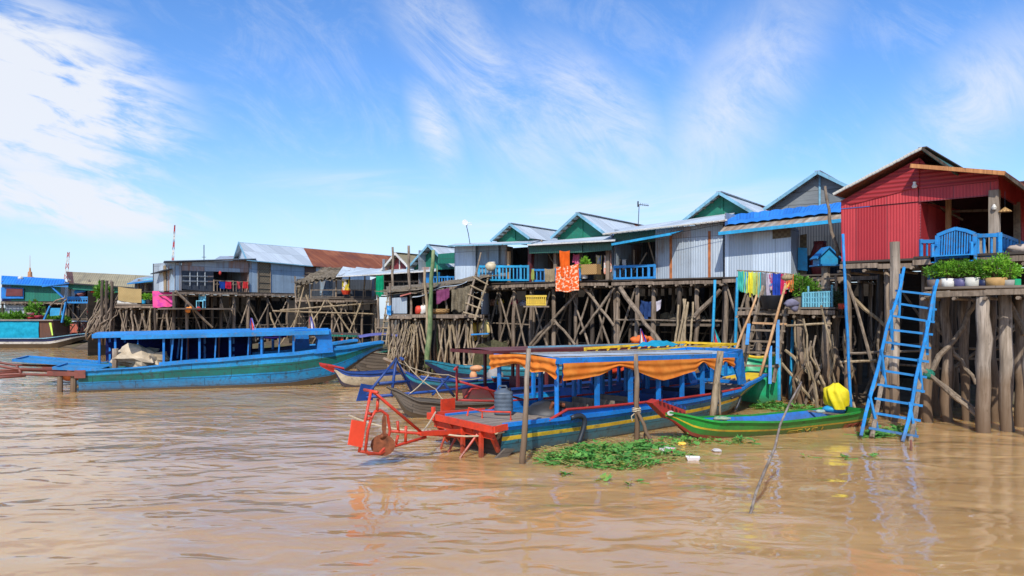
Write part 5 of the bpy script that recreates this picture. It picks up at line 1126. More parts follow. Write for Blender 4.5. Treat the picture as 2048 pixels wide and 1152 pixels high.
# ================= centre green house and its tin neighbour
C0 = PL(1225, 31.2, FD); zc = 4.1
h = House('stilt_house', 'open fronted house with green hood and green gable, orange cloths hanging', 'house', C0, 1059, 1224, zc)
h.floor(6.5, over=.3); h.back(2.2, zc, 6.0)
C5 = C0.shift(-.55)
h.wall([(1058, 507), (1057, 488), (1164, 484), (1164, 505)], 'green_dull', k=-.55, name='hood'); h.wall([(1165, 505), (1165, 485), (1224, 483), (1224, 500)], 'green_dull', k=-.5, name='hood')
f0, f1 = C0.shift(-.8).at(1055, 489), C0.shift(-.8).at(1230, 480); b0, b1 = C0.shift(2.3).at(1085, 482), C0.shift(2.3).at(1240, 470); h.roof4([f0, f1, b1, b0], 'tin_roof', 'white', .04, None, 'roof', .06)
h.gable(2.3, (1165, 428), (1112, 477), 8, 'tin_roof', 'green_board', .45, rust=.62)
for px, w, mt in ((1062, .2, 'maroonp'), (1112, .16, 'brace'), (1161, .13, 'post'), (1217, .17, 'post')):
    m = MB(); q = C0.shift(-.05).xy(px); m.bar((*q, zc), (*q, 5.65), w, w, n3); m.build('veranda_post', M[mt], h.t)
h.railing(1066, 1160, 540, 562, 'rail_blue', .2, -.15, .05, rail=.09); h.stilts((.2, 1.5, 3.2, 5), .95, .11); h.screen(7, .6)
for (x0, y0, x1, y1) in ((1060, 690, 1155, 585), (1110, 640, 1066, 692), (1165, 572, 1228, 652), (1230, 575, 1160, 668), (1110, 642, 1150, 690)):
    m = MB(); m.log(C0.shift(-.1).at(x0, y0), C0.shift(-.1).at(x1, y1), .065, .055, 7, 5, .04); m.build('brace', M['brace'], h.t)
m = MB(); m.bar(C0.shift(.8).at(1082, 480), C0.shift(.8).at(1110, 532), .05); m.build('inner_strut', M['brace'], h.t)
hc = h
h = House('stilt_house', 'tin fronted house with dark doorway and turquoise balcony rail under a dish antenna', 'house', C0, 908, 1057, zc)
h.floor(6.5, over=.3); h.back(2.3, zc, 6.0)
h.wall([(910, 561), (910, 492), (951, 490), (951, 559)], 'tin_pale'); h.wall([(952, 558), (952, 490), (997, 488), (997, 556)], 'tin_blue', k=.15)
h.wall([(998, 556), (998, 490), (1014, 489), (1014, 555)], 'tin_old', k=.3, name='shutter'); m = MB(); m.poly([C0.shift(.1).at(1014, 492), C0.shift(.1).at(1014, 552), C0.shift(.7).at(1026, 552), C0.shift(.7).at(1026, 494)], .04); m.build('door', M['brace'], h.t)
m = MB(); q = C0.xy(1018); m.bar((*q, zc), (*q, 5.6), .12, .12, n3); m.build('veranda_post', M['stick_gold'], h.t)
f0, f1 = C0.shift(-.8).at(896, 491), C0.shift(-.8).at(1062, 486); b0, b1 = C0.shift(2.4).at(912, 487), C0.shift(2.4).at(1080, 481); h.roof4([f0, f1, b1, b0], 'tin_roof', 'edge_blue', .04, None, 'roof', .06)
h.gable(2.4, (1030, 449), (992, 483), 7.5, 'tin_roof', 'green_board', .45)
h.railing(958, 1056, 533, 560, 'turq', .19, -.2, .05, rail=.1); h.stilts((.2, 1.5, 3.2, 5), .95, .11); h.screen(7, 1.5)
q = C0.shift(.5).at(940, 488); t = T('tv_antenna', 'thin mast with a small dish and flat aerial on the tin fronted house roof', 'antenna', q)
m = MB(); tip = q + V((-.2, 0, 1.0)); m.tube([q, q.lerp(tip, .5) + V((.02, 0, 0)), tip], .018, 6); m.build('mast', M['iron'], t)
m = MB(); m.lathe(tip + V((-.05, -.04, .03)), [(.0, -.02), (.1, .0), (.15, .05)], 12, 0, (.3, -1, .2)); m.bar(tip + V((0, 0, .05)), tip + V((.28, 0, .02)), .05, .03); m.bar(tip + V((.05, 0, -.08)), tip + V((.3, 0, -.06)), .03); m.build('aerial', M['white'], t)
q = T0.shift(2.0).at(1276, 448); t = T('tv_antenna', 'thin mast with yagi aerial above the rusty ridge of the green gabled house', 'antenna', q)
m = MB(); tip = q + V((.05, 0, .85)); m.tube([q - UP * .3, tip], .016, 6); m.build('mast', M['iron'], t); m = MB(); m.bar(tip, tip + V((.42, 0, -.05)), .025)
for i in range(5): p = tip + V((.06 + i * .08, 0, -.01 * i)); m.bar(p - UP * .05, p + UP * .07, .015)
m.bar(tip + V((-.05, 0, -.1)), tip + V((-.05, 0, .14)), .1, .05); m.build('aerial', M['iron'], t)
# ================= small houses further left
S_ = PL(840, 42, FD)
h = House('stilt_house', 'small green house with pale roof and blue balcony, behind the bamboo poles', 'house', S_, 836, 912, 4.2)
h.floor(6); h.back(2.6, 4.2, 6.3); h.gable(.6, (868, 491), (826, 538), 7, 'tin_roof', 'tin_green', .5)
h.wall([(876, 527), (876, 508), (912, 505), (912, 527)], 'tin_green', k=-.3, name='hood'); h.wall([(840, 534), (840, 575), (862, 574), (862, 534)], 'tin_old', k=.3)
h.railing(862, 912, 554, 572, 'rail_blue', .2, -.2, .05); h.stilts((.2, 2, 4, 6), 1.2, .11); h.screen(6.5, 1)
m = MB(); m.box(S_.shift(.3).col(866, 4.25), .6, .5, .8, .9); m.build('blue_cupboard', M['rail_blue'], h.t)
S2_ = PL(800, 44, FD)
h = House('stilt_house', 'small house with dark maroon gable and tan roof, left of the green one', 'house', S2_, 764, 838, 4.0)
h.floor(6); h.back(2.6, 4, 6); h.gable(.6, (800, 507), (768, 545), 7, 'tin_tan', 'maroon', .4, 'white')
f0, f1 = S2_.shift(-1).at(690, 552), S2_.shift(-1).at(872, 541); b0, b1 = S2_.shift(1.2).at(690, 541), S2_.shift(1.2).at(872, 531); h.roof4([f0, f1, b1, b0], 'tin_roof', 'white', .04, None, 'awning', .06)
h.wall([(757, 590), (757, 548), (768, 547), (768, 590)], 'tin_pale', k=-.2); h.railing(768, 838, 563, 582, 'brace', .4, -.2, .035); h.stilts((.2, 2, 4, 6), 1.1, .1, px0=750); h.screen(6.5, 1.5)
# ================= thatched lean-to and the long tin houses
TS = PL(592, 46, V((1, .28))); zs = 3.62
g = House('lean_to', 'bamboo lean-to with ragged thatch and patched tin roof on a maze of stilts', 'shed', TS, 592, 752, zs, 'platforms on stilts')
g.floor(4.5, over=.2, mat='deck'); g.stilts((.1, 1.3, 2.6, 3.9), .95, .085, mats=('post', 'brace', 'post')); g.stilts((.5, 2.0), 1.3, .06, mats=('stick',), braces=False); g.screen(5.2, .5)
m = MB(); f0, f1, b0, b1 = TS.shift(-.4).at(588, 565), TS.shift(-.4).at(682, 551), TS.shift(1.6).at(650, 534), TS.shift(1.6).at(705, 540)
def thf(u, v): return f0.lerp(f1, u).lerp(b0.lerp(b1, u), v) + UP * (.14 * noise.noise(V((u * 8, v * 5, 1))) + (R.uniform(-.22, .06) if v == 0 else 0))
m.grid(thf, 26, 10, 0, (3, 2)); m.grid(lambda u, v: thf(u, 1 - v) - UP * .12, 26, 6, 0, (3, 2))
for i in range(160): u, v = R.random(), R.random(); q = thf(u, max(.01, v)); m.bar(q, q + V((R.uniform(-.5, .5), R.uniform(-.2, .2), R.uniform(-.12, .05))), .03, .02)
m.build('thatch', M['thatch'], g.t)
for i in range(4):
    a0, a1 = 672 + i * 27, 698 + i * 27; p = [TS.shift(-.5).at(a0, 553 - i * 1.2), TS.shift(-.5).at(a1, 552 - i * 1.2), TS.shift(1.8).at(a1 + 16, 537 + i * 1.5), TS.shift(1.8).at(a0 + 14, 533 + i * 1.5)]
    g.roof4([q + UP * (.03 * (i % 2)) for q in p], 'tin_roof', 'white', .03, None, 'tin_sheet', .04)
for x in (592, 622, 672, 700, 727, 751):
    q = TS.shift(.05).xy(x); m = MB(); m.log((*q, zs), (q.x + R.uniform(-.1, .1), q.y, TS.at(x, 552).z), .055, .045, 6, 3, .03); m.build('roof_post', M['brace'], g.t)
g.back(3.2, zs, 5.0, 'tin_dark'); g.wall([(590, 600), (590, 562), (618, 558), (618, 600)], 'wovenwall', k=.2); g.railing(622, 752, 580, 594, 'brace', .6, -.05, .03, rail=.05); g.wall([(640, 590), (640, 556), (665, 553), (665, 590)], 'tin_blue', k=2)
for (x0, y0, x1, y1) in ((585, 665, 612, 562), (600, 690, 650, 600), (612, 590, 640, 690), (655, 600, 720, 690), (724, 600, 690, 690), (545, 622, 752, 628), (560, 690, 590, 640), (540, 625, 560, 690), (560, 620, 752, 606)):
    m = MB(); m.log(TS.shift(-.25).at(x0, y0), TS.shift(-.25).at(x1, y1), .055, .045, 6, 5, .05); m.build('brace', M['stick'], g.t)
AB = PL(350, 46, RD); za = 4.1
h = House('stilt_house', 'flat roofed tin house with dark window panel and red and blue cloths on its balcony', 'house', AB, 350, 499, za)
h.floor(6, over=.15); AE = PL(350, 46, FD)
for pts_, mt in (([(319, 584), (319, 531), (328, 530), (328, 584)], 'tin_pale'), ([(339, 584), (339, 528), (350, 526), (350, 583)], 'tin_blue'), ([(328, 584), (328, 532), (339, 530), (339, 584)], 'tin_dark')):  # the set-back dark sheet stands for the shade inside the opening
    h.poly3([(AE.shift(.15) if mt == 'tin_dark' else AE).at(x, y) for x, y in pts_], mt, .04, 'end_wall')
m = MB(); m.bar(AE.shift(-.02).at(329, 531), AE.shift(-.02).at(330, 582), .3, .04, n3); m.build('door_leaf', M['stick'], h.t)
h.wall([(351, 583), (351, 525), (363, 525), (363, 583)], 'tin_blue'); h.wall([(364, 541), (364, 525), (497, 520), (497, 545)], 'tin_old', k=.02)
h.wall([(364, 578), (364, 541), (427, 543), (427, 584)], 'tin_dark', k=.04, name='dark_shutter'); h.back(2.6, za, 5.9)
wp = AB.shift(-.04); m = MB()
for x in (380, 395, 410): m.bar(wp.at(x, 543), wp.at(x, 572), .05)
for y in (552, 562): m.bar(wp.at(365, y), wp.at(426, y + 1), .05)
m.build('shutter_bars', M['tin_old'], h.t)
f0, f1 = AB.shift(-.35).at(328, 523), AB.shift(-.35).at(512, 518); b0, b1 = AB.shift(4.5).at(326, 528), AB.shift(4.5).at(480, 519); h.roof4([f0, f1, b1, b0], 'tin', 'iron', .05, None, 'roof', .06)
h.railing(428, 497, 561, 585, 'brace', .22, -.1, .035, rail=.07, y_top1=564, rails=3); h.stilts((.2, 2.2, 4.4, 6), 1.0, .12); h.screen(7, 2)
m = MB(); m.log(AB.shift(-.3).at(351, 582), AB.shift(-.5).at(425, 655), .09, .07); m.build('brace', M['brace'], h.t)
h = House('stilt_house', 'long tin house with half grey half rusty pitched roof', 'house', AB, 499, 738, za)
h.floor(6, over=.1)
for x0, x1, mt in ((499, 515, 'tin_blue'), (515.4, 541, 'wovenwall'), (541.4, 609, 'tin_blue'), (609.4, 632, 'tin_brown'), (632.4, 740, 'tin_pale')):
    yt = lambda x: 519 + (x - 499) * .102; h.wall([(x0, 592), (x0, yt(x0)), (x1, yt(x1)), (x1, 592)], mt, k=-.02 if mt in ('wovenwall', 'tin_brown') else 0)
wp = AB.shift(-.06); m = MB()
for x in (516, 541): m.bar(wp.at(x, 524), wp.at(x, 590), .06, .03, n3)
for y in (536, 550, 564, 576): m.bar(wp.at(516, y), wp.at(541, y + 1), .04, .03, n3)
m.build('panel_frame', M['brace'], h.t)
e0, e1 = AB.shift(-.35).at(494, 520), AB.shift(-.35).at(795, 548); r0, r1 = AB.shift(2.7).at(478, 485), AB.shift(2.7).at(795, 513); tm = .42
em, rm = AB.shift(-.35).at(626, 532), AB.shift(2.7).at(607, 496)
rdir = V((*RD, 0)); fdir = (r0 - e0)
o_ = AB.n3 * 6.0; 
h.roof4([e0, em, rm, r0], 'tin_roof', 'edge_blue', .04, rdir, 'roof', .06); m = MB(); m.poly([em, e1, r1, rm], .045, 0, None, rdir); m.build('roof', M['tin_rust'], h.t)
bk0, bk1 = V((r0.x + (r0.x - e0.x), r0.y + (r0.y - e0.y), e0.z)), V((r1.x + (r1.x - e1.x), r1.y + (r1.y - e1.y), e1.z)); h.roof4([r0, r1, bk1, bk0], 'tin_roof', 'edge_blue', .04, rdir, 'roof', .06)
m = MB(); m.poly([e0 + rdir * .3 - UP * .08, r0 + rdir * .3 - UP * .08, bk0 + rdir * .3 - UP * .08], .05); m.build('gable_wall', M['tin_pale'], h.t); m = MB(); m.bar(e0 - rdir * .03, r0 - rdir * .03, .05, .14); m.bar(r0 - rdir * .03, bk0 - rdir * .03, .05, .14); m.build('gable_trim', M['edge_blue'], h.t)
h.back(5.5, za, 5.8); h.stilts((.2, 2.0, 4.0, 5.6), 1.5, .13); h.screen(7, 1)
q = P(408, 520, 52); m = MB(); m.tube([q - UP * 1.0, q + UP * .3, q + UP * 1.05], .03, 5); m.bar(q + UP * .2 + V((-.15, 0, 0)), q + UP * .2 + V((.15, 0, 0)), .03); single(m, 'roof_mast', M['iron'], 'thin dark mast sticking up behind the flat tin roof', 'mast')
X_ = PL(415, 58, RD); x = House('stilt_house', 'low tin roof peeping over the flat roofed house', 'house', X_, 420, 470, 4.2)
x.roof4([X_.at(420, 524), X_.at(490, 527), X_.shift(3).at(500, 512), X_.shift(3).at(440, 512)], 'tin', 'edge_blue', .04); x.wall([(424, 580), (424, 524), (488, 527), (488, 580)], 'tin_dark'); x.stilts((.2, 2), 1.6, .12, braces=False)
# ================= far left houses
Z0 = PL(60, 67, V((1, .3)))
h = House('stilt_house', 'green walled house with bright blue roof at the far left', 'house', Z0, 3, 130, 3.75)
h.floor(6); h.wall([(22, 603), (22, 570), (50, 570), (50, 603)], 'tin_green'); h.wall([(50.4, 604), (50.4, 569), (121, 571), (121, 604)], 'tin_green', k=-.04)
h.wall([(3, 601), (3, 575), (22, 575), (22, 601)], 'blue_deep'); h.wall([(2, 597), (2, 575), (47, 576), (47, 597)], 'boat_blue', k=-.2, name='window_frame'); h.wall([(11, 592), (13, 577), (45, 577), (45, 592)], 'maroonp', k=-.28, name='window')
f0, f1 = Z0.shift(-.6).at(2, 567), Z0.shift(-.6).at(138, 573); b0, b1 = Z0.shift(2.5).at(3, 551), Z0.shift(2.5).at(128, 558); h.roof4([f0, f1, b1, b0], M['tin_bluep'], 'rail_blue', .05, None, 'roof', .1)
h.wall([(10, 628), (10, 600), (48, 600), (48, 628)], 'tin_old', k=.4, name='lower_wall'); h.stilts((.2, 2.2, 4.5), 1.7, .13, braces=False); h.screen(6, 1); h.back(5, 3.75, 5.6)
m = MB(); m.blob(Z0.shift(1.6).at(41, 556), .25, .2, .18, 8, 6, .1); m.build('roof_vent', M['white'], h.t)
Z1 = PL(200, 62, V((1, .22)))
h = House('stilt_house', 'tan roofed house with dark green band and carved blue balcony', 'house', Z1, 136, 300, 4.0)
h.floor(6); f0, f1 = Z1.shift(-.6).at(136, 566), Z1.shift(-.6).at(305, 578); b0, b1 = Z1.shift(2.6).at(132, 543), Z1.shift(2.6).at(312, 552)
p0, p1 = f0.lerp(f1, .07), b0.lerp(b1, .07); h.roof4([f0, p0, p1, b0], 'tin_brown', 'post_dark', .05); h.roof4([p0, f1, b1, p1], 'tin_tan', 'iron', .05)
h.wall([(137, 578), (137, 566), (300, 574), (300, 590)], 'tin_green', k=-.3, name='header'); h.wall([(138, 600), (138, 577), (150, 577), (150, 600)], 'tin_old'); h.back(3, 4, 5.6)
for x in (140, 178, 222): m = MB(); q = Z1.xy(x); m.bar((*q, 3.4), (*q, 5.5), .14, .14, n3); m.build('veranda_post', M['post_pale'], h.t)
h.railing(136, 200, 595, 605, 'rail_blue', .18, -.3, .05, rail=.16, rails=3); h.stilts((.2, 2.2, 4.5), 1.7, .13); h.screen(6, 1)
a, c = Z1.shift(-1.6).at(84, 574), Z1.shift(-1.6).at(138, 567); a2, c2 = Z1.shift(.2).at(95, 573), Z1.shift(.2).at(138, 571); t = h.t
m = MB(); m.poly([a, c, c2, a2], .08); m.build('awning', M['boat_blue'], t); m = MB(); m.bar(Z1.shift(-1.3).at(103, 573), Z1.shift(-1.3).at(133, 601), .22, .1); m.build('awning_brace', M['boat_blue'], t)
t = T('gangway', 'bright blue stepped gangway below the carved balcony', 'gangway', Z1.shift(-1.6).col(108, 1.0)); Q = Z1.shift(-1.8)
m = MB(); m.poly([Q.at(100, 632), Q.at(100, 616), Q.at(124, 616), Q.at(124, 630)], .05); m.build('side_panel', M['turq'], t); m = MB(); m.bar(Q.at(83, 652), Q.at(100, 612), .25, .1); m.bar(Q.at(124, 645), Q.at(132, 604), .3, .1); m.build('stringer', M['rail_blue'], t); m = MB(); m.tube([Q.at(100, 612), Q.at(112, 601), Q.at(130, 596)], .07, 6); m.tube([Q.at(120, 630), Q.at(125, 606), Q.at(134, 598)], .06, 6); m.build('handrail', M['brace'], t)
for (x0, x1, y, mt, lab) in ((143, 173, 583, 'rail_blue', 'blue wrapped roll stored on the carved blue balcony'), (150, 172, 589, 'maroonp', 'dark red roll under the blue roll on the carved balcony'), (178, 204, 583, 'orange_red', 'salmon red hull stored at the end of the carved balcony')):
    m = MB(); q0, q1 = Z1.shift(.2).at(x0, y + 3), Z1.shift(.2).at(x1, y - 3); m.tube([q0, q0.lerp(q1, .3), q0.lerp(q1, .8), q1], [.1, .26, .24, .08], 8); single(m, 'roll', M[mt], lab, 'roll', 'rolls stored on the carved balcony')
Z2 = PL(290, 56, FD); h = House('stilt_house', 'blue fronted shed between the tan roof and the tin house', 'house', Z2, 268, 325, 4.0)
h.floor(5); f0, f1 = Z2.shift(-.8).at(255, 567), Z2.shift(-.8).at(330, 558); b0, b1 = Z2.shift(2).at(275, 556), Z2.shift(2).at(330, 548); h.roof4([f0, f1, b1, b0], 'tin_blue', 'rail_blue', .05); h.wall([(286, 566), (286, 558), (325, 553), (325, 566)], 'pale_turq', k=-.1, name='header'); h.back(2, 3.6, 5.2); h.stilts((.2, 2, 4), 1.2, .12); h.screen(5.5, 1)
for x in (278, 292, 316): m = MB(); q = Z2.xy(x); m.bar((*q, 3.5), (*q, 5.3), .15, .15, n3); m.build('veranda_post', M['brace'], h.t)
f0, f1 = AE.shift(-.5).at(301, 549), AE.shift(-.5).at(328, 541); m = MB(); m.poly([f0, f1, f1 + V((.6, .6, .15)), f0 + V((.6, .6, .15))], .06); t = single(m, 'awning_sheet', M['tin_dark'], 'small dark sheet awning at the left end of the flat roofed house', 'awning')
# ================= low deck with washing, shrubs and grille between the blue roofed and red houses
L0 = PL(1650, 22.5, FD); zd = 2.9
g = House('drying_deck', 'low plank deck with grille and washing in front of the blue roofed house', 'platform', L0, 1478, 1672, zd, 'platforms on stilts')
g.floor(3.0, over=.1, mat='deck')
for (px, k, r, yb) in ((1652, .0, .13, 0), (1600, .3, .13, 0), (1560, .7, .12, 0), (1520, .2, .11, 0), (1490, .5, .1, 0), (1625, 1.4, .12, 0), (1580, 1.6, .12, 0), (1640, 2.4, .12, 0), (1608, 2.6, .1, 0), (1540, 2.4, .12, 0), (1670, 1.0, .11, 0), (1668, 2.8, .12, 0), (1566, 2.9, .1, 0)):
    q = L0.shift(k).xy(px); m = MB(); m.log((q.x + R.uniform(-.05, .05), q.y, -.6), (q.x, q.y, zd - .05), r, r * .85, 8, 6, .04); m.build('stilt', M['post' if k < 1.2 else 'post_dark'], g.t, True)  # rear stilts in darker wood, under-deck shade put into the colour
for (a, c, r, mt) in ((P(1570, 700, 22.9), P(1650, 775, 22.2), .05, 'stick'), (P(1563, 726, 22.9), P(1636, 812, 22.3), .05, 'stick'), (P(1605, 820, 22.6), P(1660, 690, 22.6), .05, 'brace'), (P(1590, 690, 23.5), P(1650, 800, 23.2), .05, 'brace'), (P(1600, 760, 24), P(1665, 660, 24), .05, 'brace'), (P(1572, 651, 22.3), P(1663, 647, 22.2), .04, 'stick'), (P(1602, 668, 22.2), P(1620, 760, 22.2), .035, 'stick'), (P(1660, 690, 23.5), P(1700, 760, 23), .05, 'brace'), (P(1680, 725, 20.6), P(1752, 720, 20.6), .04, 'stick'), (P(1695, 585, 21.2), P(1790, 672, 20.9), .06, 'stick')):
    m = MB(); m.log(a, c, r, r * .8, 6, 5, .04); m.build('brace', M[mt], g.t)
for i in range(26):                                      # crooked sticks in the dark under the deck and the red house
    px = R.uniform(1575, 1770); D = R.uniform(21.5, 24.5); a = P(px, R.uniform(800, 830), D); c = P(px + R.uniform(-45, 45), R.uniform(600, 700), D + R.uniform(-.3, .3)); m = MB(); m.log(a, c, R.uniform(.03, .055), .03, 6, 6, .12); m.build('prop_stick', M[R.choice(['brace', 'post_dark', 'stick'])], g.t)
LP = L0.shift(-.05); m = MB(); a0, a1, b0, b1 = LP.at(1606, 586), LP.at(1664, 583), LP.at(1606, 614), LP.at(1664, 614)
m.bar(a0, a1, .04); m.bar(a0.lerp(b0, .35), a1.lerp(b1, .35), .035); m.bar(a0.lerp(b0, .7), a1.lerp(b1, .7), .035)
for i in range(12): u = i / 11; e = .2 if i in (2, 11) else .0; m.bar(a0.lerp(a1, u) + UP * e, b0.lerp(b1, u), .045 if i % 3 else .06)
single(m, 'grille_fence', M['pale_turq'], 'pale turquoise metal grille standing on the drying deck', 'fence')
m = MB(); a0, a1 = LP.shift(.6).at(1618, 560), LP.shift(.6).at(1672, 556)
for y in (0, .27, .55): m.bar(a0 - UP * y, a1 - UP * y, .05, .06)
for u in (0, .35, .7, 1): m.bar(a0.lerp(a1, u) + UP * .08, a0.lerp(a1, u) - UP * .85, .06)
single(m, 'rail_fence', M['post'], 'grey wooden rail fence behind the turquoise grille', 'fence')
q = P(1604, 570, 23.2); t = T('shrub', 'dense green potted shrub left of the turquoise grille', 'shrub', (q.x, q.y, zd)); m = MB(); bush(m, q + UP * -.02, .42, .35, .42, 900, .09, .045); bush(m, q + V((.28, -.1, -.15)), .3, .25, .3, 350, .16, .02); m.build('foliage', M['leaf'], t)
m = MB(); m.lathe(V((q.x, q.y, zd)), [(.2, 0), (.28, .35), (.3, .38), (.27, .38)], 12); m.build('pot', plain('mossy_pot', (.2, .17, .13), .8), t); m = MB(); [m.log((q.x, q.y, zd + .3), q + V((R.uniform(-.3, .3), R.uniform(-.2, .2), R.uniform(-.1, .3))), .02, .01, 5, 3, .03) for _ in range(6)]; m.build('stems', M['twig'], t)
q = P(1672, 596, 22.6); t = T('shrub', 'small dark plant beside the right end of the turquoise grille', 'shrub', (q.x, q.y, zd)); m = MB(); bush(m, q, .22, .2, .28, 220, .12, .05); m.build('foliage', M['leaf_dark'], t); m = MB(); m.log((q.x, q.y, zd), q, .02, .01, 5, 3, .01); m.build('stems', M['twig'], t)
q = P(1683, 612, 22.0); m = MB(); m.lathe(V((q.x, q.y, zd)), [(.08, 0), (.1, .16), (.09, .16)], 10); single(m, 'tin_can', M['orange_red'], 'small bright orange red tin at the end of the drying deck', 'tin')
# washing rail
rl = [L0.shift(.15).at(x, y) for x, y in ((1474, 541), (1520, 543), (1586, 549))]
m = MB(); m.tube(rl, .025, 6); single(m, 'washing_rail', M['brace'], 'horizontal bamboo washing rail carrying the striped towels and bright clothes', 'rail')
W_ = [(1476, 1487, 41, cloth('teal_towel', (.05, .5, .42), (.1, .6, .5)), 'teal towel at the left end of the washing rail'), (1487, 1496, 44, cloth('striped_towel', (.02, .3, .6), (.5, .75, .15), scale=2, kind='stripes'), 'blue and lime towel second from the left on the washing rail'),
      (1496, 1505, 47, cloth('yellow_towel', (.8, .7, .05), None), 'bright yellow towel on the washing rail'), (1505, 1513, 47, cloth('lime_towel', (.55, .68, .2), None), 'pale lime towel right of the bright yellow towel'), (1513, 1522, 49, cloth('aqua_towel', (.03, .55, .62), (.6, .5, .1), scale=2, kind='stripes'), 'aqua towel ending the row of towels'),
      (1522, 1533, 60, cloth('grey_shirt', (.2, .2, .21), (.3, .3, .31)), 'charcoal shirt between the towels and the coloured clothes'), (1531, 1541, 60, cloth('lilac_trousers', (.55, .5, .6), None), 'pale lilac trousers hanging long from the washing rail'),
      (1539, 1549, 34, cloth('print_dress', (.6, .1, .2), (.08, .2, .5), scale=7, kind='patch'), 'flower print dress right of the lilac trousers'), (1545, 1561, 46, cloth('navy_shirt', (.02, .06, .36), (.03, .09, .5), scale=6), 'navy blue shirt low on the washing rail'), (1552, 1563, 28, cloth('patterned_top', (.06, .1, .4), (.7, .2, .1), scale=8, kind='patch'), 'dark patterned top above the navy shirt'),
      (1561, 1572, 40, cloth('crimson_shirt', (.65, .02, .08), (.8, .06, .2)), 'crimson shirt near the right end of the washing rail'), (1569, 1580, 30, cloth('red_print', (.75, .06, .06), (.9, .6, .1), scale=6, kind='patch'), 'red shirt with light print beside the crimson shirt'), (1578, 1587, 34, cloth('orange_strip', (.85, .22, .06), (.1, .5, .4), scale=3, kind='stripes'), 'orange and green strip at the right end of the washing rail')]
for i, (x0, x1, dy, mt, lab) in enumerate(W_):
    pl = L0.shift(.1 - .04 * (i % 3)); y = 541 + (x0 - 1474) * .06; a, c = pl.at(x0, y), pl.at(x1, y + .5); hang('washing', lab, 'laundry', a, c, dy / F * 23, mt, 'washing on the bamboo rail', .045, 10, 10, .15, i)
q = P(1583, 607, 22.3); m = MB(); m.blob(q, .2, .15, .12, 12, 8, .5, 4); m.blob(q + V((.1, 0, -.12)), .12, .1, .12, 10, 7, .5, 4, 0, 3); single(m, 'umbrella', cloth('grey_umbrella', (.2, .19, .27), (.32, .3, .4)), 'folded grey umbrella slumped at the top of the wooden ladder', 'umbrella', None, True)
q = P(1574, 555, 22.3); m = MB(); m.blob(q, .17, .13, .1, 10, 7, .2, 3); single(m, 'straw_hat', M['straw'], 'straw hat resting on the washing rail top', 'hat', None, True)
q = P(1545, 603, 22.9); m = MB(); m.lathe(V((q.x, q.y, zd)), [(.3, 0), (.36, .4), (.38, .42), (.34, .42)], 14); single(m, 'tub', M['rubber'], 'black plastic tub under the washing rail', 'tub', None, True)
# wooden ladder
t = T('ladder', 'grey wooden ladder climbing from the moored boats to the drying deck', 'ladder', P(1515, 770, 23.2) * V((1, 1, 0)), 'ladders')
a0, a1, c0, c1 = P(1483, 750, 22.6), P(1527, 572, 23.3), P(1547, 765, 22.2), P(1574, 612, 22.7)
for a, c in ((a0, a1), (c0, c1)): m = MB(); m.bar(a, c, .07, .1); m.build('stringer', M['brace'], t)
for i, y in enumerate((628, 647, 661, 683, 705, 731)):
    u = (750 - y) / 178.; v = (765 - y - 2) / 153.; m = MB(); m.bar(a0.lerp(a1, u) + V((-.08, -.05, 0)), c0.lerp(c1, v) + V((.08, -.05, 0)), .07, .06); m.build('rung', M['stick_gold' if i == 1 else 'brace'], t)
pole('golden_pole', 'smooth golden pole crossing in front of the wooden ladder, right one', 'pole', P(1520, 752, 21.9), P(1572, 568, 22.3), .045, .04, 'stick_gold', 'golden poles by the wooden ladder', 5, .01); pole('golden_pole', 'smooth golden pole leaning left of the wooden ladder', 'pole', P(1470, 705, 22.4), P(1514, 590, 23), .04, .035, 'stick_gold', 'golden poles by the wooden ladder', 5, .01)
for (x0, y0, x1, y1, w, lab) in ((1540, 692, 1541, 768, .09, 'short blue board fixed right of the wooden ladder foot'), (1555, 640, 1556, 728, .1, 'upright blue board on the right rail of the wooden ladder'), (1494, 648, 1498, 690, .1, 'short blue board behind the left rail of the wooden ladder')):
    m = MB(); m.bar(P(x0, y1, 22.1), P(x1, y0, 22.4), w, .05); single(m, 'blue_board', M['rail_blue'], lab, 'board', 'blue boards on the wooden ladder')
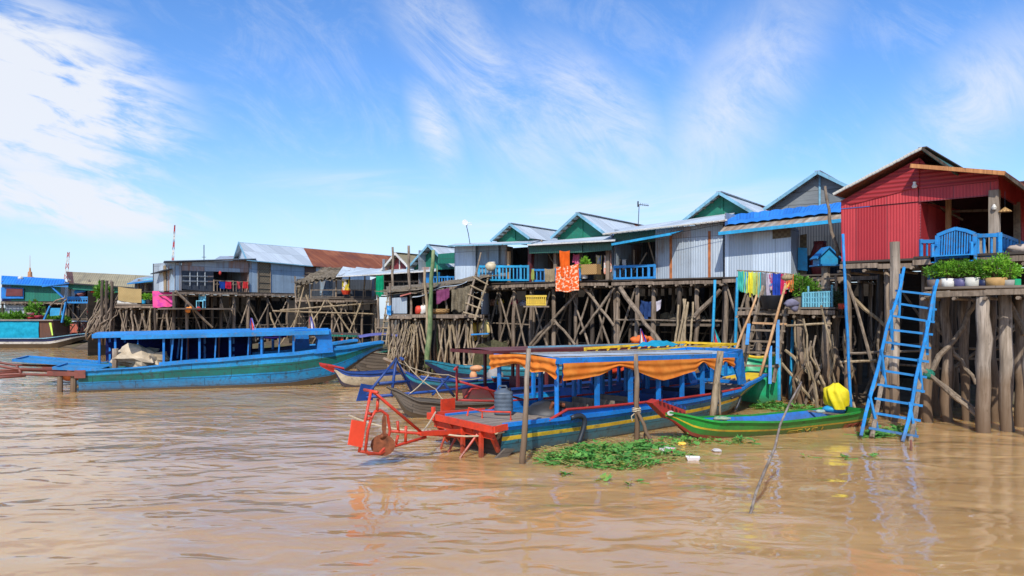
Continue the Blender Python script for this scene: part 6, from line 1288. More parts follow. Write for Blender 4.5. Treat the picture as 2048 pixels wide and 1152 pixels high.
# ================= pots on the landing
PL1 = R1.shift(.18)
kinds = [(1872, .2, .23, plain('brown_tub', (.16, .12, .1), .7), 'leaf', 'bushy plant in a dull brown tub, first on the landing'), (1896, .17, .25, M['white'], 'leaf_lime', 'bushy plant in a white tub with faint blue bands'), (1921, .15, .24, plain('purple_tin', (.1, .09, .2), .5), 'leaf', 'bushy plant in a dark printed tin between two white tubs'), (1945, .18, .26, plain('cream_tub', (.55, .53, .46), .6), 'leaf', 'bushy plant in a cream tub right of the dark tin'), (1967, .12, .2, M['navy'], 'leaf', 'small plant in a navy tin beside the cream tub'), (1993, .24, .24, plain('tan_tub', (.42, .25, .09), .7), 'leaf_lime', 'tall lime plant in a wide tan basin'), (2019, .15, .18, plain('stone_pot', (.32, .3, .26), .8), 'leaf_lime', 'plant in a small grey stone pot at the landing end')]
for i, (px, r, hh, mt, lf, lab) in enumerate(kinds):
    q = PL1.col(px, zl + .01); t = T('potted_plant', lab, 'potted plant', q, 'potted plants on the landing')
    m = MB(); m.lathe(q, [(r * .82, 0), (r * .95, hh * .5), (r, hh), (r * .9, hh), (r * .85, hh * .85), (0, hh * .85)], 16); m.build('pot', mt, t, True)
    k = 1.25 if px == 1993 else (.8 if px in (1967, 2019) else 1.0); m = MB(); bush(m, q + UP * (hh + .2 * k), .3 * k, .28 * k, .22 * k, int(620 * k), .075, .035); bush(m, q + V((.1, -.05, hh + .3 * k)), .18 * k, .18 * k, .2 * k, int(220 * k), .075, .035); m.build('foliage', M[lf], t)
    m = MB(); [m.log(q + UP * hh * .8, q + V((R.uniform(-.2, .2), R.uniform(-.2, .2), hh + R.uniform(.15, .4))), .012, .006, 5, 3, .02) for _ in range(7)]; m.build('stems', M['twig'], t)
q = PL1.col(2032, zl + .1); m = MB(); m.box(q - UP * .09, .14, .14, .2); single(m, 'green_tin', M['green_bright'], 'small green tin at the far right end of the landing', 'tin')
q = P(2045, 498, 18.6); m = MB(); m.blob(q, .35, .2, .12, 12, 7, .4, 3); single(m, 'cloth_bundle', cloth('pale_bundle', (.6, .5, .42), None), 'pale folded bundle on the right end of the veranda floor', 'bundle', None, True)
q = P(1990, 490, 18.5); hang('washing', 'black cloth draped over the blue veranda rail', 'laundry', P(1985, 478, 18.6), P(1998, 478, 18.5), .3, cloth('black_cloth', (.02, .02, .025), None), None, .03, 8, 8, .2, 3)
for (px, py, D, r, mt, lab) in ((1878, 540, 19.2, .2, 'rail_blue', 'crumpled blue plastic sheet under the red house behind the ladder'), (1868, 545, 19.3, .15, 'rail_blue', 'small blue heap beside the crumpled sheet behind the ladder')):
    q = P(px, py + 22, D); m = MB(); m.blob(q + UP * .1, r, r, r * 1.1, 10, 7, .5, 3); single(m, 'plastic_sheet', M[mt], lab, 'plastic sheet', None, True)
q = P(1992, 775, 21.0); m = MB(); m.grid(lambda u, v: q + V((-.2 + .5 * u, .1 * math.sin(v * 5), -.35 + .75 * v + .1 * u)), 8, 8); single(m, 'plastic_sheet', M['blue_deep'], 'dark blue sheet hanging between the thick landing posts', 'plastic sheet', None, True)
# ================= centre house cloths
CC = C0.shift(-.75)
hang('banner', 'plain vivid orange cloth hanging from the green hood', 'banner', CC.at(1119, 501), CC.at(1140, 501), 52 / F * 31, cloth('vivid_orange', (.9, .13, .012), (.95, .16, .02), trans=.2), 'orange cloths hung from the green hooded house', .05, 8, 10, .05, 1)
batik = cloth('batik', (.85, .12, .02), (.95, .62, .4), scale=6, kind='print', trans=.15)
hang('banner', 'orange batik cloth printed with pale scrolls and border, below the plain orange one', 'banner', CC.at(1112, 534), CC.at(1157, 527), lambda u: (50 + 4 * u) / F * 31, batik, 'orange cloths hung from the green hooded house', .04, 14, 10, .03, 2, 0, (1, 1.2))
hang('mat', 'straw coloured mat over the blue rail', 'mat', C0.shift(-.3).at(1089, 537), C0.shift(-.3).at(1110, 536), 27 / F * 31.5, M['straw'], None, .03, 8, 8, .1, 1)
hang('washing', 'yellow green scarf over the rail left of the straw mat', 'laundry', C0.shift(-.3).at(1063, 537), C0.shift(-.3).at(1068, 537), .5, cloth('scarf', (.5, .45, .1), (.2, .4, .1)), None, .03, 5, 8, .2, 2)
hang('washing', 'pink cloth bunched beside the orange banner', 'laundry', C0.shift(-.2).at(1146, 507), C0.shift(-.2).at(1158, 508), .4, cloth('pink_cloth', (.75, .1, .28), (.85, .25, .4)), None, .06, 8, 8, .3, 4)
hang('washing', 'cartoon free printed yellow and blue cloth hung in the right opening'.replace('cartoon free ', ''), 'laundry', C0.shift(.1).at(1192, 509), C0.shift(.1).at(1204, 510), 28 / F * 31, cloth('yellow_blue_print', (.7, .55, .15), (.05, .2, .55), scale=4, kind='patch'), None, .04, 8, 8, .1, 5)
hang('washing', 'salmon printed cloth hung next to the yellow and blue one', 'laundry', C0.shift(-.05).at(1208, 511), C0.shift(-.05).at(1222, 507), 36 / F * 31, cloth('salmon_print', (.75, .3, .2), (.85, .5, .4), scale=7, kind='patch'), None, .05, 8, 8, .1, 6)
hang('washing', 'white and black cloth hung at the left of the small blue balcony', 'laundry', T0.shift(.2).at(1238, 517), T0.shift(.2).at(1256, 518), 20 / F * 31, cloth('white_black', (.6, .58, .55), (.05, .05, .05), scale=1.3, kind='stripes'), None, .05, 8, 8, .1, 7)
q = C0.shift(-.45).at(1182, 549); m = MB(); m.box(q, .75, .35, .42, 2.5); b_ = single(m, 'basket', M['basket'], 'square woven basket on the open floor right of the batik cloth', 'basket')
q = C0.shift(-.4).at(1170, 557); t = T('potted_plant', 'lime plant in a white hanging pot beside the batik cloth', 'potted plant', q); m = MB(); m.lathe(q, [(.12, 0), (.14, .25), (.12, .25)], 12); m.build('pot', M['white'], t); m = MB(); bush(m, q + UP * .6, .25, .2, .35, 260, .14, .05); m.build('foliage', M['leaf_lime'], t)
q = C0.shift(-.3).at(982, 540); t = T('water_jar', 'round cream jar on the turquoise rail of the tin fronted house', 'jar', q); m = MB(); m.blob(q + UP * .16, .27, .22, .22, 14, 9, .1); m.build('body', M['cream'], t, True); m = MB(); m.lathe(q + V((.1, 0, .3)), [(.1, 0), (.12, .08), (.1, .08)], 10); m.build('neck', M['white'], t)
q = C0.shift(-.9).at(1072, 611); m = MB(); m.box(q, .85, .45, .07, 0); m.box(q + UP * .36, .9, .5, .08, 0); [m.box(q + V((-.4 + .8 * i / 9, -.22 + .44 * (j), .07)), .045, .04, .29) for i in range(10) for j in (0, 1)]; m.box(q + UP * .08, .74, .34, .2); single(m, 'basket', plain('yellow_basket', (.62, .42, .05), .7), 'yellow crate hung under the floor of the open fronted house', 'basket'); m = MB(); m.box(q - UP * .08, 1.1, .7, .06, 0); single(m, 'shelf_board', M['brace'], 'board shelf carrying the yellow crate', 'shelf')
for i, (px, py, c_, lab) in enumerate(((985, 597, (.6, .3, .2), 'salmon bag'), (1000, 596, (.7, .5, .05), 'yellow bag'), (1028, 596, (.7, .05, .2), 'pink bag'), (1046, 599, (.5, .5, .65), 'pale violet bag'), (950, 655, (.7, .45, .05), 'large golden bag'), (968, 650, (.72, .55, .2), 'straw yellow bag'))):
    q = C0.shift(1.1 if i < 4 else -1.0).at(px, py + 8); m = MB(); m.blob(q, .2 if i < 4 else .28, .18, .16 if i < 4 else .4, 9, 7, .3, 3, 0, i); single(m, 'bag', plain('bag_%s' % lab.split()[0], c_, .6), lab + ' hanging among the stilts of the tin fronted house', 'bag', 'bags hung among the stilts', True)
q = T0.shift(.3).at(1283, 606); hang('washing', 'navy jacket hanging under the streaked tin house', 'laundry', T0.shift(.3).at(1281, 600), T0.shift(.3).at(1303, 603), 34 / F * 29, cloth('navy_jacket', (.02, .05, .17), (.04, .09, .25)), 'clothes under the streaked tin house', .08, 10, 10, .2, 2)
hang('washing', 'white shirt hanging beside the navy jacket', 'laundry', T0.shift(.3).at(1302, 603), T0.shift(.3).at(1323, 599), lambda u: (8 + 14 * math.sin(u * 3)) / F * 29, cloth('white_shirt', (.68, .63, .7), None), 'clothes under the streaked tin house', .05, 10, 8, .2, 5)
# ================= centre bamboo pier
CP = PL(870, 33.4, V((-1, .1))); zp = 2.72
g = House('bamboo_pier', 'low bamboo fishing platform crowded with thin stilts in front of the small houses', 'platform', CP, 780, 966, zp, 'platforms on stilts')
g.floor(3.2, over=.2, mat='deck'); g.stilts((.05, .9, 1.8, 2.7), .38, .06, mats=('brace', 'post', 'post_dark', 'stick'), braces=False, wob=.06, name='stilt'); g.screen(4.6, .4, zp)
for i in range(18):
    x = R.uniform(785, 960); m = MB(); m.log(CP.shift(-.1).at(x, 735), CP.shift(.1).at(x + R.uniform(-35, 35), 640), .05, .04, 6, 5, .05); m.build('brace', M[R.choice(['brace', 'stick'])], g.t)
f0, f1 = CP.shift(-.1).at(775, 585), CP.shift(-.1).at(985, 553); b0, b1 = CP.shift(2.2).at(772, 573), CP.shift(2.2).at(975, 548)
def rfn(u, v): return f0.lerp(f1, u).lerp(b0.lerp(b1, u), v) + UP * (.06 * noise.noise(V((u * 9, v * 3, 2))) - .15 * math.sin(u * math.pi) * .6)
m = MB(); m.grid(rfn, 24, 5, 0, (4, 2)); m.grid(lambda u, v: rfn(u, 1 - v) - UP * .1, 24, 5, 0, (4, 2))
for i in range(60): u, v = R.random(), R.random() * .4; q = rfn(u, v); m.bar(q, q + V((R.uniform(-.7, .7), R.uniform(-.2, .2), R.uniform(-.05, .1))), .035, .03)
m.build('thatch_roof', M['thatch'], g.t)
m = MB(); m.grid(lambda u, v: CP.shift(-.35).at(823 + 110 * u, 595 - 32 * u + 3 * math.sin(u * 9)) + V((0, .9 * v, .12 * v)), 20, 3, 0, (4, 1)); m.build('tin_edge', M['tin_roof'], g.t)
m = MB(); m.poly([CP.shift(-.3).at(800, 592), CP.shift(-.3).at(822, 586), CP.shift(.8).at(822, 581), CP.shift(.8).at(800, 586)], .03); m.build('red_sheet', plain('faded_red_sheet', (.5, .16, .12), .6), g.t)
for x in (780, 822, 847, 893, 925, 944): m = MB(); m.log(CP.shift(.0).at(x, 632), CP.shift(.05).at(x + R.uniform(-3, 3), 566), .055, .045, 6, 4, .03); m.build('roof_post', M['brace'], g.t)
g.wall([(784, 627), (784, 596), (814, 594), (814, 627)], 'tin', k=-.05, name='tin_box'); g.back(2.4, zp, 3.7, 'screen' if 'screen' in M else 'tin_dark'); g.wall([(905, 628), (905, 590), (925, 586), (925, 628)], 'wovenwall', k=1.5)
hang('washing', 'dusty purple cloth hung at the edge of the bamboo pier roof', 'laundry', CP.shift(-.25).at(872, 579), CP.shift(-.25).at(899, 575), lambda u: (30 - 10 * u) / F * 33, cloth('dusty_purple', (.25, .06, .16), (.32, .09, .2)), None, .06, 10, 8, .2, 3)
nm = M['net'] = cloth('fishing_net', (.2, .165, .11), (.3, .25, .17), scale=14, trans=.3)
hang('fishing_net', 'brown fishing net hung up to dry at the right end of the bamboo pier', 'net', CP.shift(-.2).at(903, 578), CP.shift(-.2).at(940, 570), 46 / F * 33, nm, None, .1, 18, 10, .25, 4)
q = P(975, 738, 33.0); m = MB(); m.grid(lambda u, v: V((q.x - .75 + 1.9 * u + (.45 - .9 * u) * v * .6 + .05 * noise.noise(V((u * 5, v * 5, 2))), q.y + .35 * math.sin(u * 3.1), .15 + 1.45 * v * (1 - .3 * abs(u - .55)) )), 18, 10); single(m, 'fishing_net', cloth('green_net', (.1, .095, .05), (.16, .15, .08), scale=12, trans=.3), 'olive green net draped over sticks on the bank beside the pier', 'net', None, True)
for (px, py, r, c_, lab) in ((838, 616, .2, (.6, .06, .03), 'red bag on the pier deck'), (848, 612, .22, (.7, .66, .6), 'white sack on the pier deck'), (842, 624, .15, (.65, .35, .03), 'yellow bag in front of the red bag on the pier deck')):
    q = CP.shift(.1).at(px, py + 6); m = MB(); m.blob(V((q.x, q.y, zp + r * .9)), r, r, r, 10, 7, .4, 3); single(m, 'bag', plain('pier_' + lab.split()[0], c_, .6), lab, 'bag', None, True)
q = CP.shift(.1).col(880, zp); m = MB(); m.lathe(q, [(.3, 0), (.42, .1), (.44, .22), (.4, .24), (.36, .1), (0, .06)], 16); single(m, 'basket', M['basket'], 'round flat woven basket on the bamboo pier deck', 'basket')
q = CP.shift(-.2).at(776, 625); hang('plastic_sheet', 'bright blue plastic tied to the left corner of the bamboo pier', 'plastic sheet', CP.shift(-.3).at(773, 610), CP.shift(-.3).at(783, 610), .42, M['rail_blue'], None, .08, 6, 6, .3, 1)
for i in range(34):                                      # the leaning sheaf of sticks
    x = R.uniform(778, 815); pole('leaning_stick', 'thin stick in the tangled sheaf leaning on the left end of the bamboo pier', 'stick', CP.shift(-.6 + R.uniform(-.2, .3)).at(x + R.uniform(-8, 18), R.uniform(716, 728)), CP.shift(R.uniform(-.2, .1)).at(x + R.uniform(2, 30), R.uniform(632, 672)), R.uniform(.02, .035), .015, R.choice(['brace', 'stick', 'stick']), 'sheaf of sticks at the bamboo pier', 5, .07)
for (x, yt, D, r, mt, lab, dx) in ((862, 500, 32.6, .1, 'moss', 'thick mossy green bamboo pole standing at the front of the bamboo pier', 8), (819, 491, 36, .075, 'brace', 'tall dark pole rising left of the mossy bamboo', -3), (785, 494, 40, .075, 'brace', 'tall pole rising by the maroon gable', 0), (853, 540, 33.0, .07, 'stick', 'tan pole leaning just left of the mossy bamboo', -6), (875, 530, 34, .03, 'moss', 'slim green cane beside the mossy bamboo', -2)):
    pole('standing_pole', lab, 'pole', P(x - dx, 735 if D < 34.5 else 700, D), P(x + dx * .6, yt, D), r * 1.35, r * .8, mt, 'standing poles round the bamboo pier', 8, .04)
t = T('ladder', 'crooked bamboo ladder from the bamboo pier up to the tin fronted house', 'ladder', P(940, 632, 33), 'ladders')
a0, a1, c0, c1 = P(930, 632, 32.8), P(962, 505, 33.4), P(950, 640, 32.6), P(977, 550, 33.2)
m = MB(); m.log(a0, a1, .055, .045, 6, 5, .04); m.build('stringer', M['brace'], t); m = MB(); m.log(c0, c1, .055, .045, 6, 5, .04); m.build('stringer', M['stick'], t)
for i in range(5): u = .06 + i * .14; m = MB(); m.log(a0.lerp(a1, u) - V((.12, .03, 0)), c0.lerp(c1, u * 1.25) + V((.12, -.03, 0)), .04, .035, 6, 2, .01); m.build('rung', M['stick'], t)
t = T('ladder', 'thin pale bamboo ladder at the left end of the bamboo pier', 'ladder', P(775, 680, 34), 'ladders')
a0, a1, c0, c1 = P(762, 690, 33.6), P(776, 590, 34), P(772, 690, 33.5), P(785, 590, 33.9)
for a, c in ((a0, a1), (c0, c1)): m = MB(); m.log(a, c, .035, .03, 6, 4, .03); m.build('stringer', M['stick'], t)
for i in range(7): u = .08 + i * .13; m = MB(); m.log(a0.lerp(a1, u) - V((.05, .03, 0)), c0.lerp(c1, u) + V((.05, -.03, 0)), .028, .025, 5, 1, 0); m.build('rung', M['stick'], t)
m = MB(); m.bar(P(943, 669, 33), P(978, 667, 32.9), .3, .06); single(m, 'blue_shelf', M['rail_blue'], 'small bright blue board between the pier stilts', 'board')
q = P(952, 747, 28.5); m = MB(); m.blob(q + UP * .2, .24, .17, .12, 10, 7, .4, 3); m.lathe(q + V((-.1, 0, -.3)), [(.13, 0), (.15, .25), (.09, .38)], 9); single(m, 'life_jacket', plain('orange_tan_float', (.62, .3, .14), .7), 'tan float on an upright stick above the maroon canoe', 'float', None, True)
q = P(1090, 752, 27); m = MB(); m.blob(q, .3, .22, .22, 10, 7, .4, 3); single(m, 'sack', M['cream'], 'cream sack on the maroon canoe', 'sack', None, True); q = P(990, 750, 27); m = MB(); m.blob(q, .32, .25, .25, 10, 7, .4, 3); single(m, 'sack', plain('grey_sack', (.3, .28, .26), .9), 'grey sack on the maroon canoe, next to the tan float', 'sack', None, True)
q = P(932, 737, 31.6); m = MB(); m.blob(q, .22, .2, .18, 10, 7, .2, 3); single(m, 'ball_float', plain('tan_ball', (.5, .3, .15), .7), 'round tan float lying on the mossy bank', 'float', None, True)
hang('plastic_sheet', 'green cloth hanging under the eave of the maroon gabled house', 'plastic sheet', P(752, 551, 41), P(767, 550, 41), 40 / F * 41, cloth('green_sheet', (.0, .3, .13), (.01, .36, .17)), None, .06, 8, 8, .1, 2)
hang('washing', 'yellow and black printed cloth in the lean-to opening', 'laundry', TS.shift(-.2).at(684, 557), TS.shift(-.2).at(699, 558), 24 / F * 47, cloth('yellow_black_print', (.75, .6, .05), (.03, .05, .05), scale=4, kind='patch'), None, .05, 8, 8, .1, 2)
q = TS.shift(-.15).at(692, 589); m = MB(); m.lathe(q, [(.2, 0), (.3, .22), (.32, .26), (.28, .26)], 12); single(m, 'basket', M['orange_red'], 'orange basin on the lean-to rail', 'basin')
for i, (x0, x1, c_, lab) in enumerate(((438, 451, (.02, .08, .4), 'dark blue cloth on the flat roofed house balcony'), (451, 462, (.7, .02, .06), 'red cloth on the flat roofed house balcony'), (474, 481, (.75, .1, .1), 'red patterned cloth right of the plain red one'), (486, 495, (.8, .05, .05), 'scarlet cloth at the right end of the balcony rail'))):
    hang('washing', lab, 'laundry', AB.shift(-.2).at(x0, 562), AB.shift(-.2).at(x1, 563), 14 / F * 49, cloth('balcony_%d' % i, c_, None), 'washing on the flat roofed house balcony', .04, 6, 6, .15, i)
m = MB(); m.blob(AB.shift(-.3).at(440, 546), .09, .09, .14, 8, 7, .2); single(m, 'red_lantern', M['red'], 'red round lantern hanging in the flat roofed house balcony', 'lantern', None, True)
# ================= left pier
MP = PL(270, 47.6, V((1, .02))); zm = 3.25
g = House('bamboo_pier', 'bamboo landing with drying mat, pots and roots at the left', 'platform', MP, 226, 345, zm, 'platforms on stilts')
g.floor(3, over=.2, mat='deck'); g.stilts((.05, 1.0, 2.0, 3.0), .45, .085, mats=('brace', 'post', 'stick'), wob=.08); g.screen(5, 1)
for (x, yt) in ((205, 560), (214, 561), (224, 563)): pole('standing_pole', 'dark pole of the trio standing left of the straw mat', 'pole', MP.shift(-.4).at(x - 2, 690), MP.shift(-.4).at(x, yt), .1, .09, 'post_dark', 'trio of dark poles at the left landing', 6, .03)
for i in range(30): 
    x = R.uniform(186, 222); pole('leaning_stick', 'grey branch in the heap slanting up to the left landing', 'stick', MP.shift(-.6).at(x - R.uniform(0, 25), R.uniform(660, 682)), MP.shift(-.1).at(x + R.uniform(5, 25), R.uniform(580, 620)), .05, .025, R.choice(['brace', 'post', 'stick']), 'heap of branches at the left landing', 6, .16)
hang('mat', 'woven straw mat hung to dry above the left landing', 'mat', MP.shift(-.3).at(236, 573), MP.shift(-.3).at(283, 578), 28 / F * 47, M['mat'], None, .02, 12, 8, .03, 1, 0, (2, 1.2))
hang('sheet', 'bright pink patterned sheet hung beside the flat roofed house', 'sheet', MP.shift(-.5).at(305, 582), MP.shift(-.5).at(349, 579), 33 / F * 47, cloth('pink_sheet', (.85, .1, .3), (.6, .07, .35), scale=3, kind='print', trans=.15), None, .05, 14, 10, .08, 3)
q = MP.shift(-.1).at(236, 605); m = MB(); m.tube([q, q + V((.65, 0, 0)), q + V((1.25, 0, -.02))], .14, 10); single(m, 'roll', M['white'], 'white rolled sheet lying under the straw mat', 'roll', None, True)
for (x, r, mt, lab) in ((263, .15, 'blue_deep', 'round blue tub right of the white roll'), (271, .13, 'red', 'red tub between the blue tub and the plants')):
    q = MP.shift(-.1).at(x, 608); m = MB(); m.blob(q + UP * .12, r, r, r, 10, 7, .05); single(m, 'tub', M[mt], lab, 'tub', None, True)
for i, x in enumerate((287, 298)):
    q = MP.shift(-.1).at(x, 607); t = T('potted_plant', ('leafy plant in a turquoise pot on the left landing', 'leafy plant in a dark pot next to the pink sheet')[i], 'potted plant', q, 'plants on the left landing'); m = MB(); m.lathe(q, [(.14, 0), (.18, .25), (.15, .25)], 10); m.build('pot', M[('turq', 'rubber')[i]], t); m = MB(); bush(m, q + UP * .42, .32, .25, .24, 200, .15, .07); m.build('foliage', M['leaf_lime'], t)
q = AB.shift(-.5).at(376, 620); m = MB(); m.blob(q, .17, .15, .18, 10, 7, .3); m.blob(q + V((.15, 0, .12)), .1, .1, .1, 9, 6, .3); single(m, 'plastic_jug', plain('orange_jug', (.85, .25, .03), .5), 'orange plastic jug hanging under the flat roofed house', 'jug', None, True)
q = AB.shift(-.3).at(397, 618); m = MB(); m.blob(q, .16, .15, .15, 10, 7, .3); single(m, 'red_bag', M['red'], 'dark red bag right of the orange jug', 'bag', None, True)
t = T('plastic_chair', 'pale blue plastic chair on the lower deck under the flat roofed house', 'chair', AB.shift(-.1).at(402, 616)); q = AB.shift(-.1).at(402, 616); mt = M['pale_turq']
m = MB(); m.box(q + UP * .42, .45, .42, .05); m.build('seat', mt, t); m = MB(); m.box(q + V((0, .2, .47)), .45, .05, .42); m.build('backrest', mt, t)
for dx in (-.2, .2):
    for dy in (-.18, .18): m = MB(); m.bar(q + V((dx, dy, 0)), q + V((dx, dy, .42)), .05); m.build('leg', mt, t)
m = MB(); m.box(AB.shift(-.1).col(395, q.z - .1), 4.5, 1.2, .09, math.atan2(.8, .6)); single(m, 'lower_deck_board', M['deck'], 'narrow lower deck board carrying the pale blue chair', 'board')
for (x0, x1, D, n, lab) in ((180, 190, 48, 0, ''),):
    pass
for i in range(24):                                      # heaps of brushwood and nets under the long houses
    x = 430 + i * 6.5 + R.uniform(-3, 3); q = AB.shift(R.uniform(.6, 2.2)).col(x, R.uniform(.7, 1.3)); m = MB(); m.blob(q, R.uniform(.4, .8), .5, R.uniform(.4, .8), 9, 7, .7, 3, 0, i)
    for _ in range(6): m.bar(q + V((R.uniform(-.6, .6), R.uniform(-.3, .3), R.uniform(-.3, .5))), q + V((R.uniform(-.9, .9), R.uniform(-.7, 0), R.uniform(-.3, .9))), .05)
    single(m, 'brushwood_heap', M[('thatch', 'brace', 'old_boat')[i % 3]], 'brown heap of brushwood and netting stored under the long tin houses', 'brushwood', 'brushwood heaps under the long tin houses')
# ================= shrubs and bits on the far left bank
for (px, py, D, rx, rz, n, lab) in ((30, 636, 62, .95, .55, 500, 'rounded green bush on the bank behind the houseboat roof'), (4, 638, 62, .7, .4, 250, 'pale low bush at the very left edge'), (107, 642, 61, .8, .45, 330, 'green bush below the blue gangway'), (125, 643, 61, .6, .4, 230, 'second smaller bush right of the gangway bush'), (206, 585, 48.5, .5, .6, 300, 'leafy climber beside the trio of dark poles'), (75, 618, 64, .7, .8, 130, 'thin garden plants under the green walled house'), (62, 622, 64, .5, .8, 150, 'spindly plants left of the garden plants under the green house')):
    q = P(px, py, D); t = T('bush', lab, 'bush', (q.x, q.y, max(.3, q.z - rz)), 'bushes along the far bank'); m = MB(); bush(m, q, rx, .7, rz, n, .34, .17); m.build('foliage', M['leaf'], t); m = MB(); [m.log((q.x, q.y, max(.2, q.z - rz - .5)), q + V((R.uniform(-rx, rx) * .6, 0, R.uniform(-.2, rz * .6))), .05, .02, 5, 3, .08) for _ in range(5)]; m.build('stems', M['twig'], t)
for (px, py, r, c_, lab) in ((78, 633, .35, (.7, .08, .12), 'pink basin on the bank near the gangway'), (62, 636, .4, (.55, .05, .05), 'red basin on the bank left of the pink one'), (119, 633, .22, (.75, .25, .5), 'small pink cloth bundle beside the gangway bush'), (185, 624, .45, (.6, .06, .05), 'large red basin under the tan roofed house'), (61, 627, .3, (.6, .35, .35), 'pale pink bucket standing behind the red basin')):
    q = P(px, py, 62.5); m = MB(); m.lathe(V((q.x, q.y, q.z - r * .5)), [(r * .7, 0), (r, r * .6), (r * 1.05, r * .7), (r * .9, r * .7), (r * .6, r * .1), (0, r * .1)], 12); single(m, 'basin', plain('basin_%d' % px, c_, .5), lab, 'basin', None, True)
# masts and temple tip
def mast(px, yb, yt, D, label, w):
    q = P(px, yb, D); z1 = P(px, yt, D).z; t = T('radio_mast', label, 'mast', q, 'radio masts on the horizon'); reds = MB(); whs = MB(); n = 12; z0 = 1.0; top_ = V((q.x + (.4 if px < 200 else 1.2) * 1.0, q.y, z1)); base = V((q.x - (1.2 if px < 200 else 0), q.y, z0))
    for i in range(n):
        a, c = base.lerp(top_, i / n), base.lerp(top_, (i + 1) / n); wa, wc = w * (1 - .75 * i / n), w * (1 - .75 * (i + 1) / n); m = reds if i % 2 else whs; s = .09
        for sx in (-1, 1): m.bar(a + V((sx * wa, 0, 0)), c + V((sx * wc, 0, 0)), s)
        m.bar(a + V((-wa, 0, 0)), c + V((wc, 0, 0)), s); m.bar(a + V((wa, 0, 0)), c + V((-wc, 0, 0)), s)
    reds.build('red_section', M['red'], t); whs.build('white_section', M['white'], t)
mast(134, 557, 504, 190, 'wide red and white lattice mast behind the tan roof', .9); mast(339, 528, 450, 170, 'slender red and white mast behind the flat roofed house', .4)
q = P(60, 556, 150); m = MB(); m.lathe(V((q.x, q.y, 6)), [(1.0, 0), (.9, 1.6), (.75, 3.2), (.7, 3.9), (.42, 4.0), (.38, 4.9), (.2, 5.0), (.15, 5.7), (.05, 5.8), (.03, 8.2), (0, 8.3)], 10); single(m, 'temple_spire', plain('tan_spire', (.42, .2, .1), .7), 'small tan temple spire above the blue roof', 'spire')
# ================= loose poles in the water
pole('mooring_pole', 'straight pale pole standing in the water before the stern of the orange draped boat', 'pole', P(1044, 945, 13.9), P(1057, 697, 14.1), .062, .045, 'post_pale', 'mooring poles in the water', 8, .012)
pole('mooring_pole', 'grey brown pole tied with rope at the middle of the orange draped boat', 'pole', P(1275, 905, 16.3), P(1272, 708, 16.4), .062, .05, 'post', 'mooring poles in the water', 8, .015)
pole('mooring_pole', 'broad golden pole between the draped boat and the red prow', 'pole', P(1424, 838, 18.4), P(1441, 702, 18.4), .085, .08, 'stick', 'mooring poles in the water', 6, .01); pole('mooring_pole', 'thin short pole beside the broad golden pole', 'pole', P(1441, 835, 18.6), P(1438, 762, 18.6), .03, .025, 'stick', 'mooring poles in the water', 5, .01)
pole('prop_stick', 'dark stick propped against the rope tied pole', 'stick', P(1305, 892, 15.9), P(1275, 823, 16.2), .045, .035, 'post', None, 5, .02); pole('prop_stick', 'short forked brown stick at the foot of the rope tied pole', 'stick', P(1283, 890, 16.2), P(1291, 866, 16.2), .04, .03, 'post', None, 4, .02)
m = MB()
q = P(1273, 823, 16.35)
for k in range(3): m.tube([q + V((math.cos(a) * .085, math.sin(a) * .085, k * .035 + .01 * math.sin(a * 2))) for a in [i * math.pi / 6 for i in range(13)]], .014, 5)
m.tube([q, q + V((-.12, -.05, -.1)), q + V((-.1, -.05, -.2))], .012, 5); single(m, 'rope_knot', M['rope'], 'pale rope knotted round the pole at the middle of the draped boat', 'rope')
pts = [P(1501, 1027, 10.45), P(1512, 985, 10.6), P(1528, 945, 10.8), P(1550, 895, 11.0), P(1560, 850, 11.2), P(1580, 805, 11.4), P(1603, 764, 11.6)]; m = MB(); m.tube([pts[0] - V((.1, 0, .5))] + pts, [.022, .022, .02, .022, .02, .018, .016, .012], 7, 0, .08); single(m, 'bent_stick', wood('grey_stick', (.13, .1, .08), (.3, .25, .21)), 'long crooked grey stick poking out of the water in the right foreground', 'stick', None, True)
m = MB(); m.log(P(1822, 905, 15.2), P(1822, 880, 15.3), .03, .025, 6, 2, .01); single(m, 'water_stick', M['brown_iron'], 'stub of brown stick in the water beside the blue ladder foot', 'stick')
# flags
def flag(px, py0, py1, D, label, cols, group='small flags'):
    t = T('flag', label, 'flag', P(px, py1, D), group); a = P(px, py1 + 4, D); c = P(px, py0, D); m = MB(); m.tube([a, c], .018, 5); m.build('pole', M['stick'], t)
    H = (c - a).length
    for i, cc in enumerate(cols):
        n = len(cols); m = MB(); m.grid(lambda u, v: c + V(((-.12 + .75 * (i + u) / n) * (.15 + v) * H * .55, -.06 * math.sin(u * 3 + v * 4 + i), -v * H * .92)), 4, 8); m.build('stripe', plain('flag_%d_%d' % (px, i), cc, .8), t, True)
flag(1281, 657, 692, 24.8, 'blue and red striped flag with white emblem standing on the maroon boat roof', [(.03, .03, .5), (.8, .75, .75), (.85, .12, .06), (.06, .05, .5)]); flag(502, 636, 662, 29.5, 'blue red and white flag on the roof of the striped tour boat', [(.03, .04, .4), (.75, .1, .08), (.3, .3, .6)]); flag(620, 633, 662, 31, 'red and white flag behind the striped tour boat', [(.5, .08, .1), (.6, .6, .7), (.1, .1, .4)]); flag(1427, 655, 700, 27.0, 'folded teal and red flag on a blue post behind the yellow roof rim', [(.02, .25, .4), (.5, .05, .08), (.03, .4, .45)])
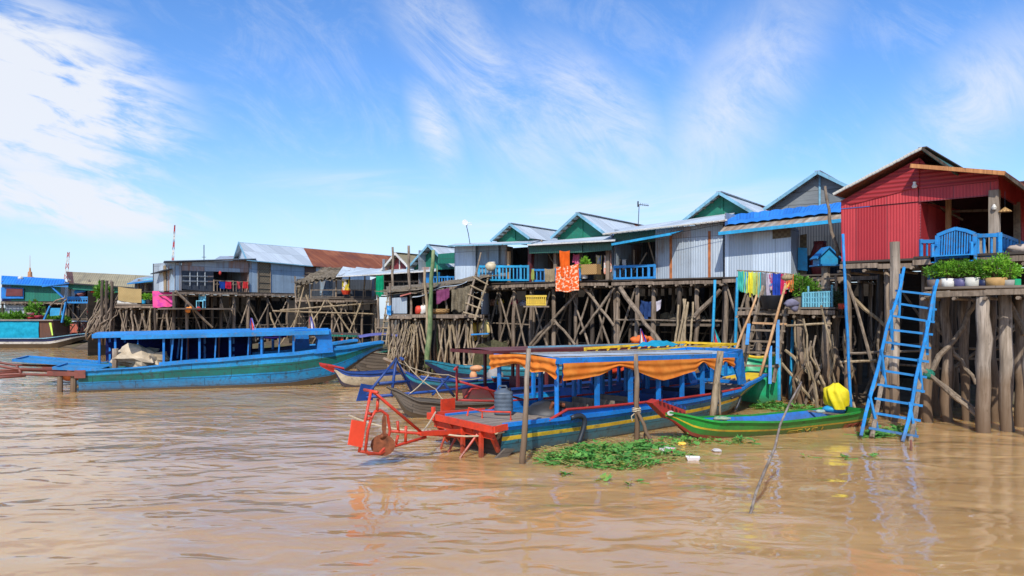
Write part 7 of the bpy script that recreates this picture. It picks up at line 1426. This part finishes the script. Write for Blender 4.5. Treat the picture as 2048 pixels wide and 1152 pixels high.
# ================= floating weeds and litter
def weeds(pts, n, spread, label, L=.14, hgt=.22, mat='leaf_water'):
    m = MB()
    for i in range(n):
        (px, py, rx, ry) = R.choice(pts); a = R.uniform(0, 6.28); k = R.random() ** .6; q = WL(px + math.cos(a) * rx * k, py + math.sin(a) * ry * k)
        z = abs(R.gauss(0, 1)) * hgt * .5 * (1.1 - k); base = V((q.x, q.y, .005 + z)); an = R.uniform(0, 6.28); d = V((math.cos(an), math.sin(an), R.uniform(-.15, .7)))
        lk = R.choice((.5, .8, 1, 1.2, 1.9))
        for s in (-1, 0, 1):
            dd = V((math.cos(an + s * .8), math.sin(an + s * .8), d.z)); m.leaf(base, dd, L * lk * R.uniform(.7, 1.1) * (1 if s == 0 else .75), L * lk * .42, 0, V((R.uniform(-.4, .4), R.uniform(-.4, .4), 1)))
        if R.random() < .2: m.bar((q.x, q.y, -.02), base, .008)
        if R.random() < .12: m.bar(V((q.x, q.y, .01)), V((q.x + R.uniform(-.4, .4), q.y + R.uniform(-.3, .3), .02)), .012)
    o = m.build('floating_weeds', M[mat]); return tag(o, label, None, None, 'stuff')
weeds([(1215, 908, 100, 16), (1140, 920, 70, 9), (1240, 928, 80, 13), (1280, 900, 50, 13), (1190, 906, 60, 16), (1200, 915, 140, 22)], 2100, 1, 'large mat of leafy green water weeds floating beside the orange draped boat', .085, .2)
weeds([(1360, 880, 40, 10), (1390, 885, 60, 6), (1320, 900, 40, 14), (1480, 886, 40, 5), (1340, 915, 50, 10)], 300, 1, 'thinner fringe of weeds trailing towards the green canoe', .1, .16)
weeds([(1770, 868, 45, 6), (1745, 872, 30, 5), (1800, 862, 20, 6)], 420, 1, 'weeds caught at the foot of the blue ladder', .1, .16); weeds([(1580, 818, 60, 8), (1540, 815, 40, 6)], 300, 1, 'weeds between the draped boat bow and the stilts', .12, .2)
weeds([(1130, 950, 8, 3), (1208, 962, 10, 4), (1275, 965, 8, 4), (1690, 917, 8, 4), (1610, 916, 8, 3), (1260, 972, 3, 6), (925, 820, 14, 4), (1745, 912, 14, 4)], 60, 1, 'scattered sprigs of weed drifting on open water', .09, .06)
m = MB()                                                  # dead stems and scum mixed into the mat
for i in range(420):
    a = R.uniform(0, 6.28); k = R.random() ** .5; q = WL(1225 + math.cos(a) * 165 * k, 908 + math.sin(a) * 30 * k); an = R.uniform(0, 6.28); l = R.uniform(.08, .35); z = R.uniform(.005, .06); m.bar((q.x, q.y, z), (q.x + math.cos(an) * l, q.y + math.sin(an) * l, z + R.uniform(-.02, .06)), .009)
for i in range(500):
    a = R.uniform(0, 6.28); k = R.random() ** .5; q = WL(1240 + math.cos(a) * 190 * k, 908 + math.sin(a) * 34 * k); an = R.uniform(0, 6.28); m.leaf((q.x, q.y, R.uniform(.006, .03)), (math.cos(an), math.sin(an), .05), R.uniform(.05, .12), R.uniform(.02, .04))
dw = m.build('dead_weeds', plain('dead_stems', (.34, .27, .09), .8, 0, .4, 9)); tag(dw, 'yellow brown dead stems and scum in the weed mat', None, None, 'stuff')
def litter(name, label, cat, px, py, fn, mat):
    q = WL(px, py); m = MB(); fn(m, q); return single(m, name, mat, label, cat, None, False)
foam = plain('white_foam', (.78, .76, .78), .6, 0, .05)
def tray(m, q):
    a = rad(-8); e = V((math.cos(a), math.sin(a), 0)); f = V((-math.sin(a), math.cos(a), 0)); P0 = [q + e * x * .1 + f * y * .06 for x, y in ((-1, -1), (1, -1), (1, 1), (-1, 1))]; P1 = [q + e * x * .13 + f * y * .09 + UP * .06 for x, y in ((-1, -1), (1, -1), (1, 1), (-1, 1))]
    n = len(m.v); m.v += P0 + P1; m.face((n, n + 1, n + 2, n + 3))
    for i in range(4): j = (i + 1) % 4; m.face((n + i, n + j, n + 4 + j, n + 4 + i))
litter('foam_tray', 'white foam food tray floating beside the weed mat', 'tray', 1386, 920, tray, foam)
litter('plastic_bag', 'clear crumpled plastic bag with pink print caught in the weeds', 'plastic bag', 1342, 903, lambda m, q: [m.blob(q + V((R.uniform(-.2, .2), R.uniform(-.1, .1), .03)), .13, .1, .05, 9, 6, .6, 4, 0, i) for i in range(2)], plain('clear_bag', (.5, .45, .42), .3, 0, .3, 14))
litter('plastic_bag', 'small pink plastic scrap in the weeds', 'plastic bag', 1341, 905, lambda m, q: m.blob(q + V((.02, -.12, .05)), .05, .05, .05, 8, 6, .6, 4), plain('pink_scrap', (.8, .1, .2), .4))
litter('plastic_bag', 'greyish plastic bag floating right of the weeds', 'plastic bag', 1433, 903, lambda m, q: m.blob(q + UP * .02, .1, .08, .04, 9, 6, .6, 4), plain('grey_bag', (.5, .46, .42), .4))
litter('plastic_bag', 'yellow scrap floating at the weed edge near the red prow', 'plastic bag', 1363, 890, lambda m, q: m.blob(q + UP * .03, .09, .06, .04, 9, 6, .6, 4), plain('yellow_scrap', (.7, .45, .05), .5))

m = MB(); a, c = T0.shift(-.55).at(1450, 447), C0.shift(-.85).at(1060, 492); q = [a.lerp(c, i / 16) - UP * (.22 * math.sin(math.pi * i / 16)) for i in range(17)]; m.tube(q, .012, 4); single(m, 'power_cable', M['iron'], 'dark cable sagging along the eaves of the green hooded house', 'cable')
# household things in the open rooms and on the decks
def pots(pl, px, z, k, r, hh, mt, lab, name='jar', cat='jar'):
    q = pl.shift(k).col(px, z); m = MB(); m.lathe(q, [(r * .7, 0), (r, hh * .35), (r, hh * .6), (r * .6, hh * .9), (r * .65, hh)], 12); single(m, name, mt, lab, cat, None, True)
pots(C0, 1075, zc, 1.2, .3, .6, plain('clay_pot', (.25, .1, .05), .7), 'brown clay jar in the dark room of the open fronted house'); pots(C0, 1200, zc, .8, .28, .5, M['tin_tan'], 'tan jar on the floor right of the woven basket')
pots(C0, 1038, zc, .9, .3, .8, M['blue_deep'], 'dark blue barrel in the doorway of the tin fronted house', 'barrel', 'barrel'); pots(T0, 1265, zt_, .9, .3, .7, M['iron'], 'dark barrel behind the small blue balcony', 'barrel', 'barrel')
pots(R0, 1935, zr, 2.2, .3, .9, M['maroonp'], 'dark red barrel inside the red house veranda', 'barrel', 'barrel'); pots(B0, 1640, zb_, 1.2, .35, 1.3, M['maroon'], 'tall maroon cabinet jar in the doorway of the blue roofed house', 'cabinet', 'cabinet')
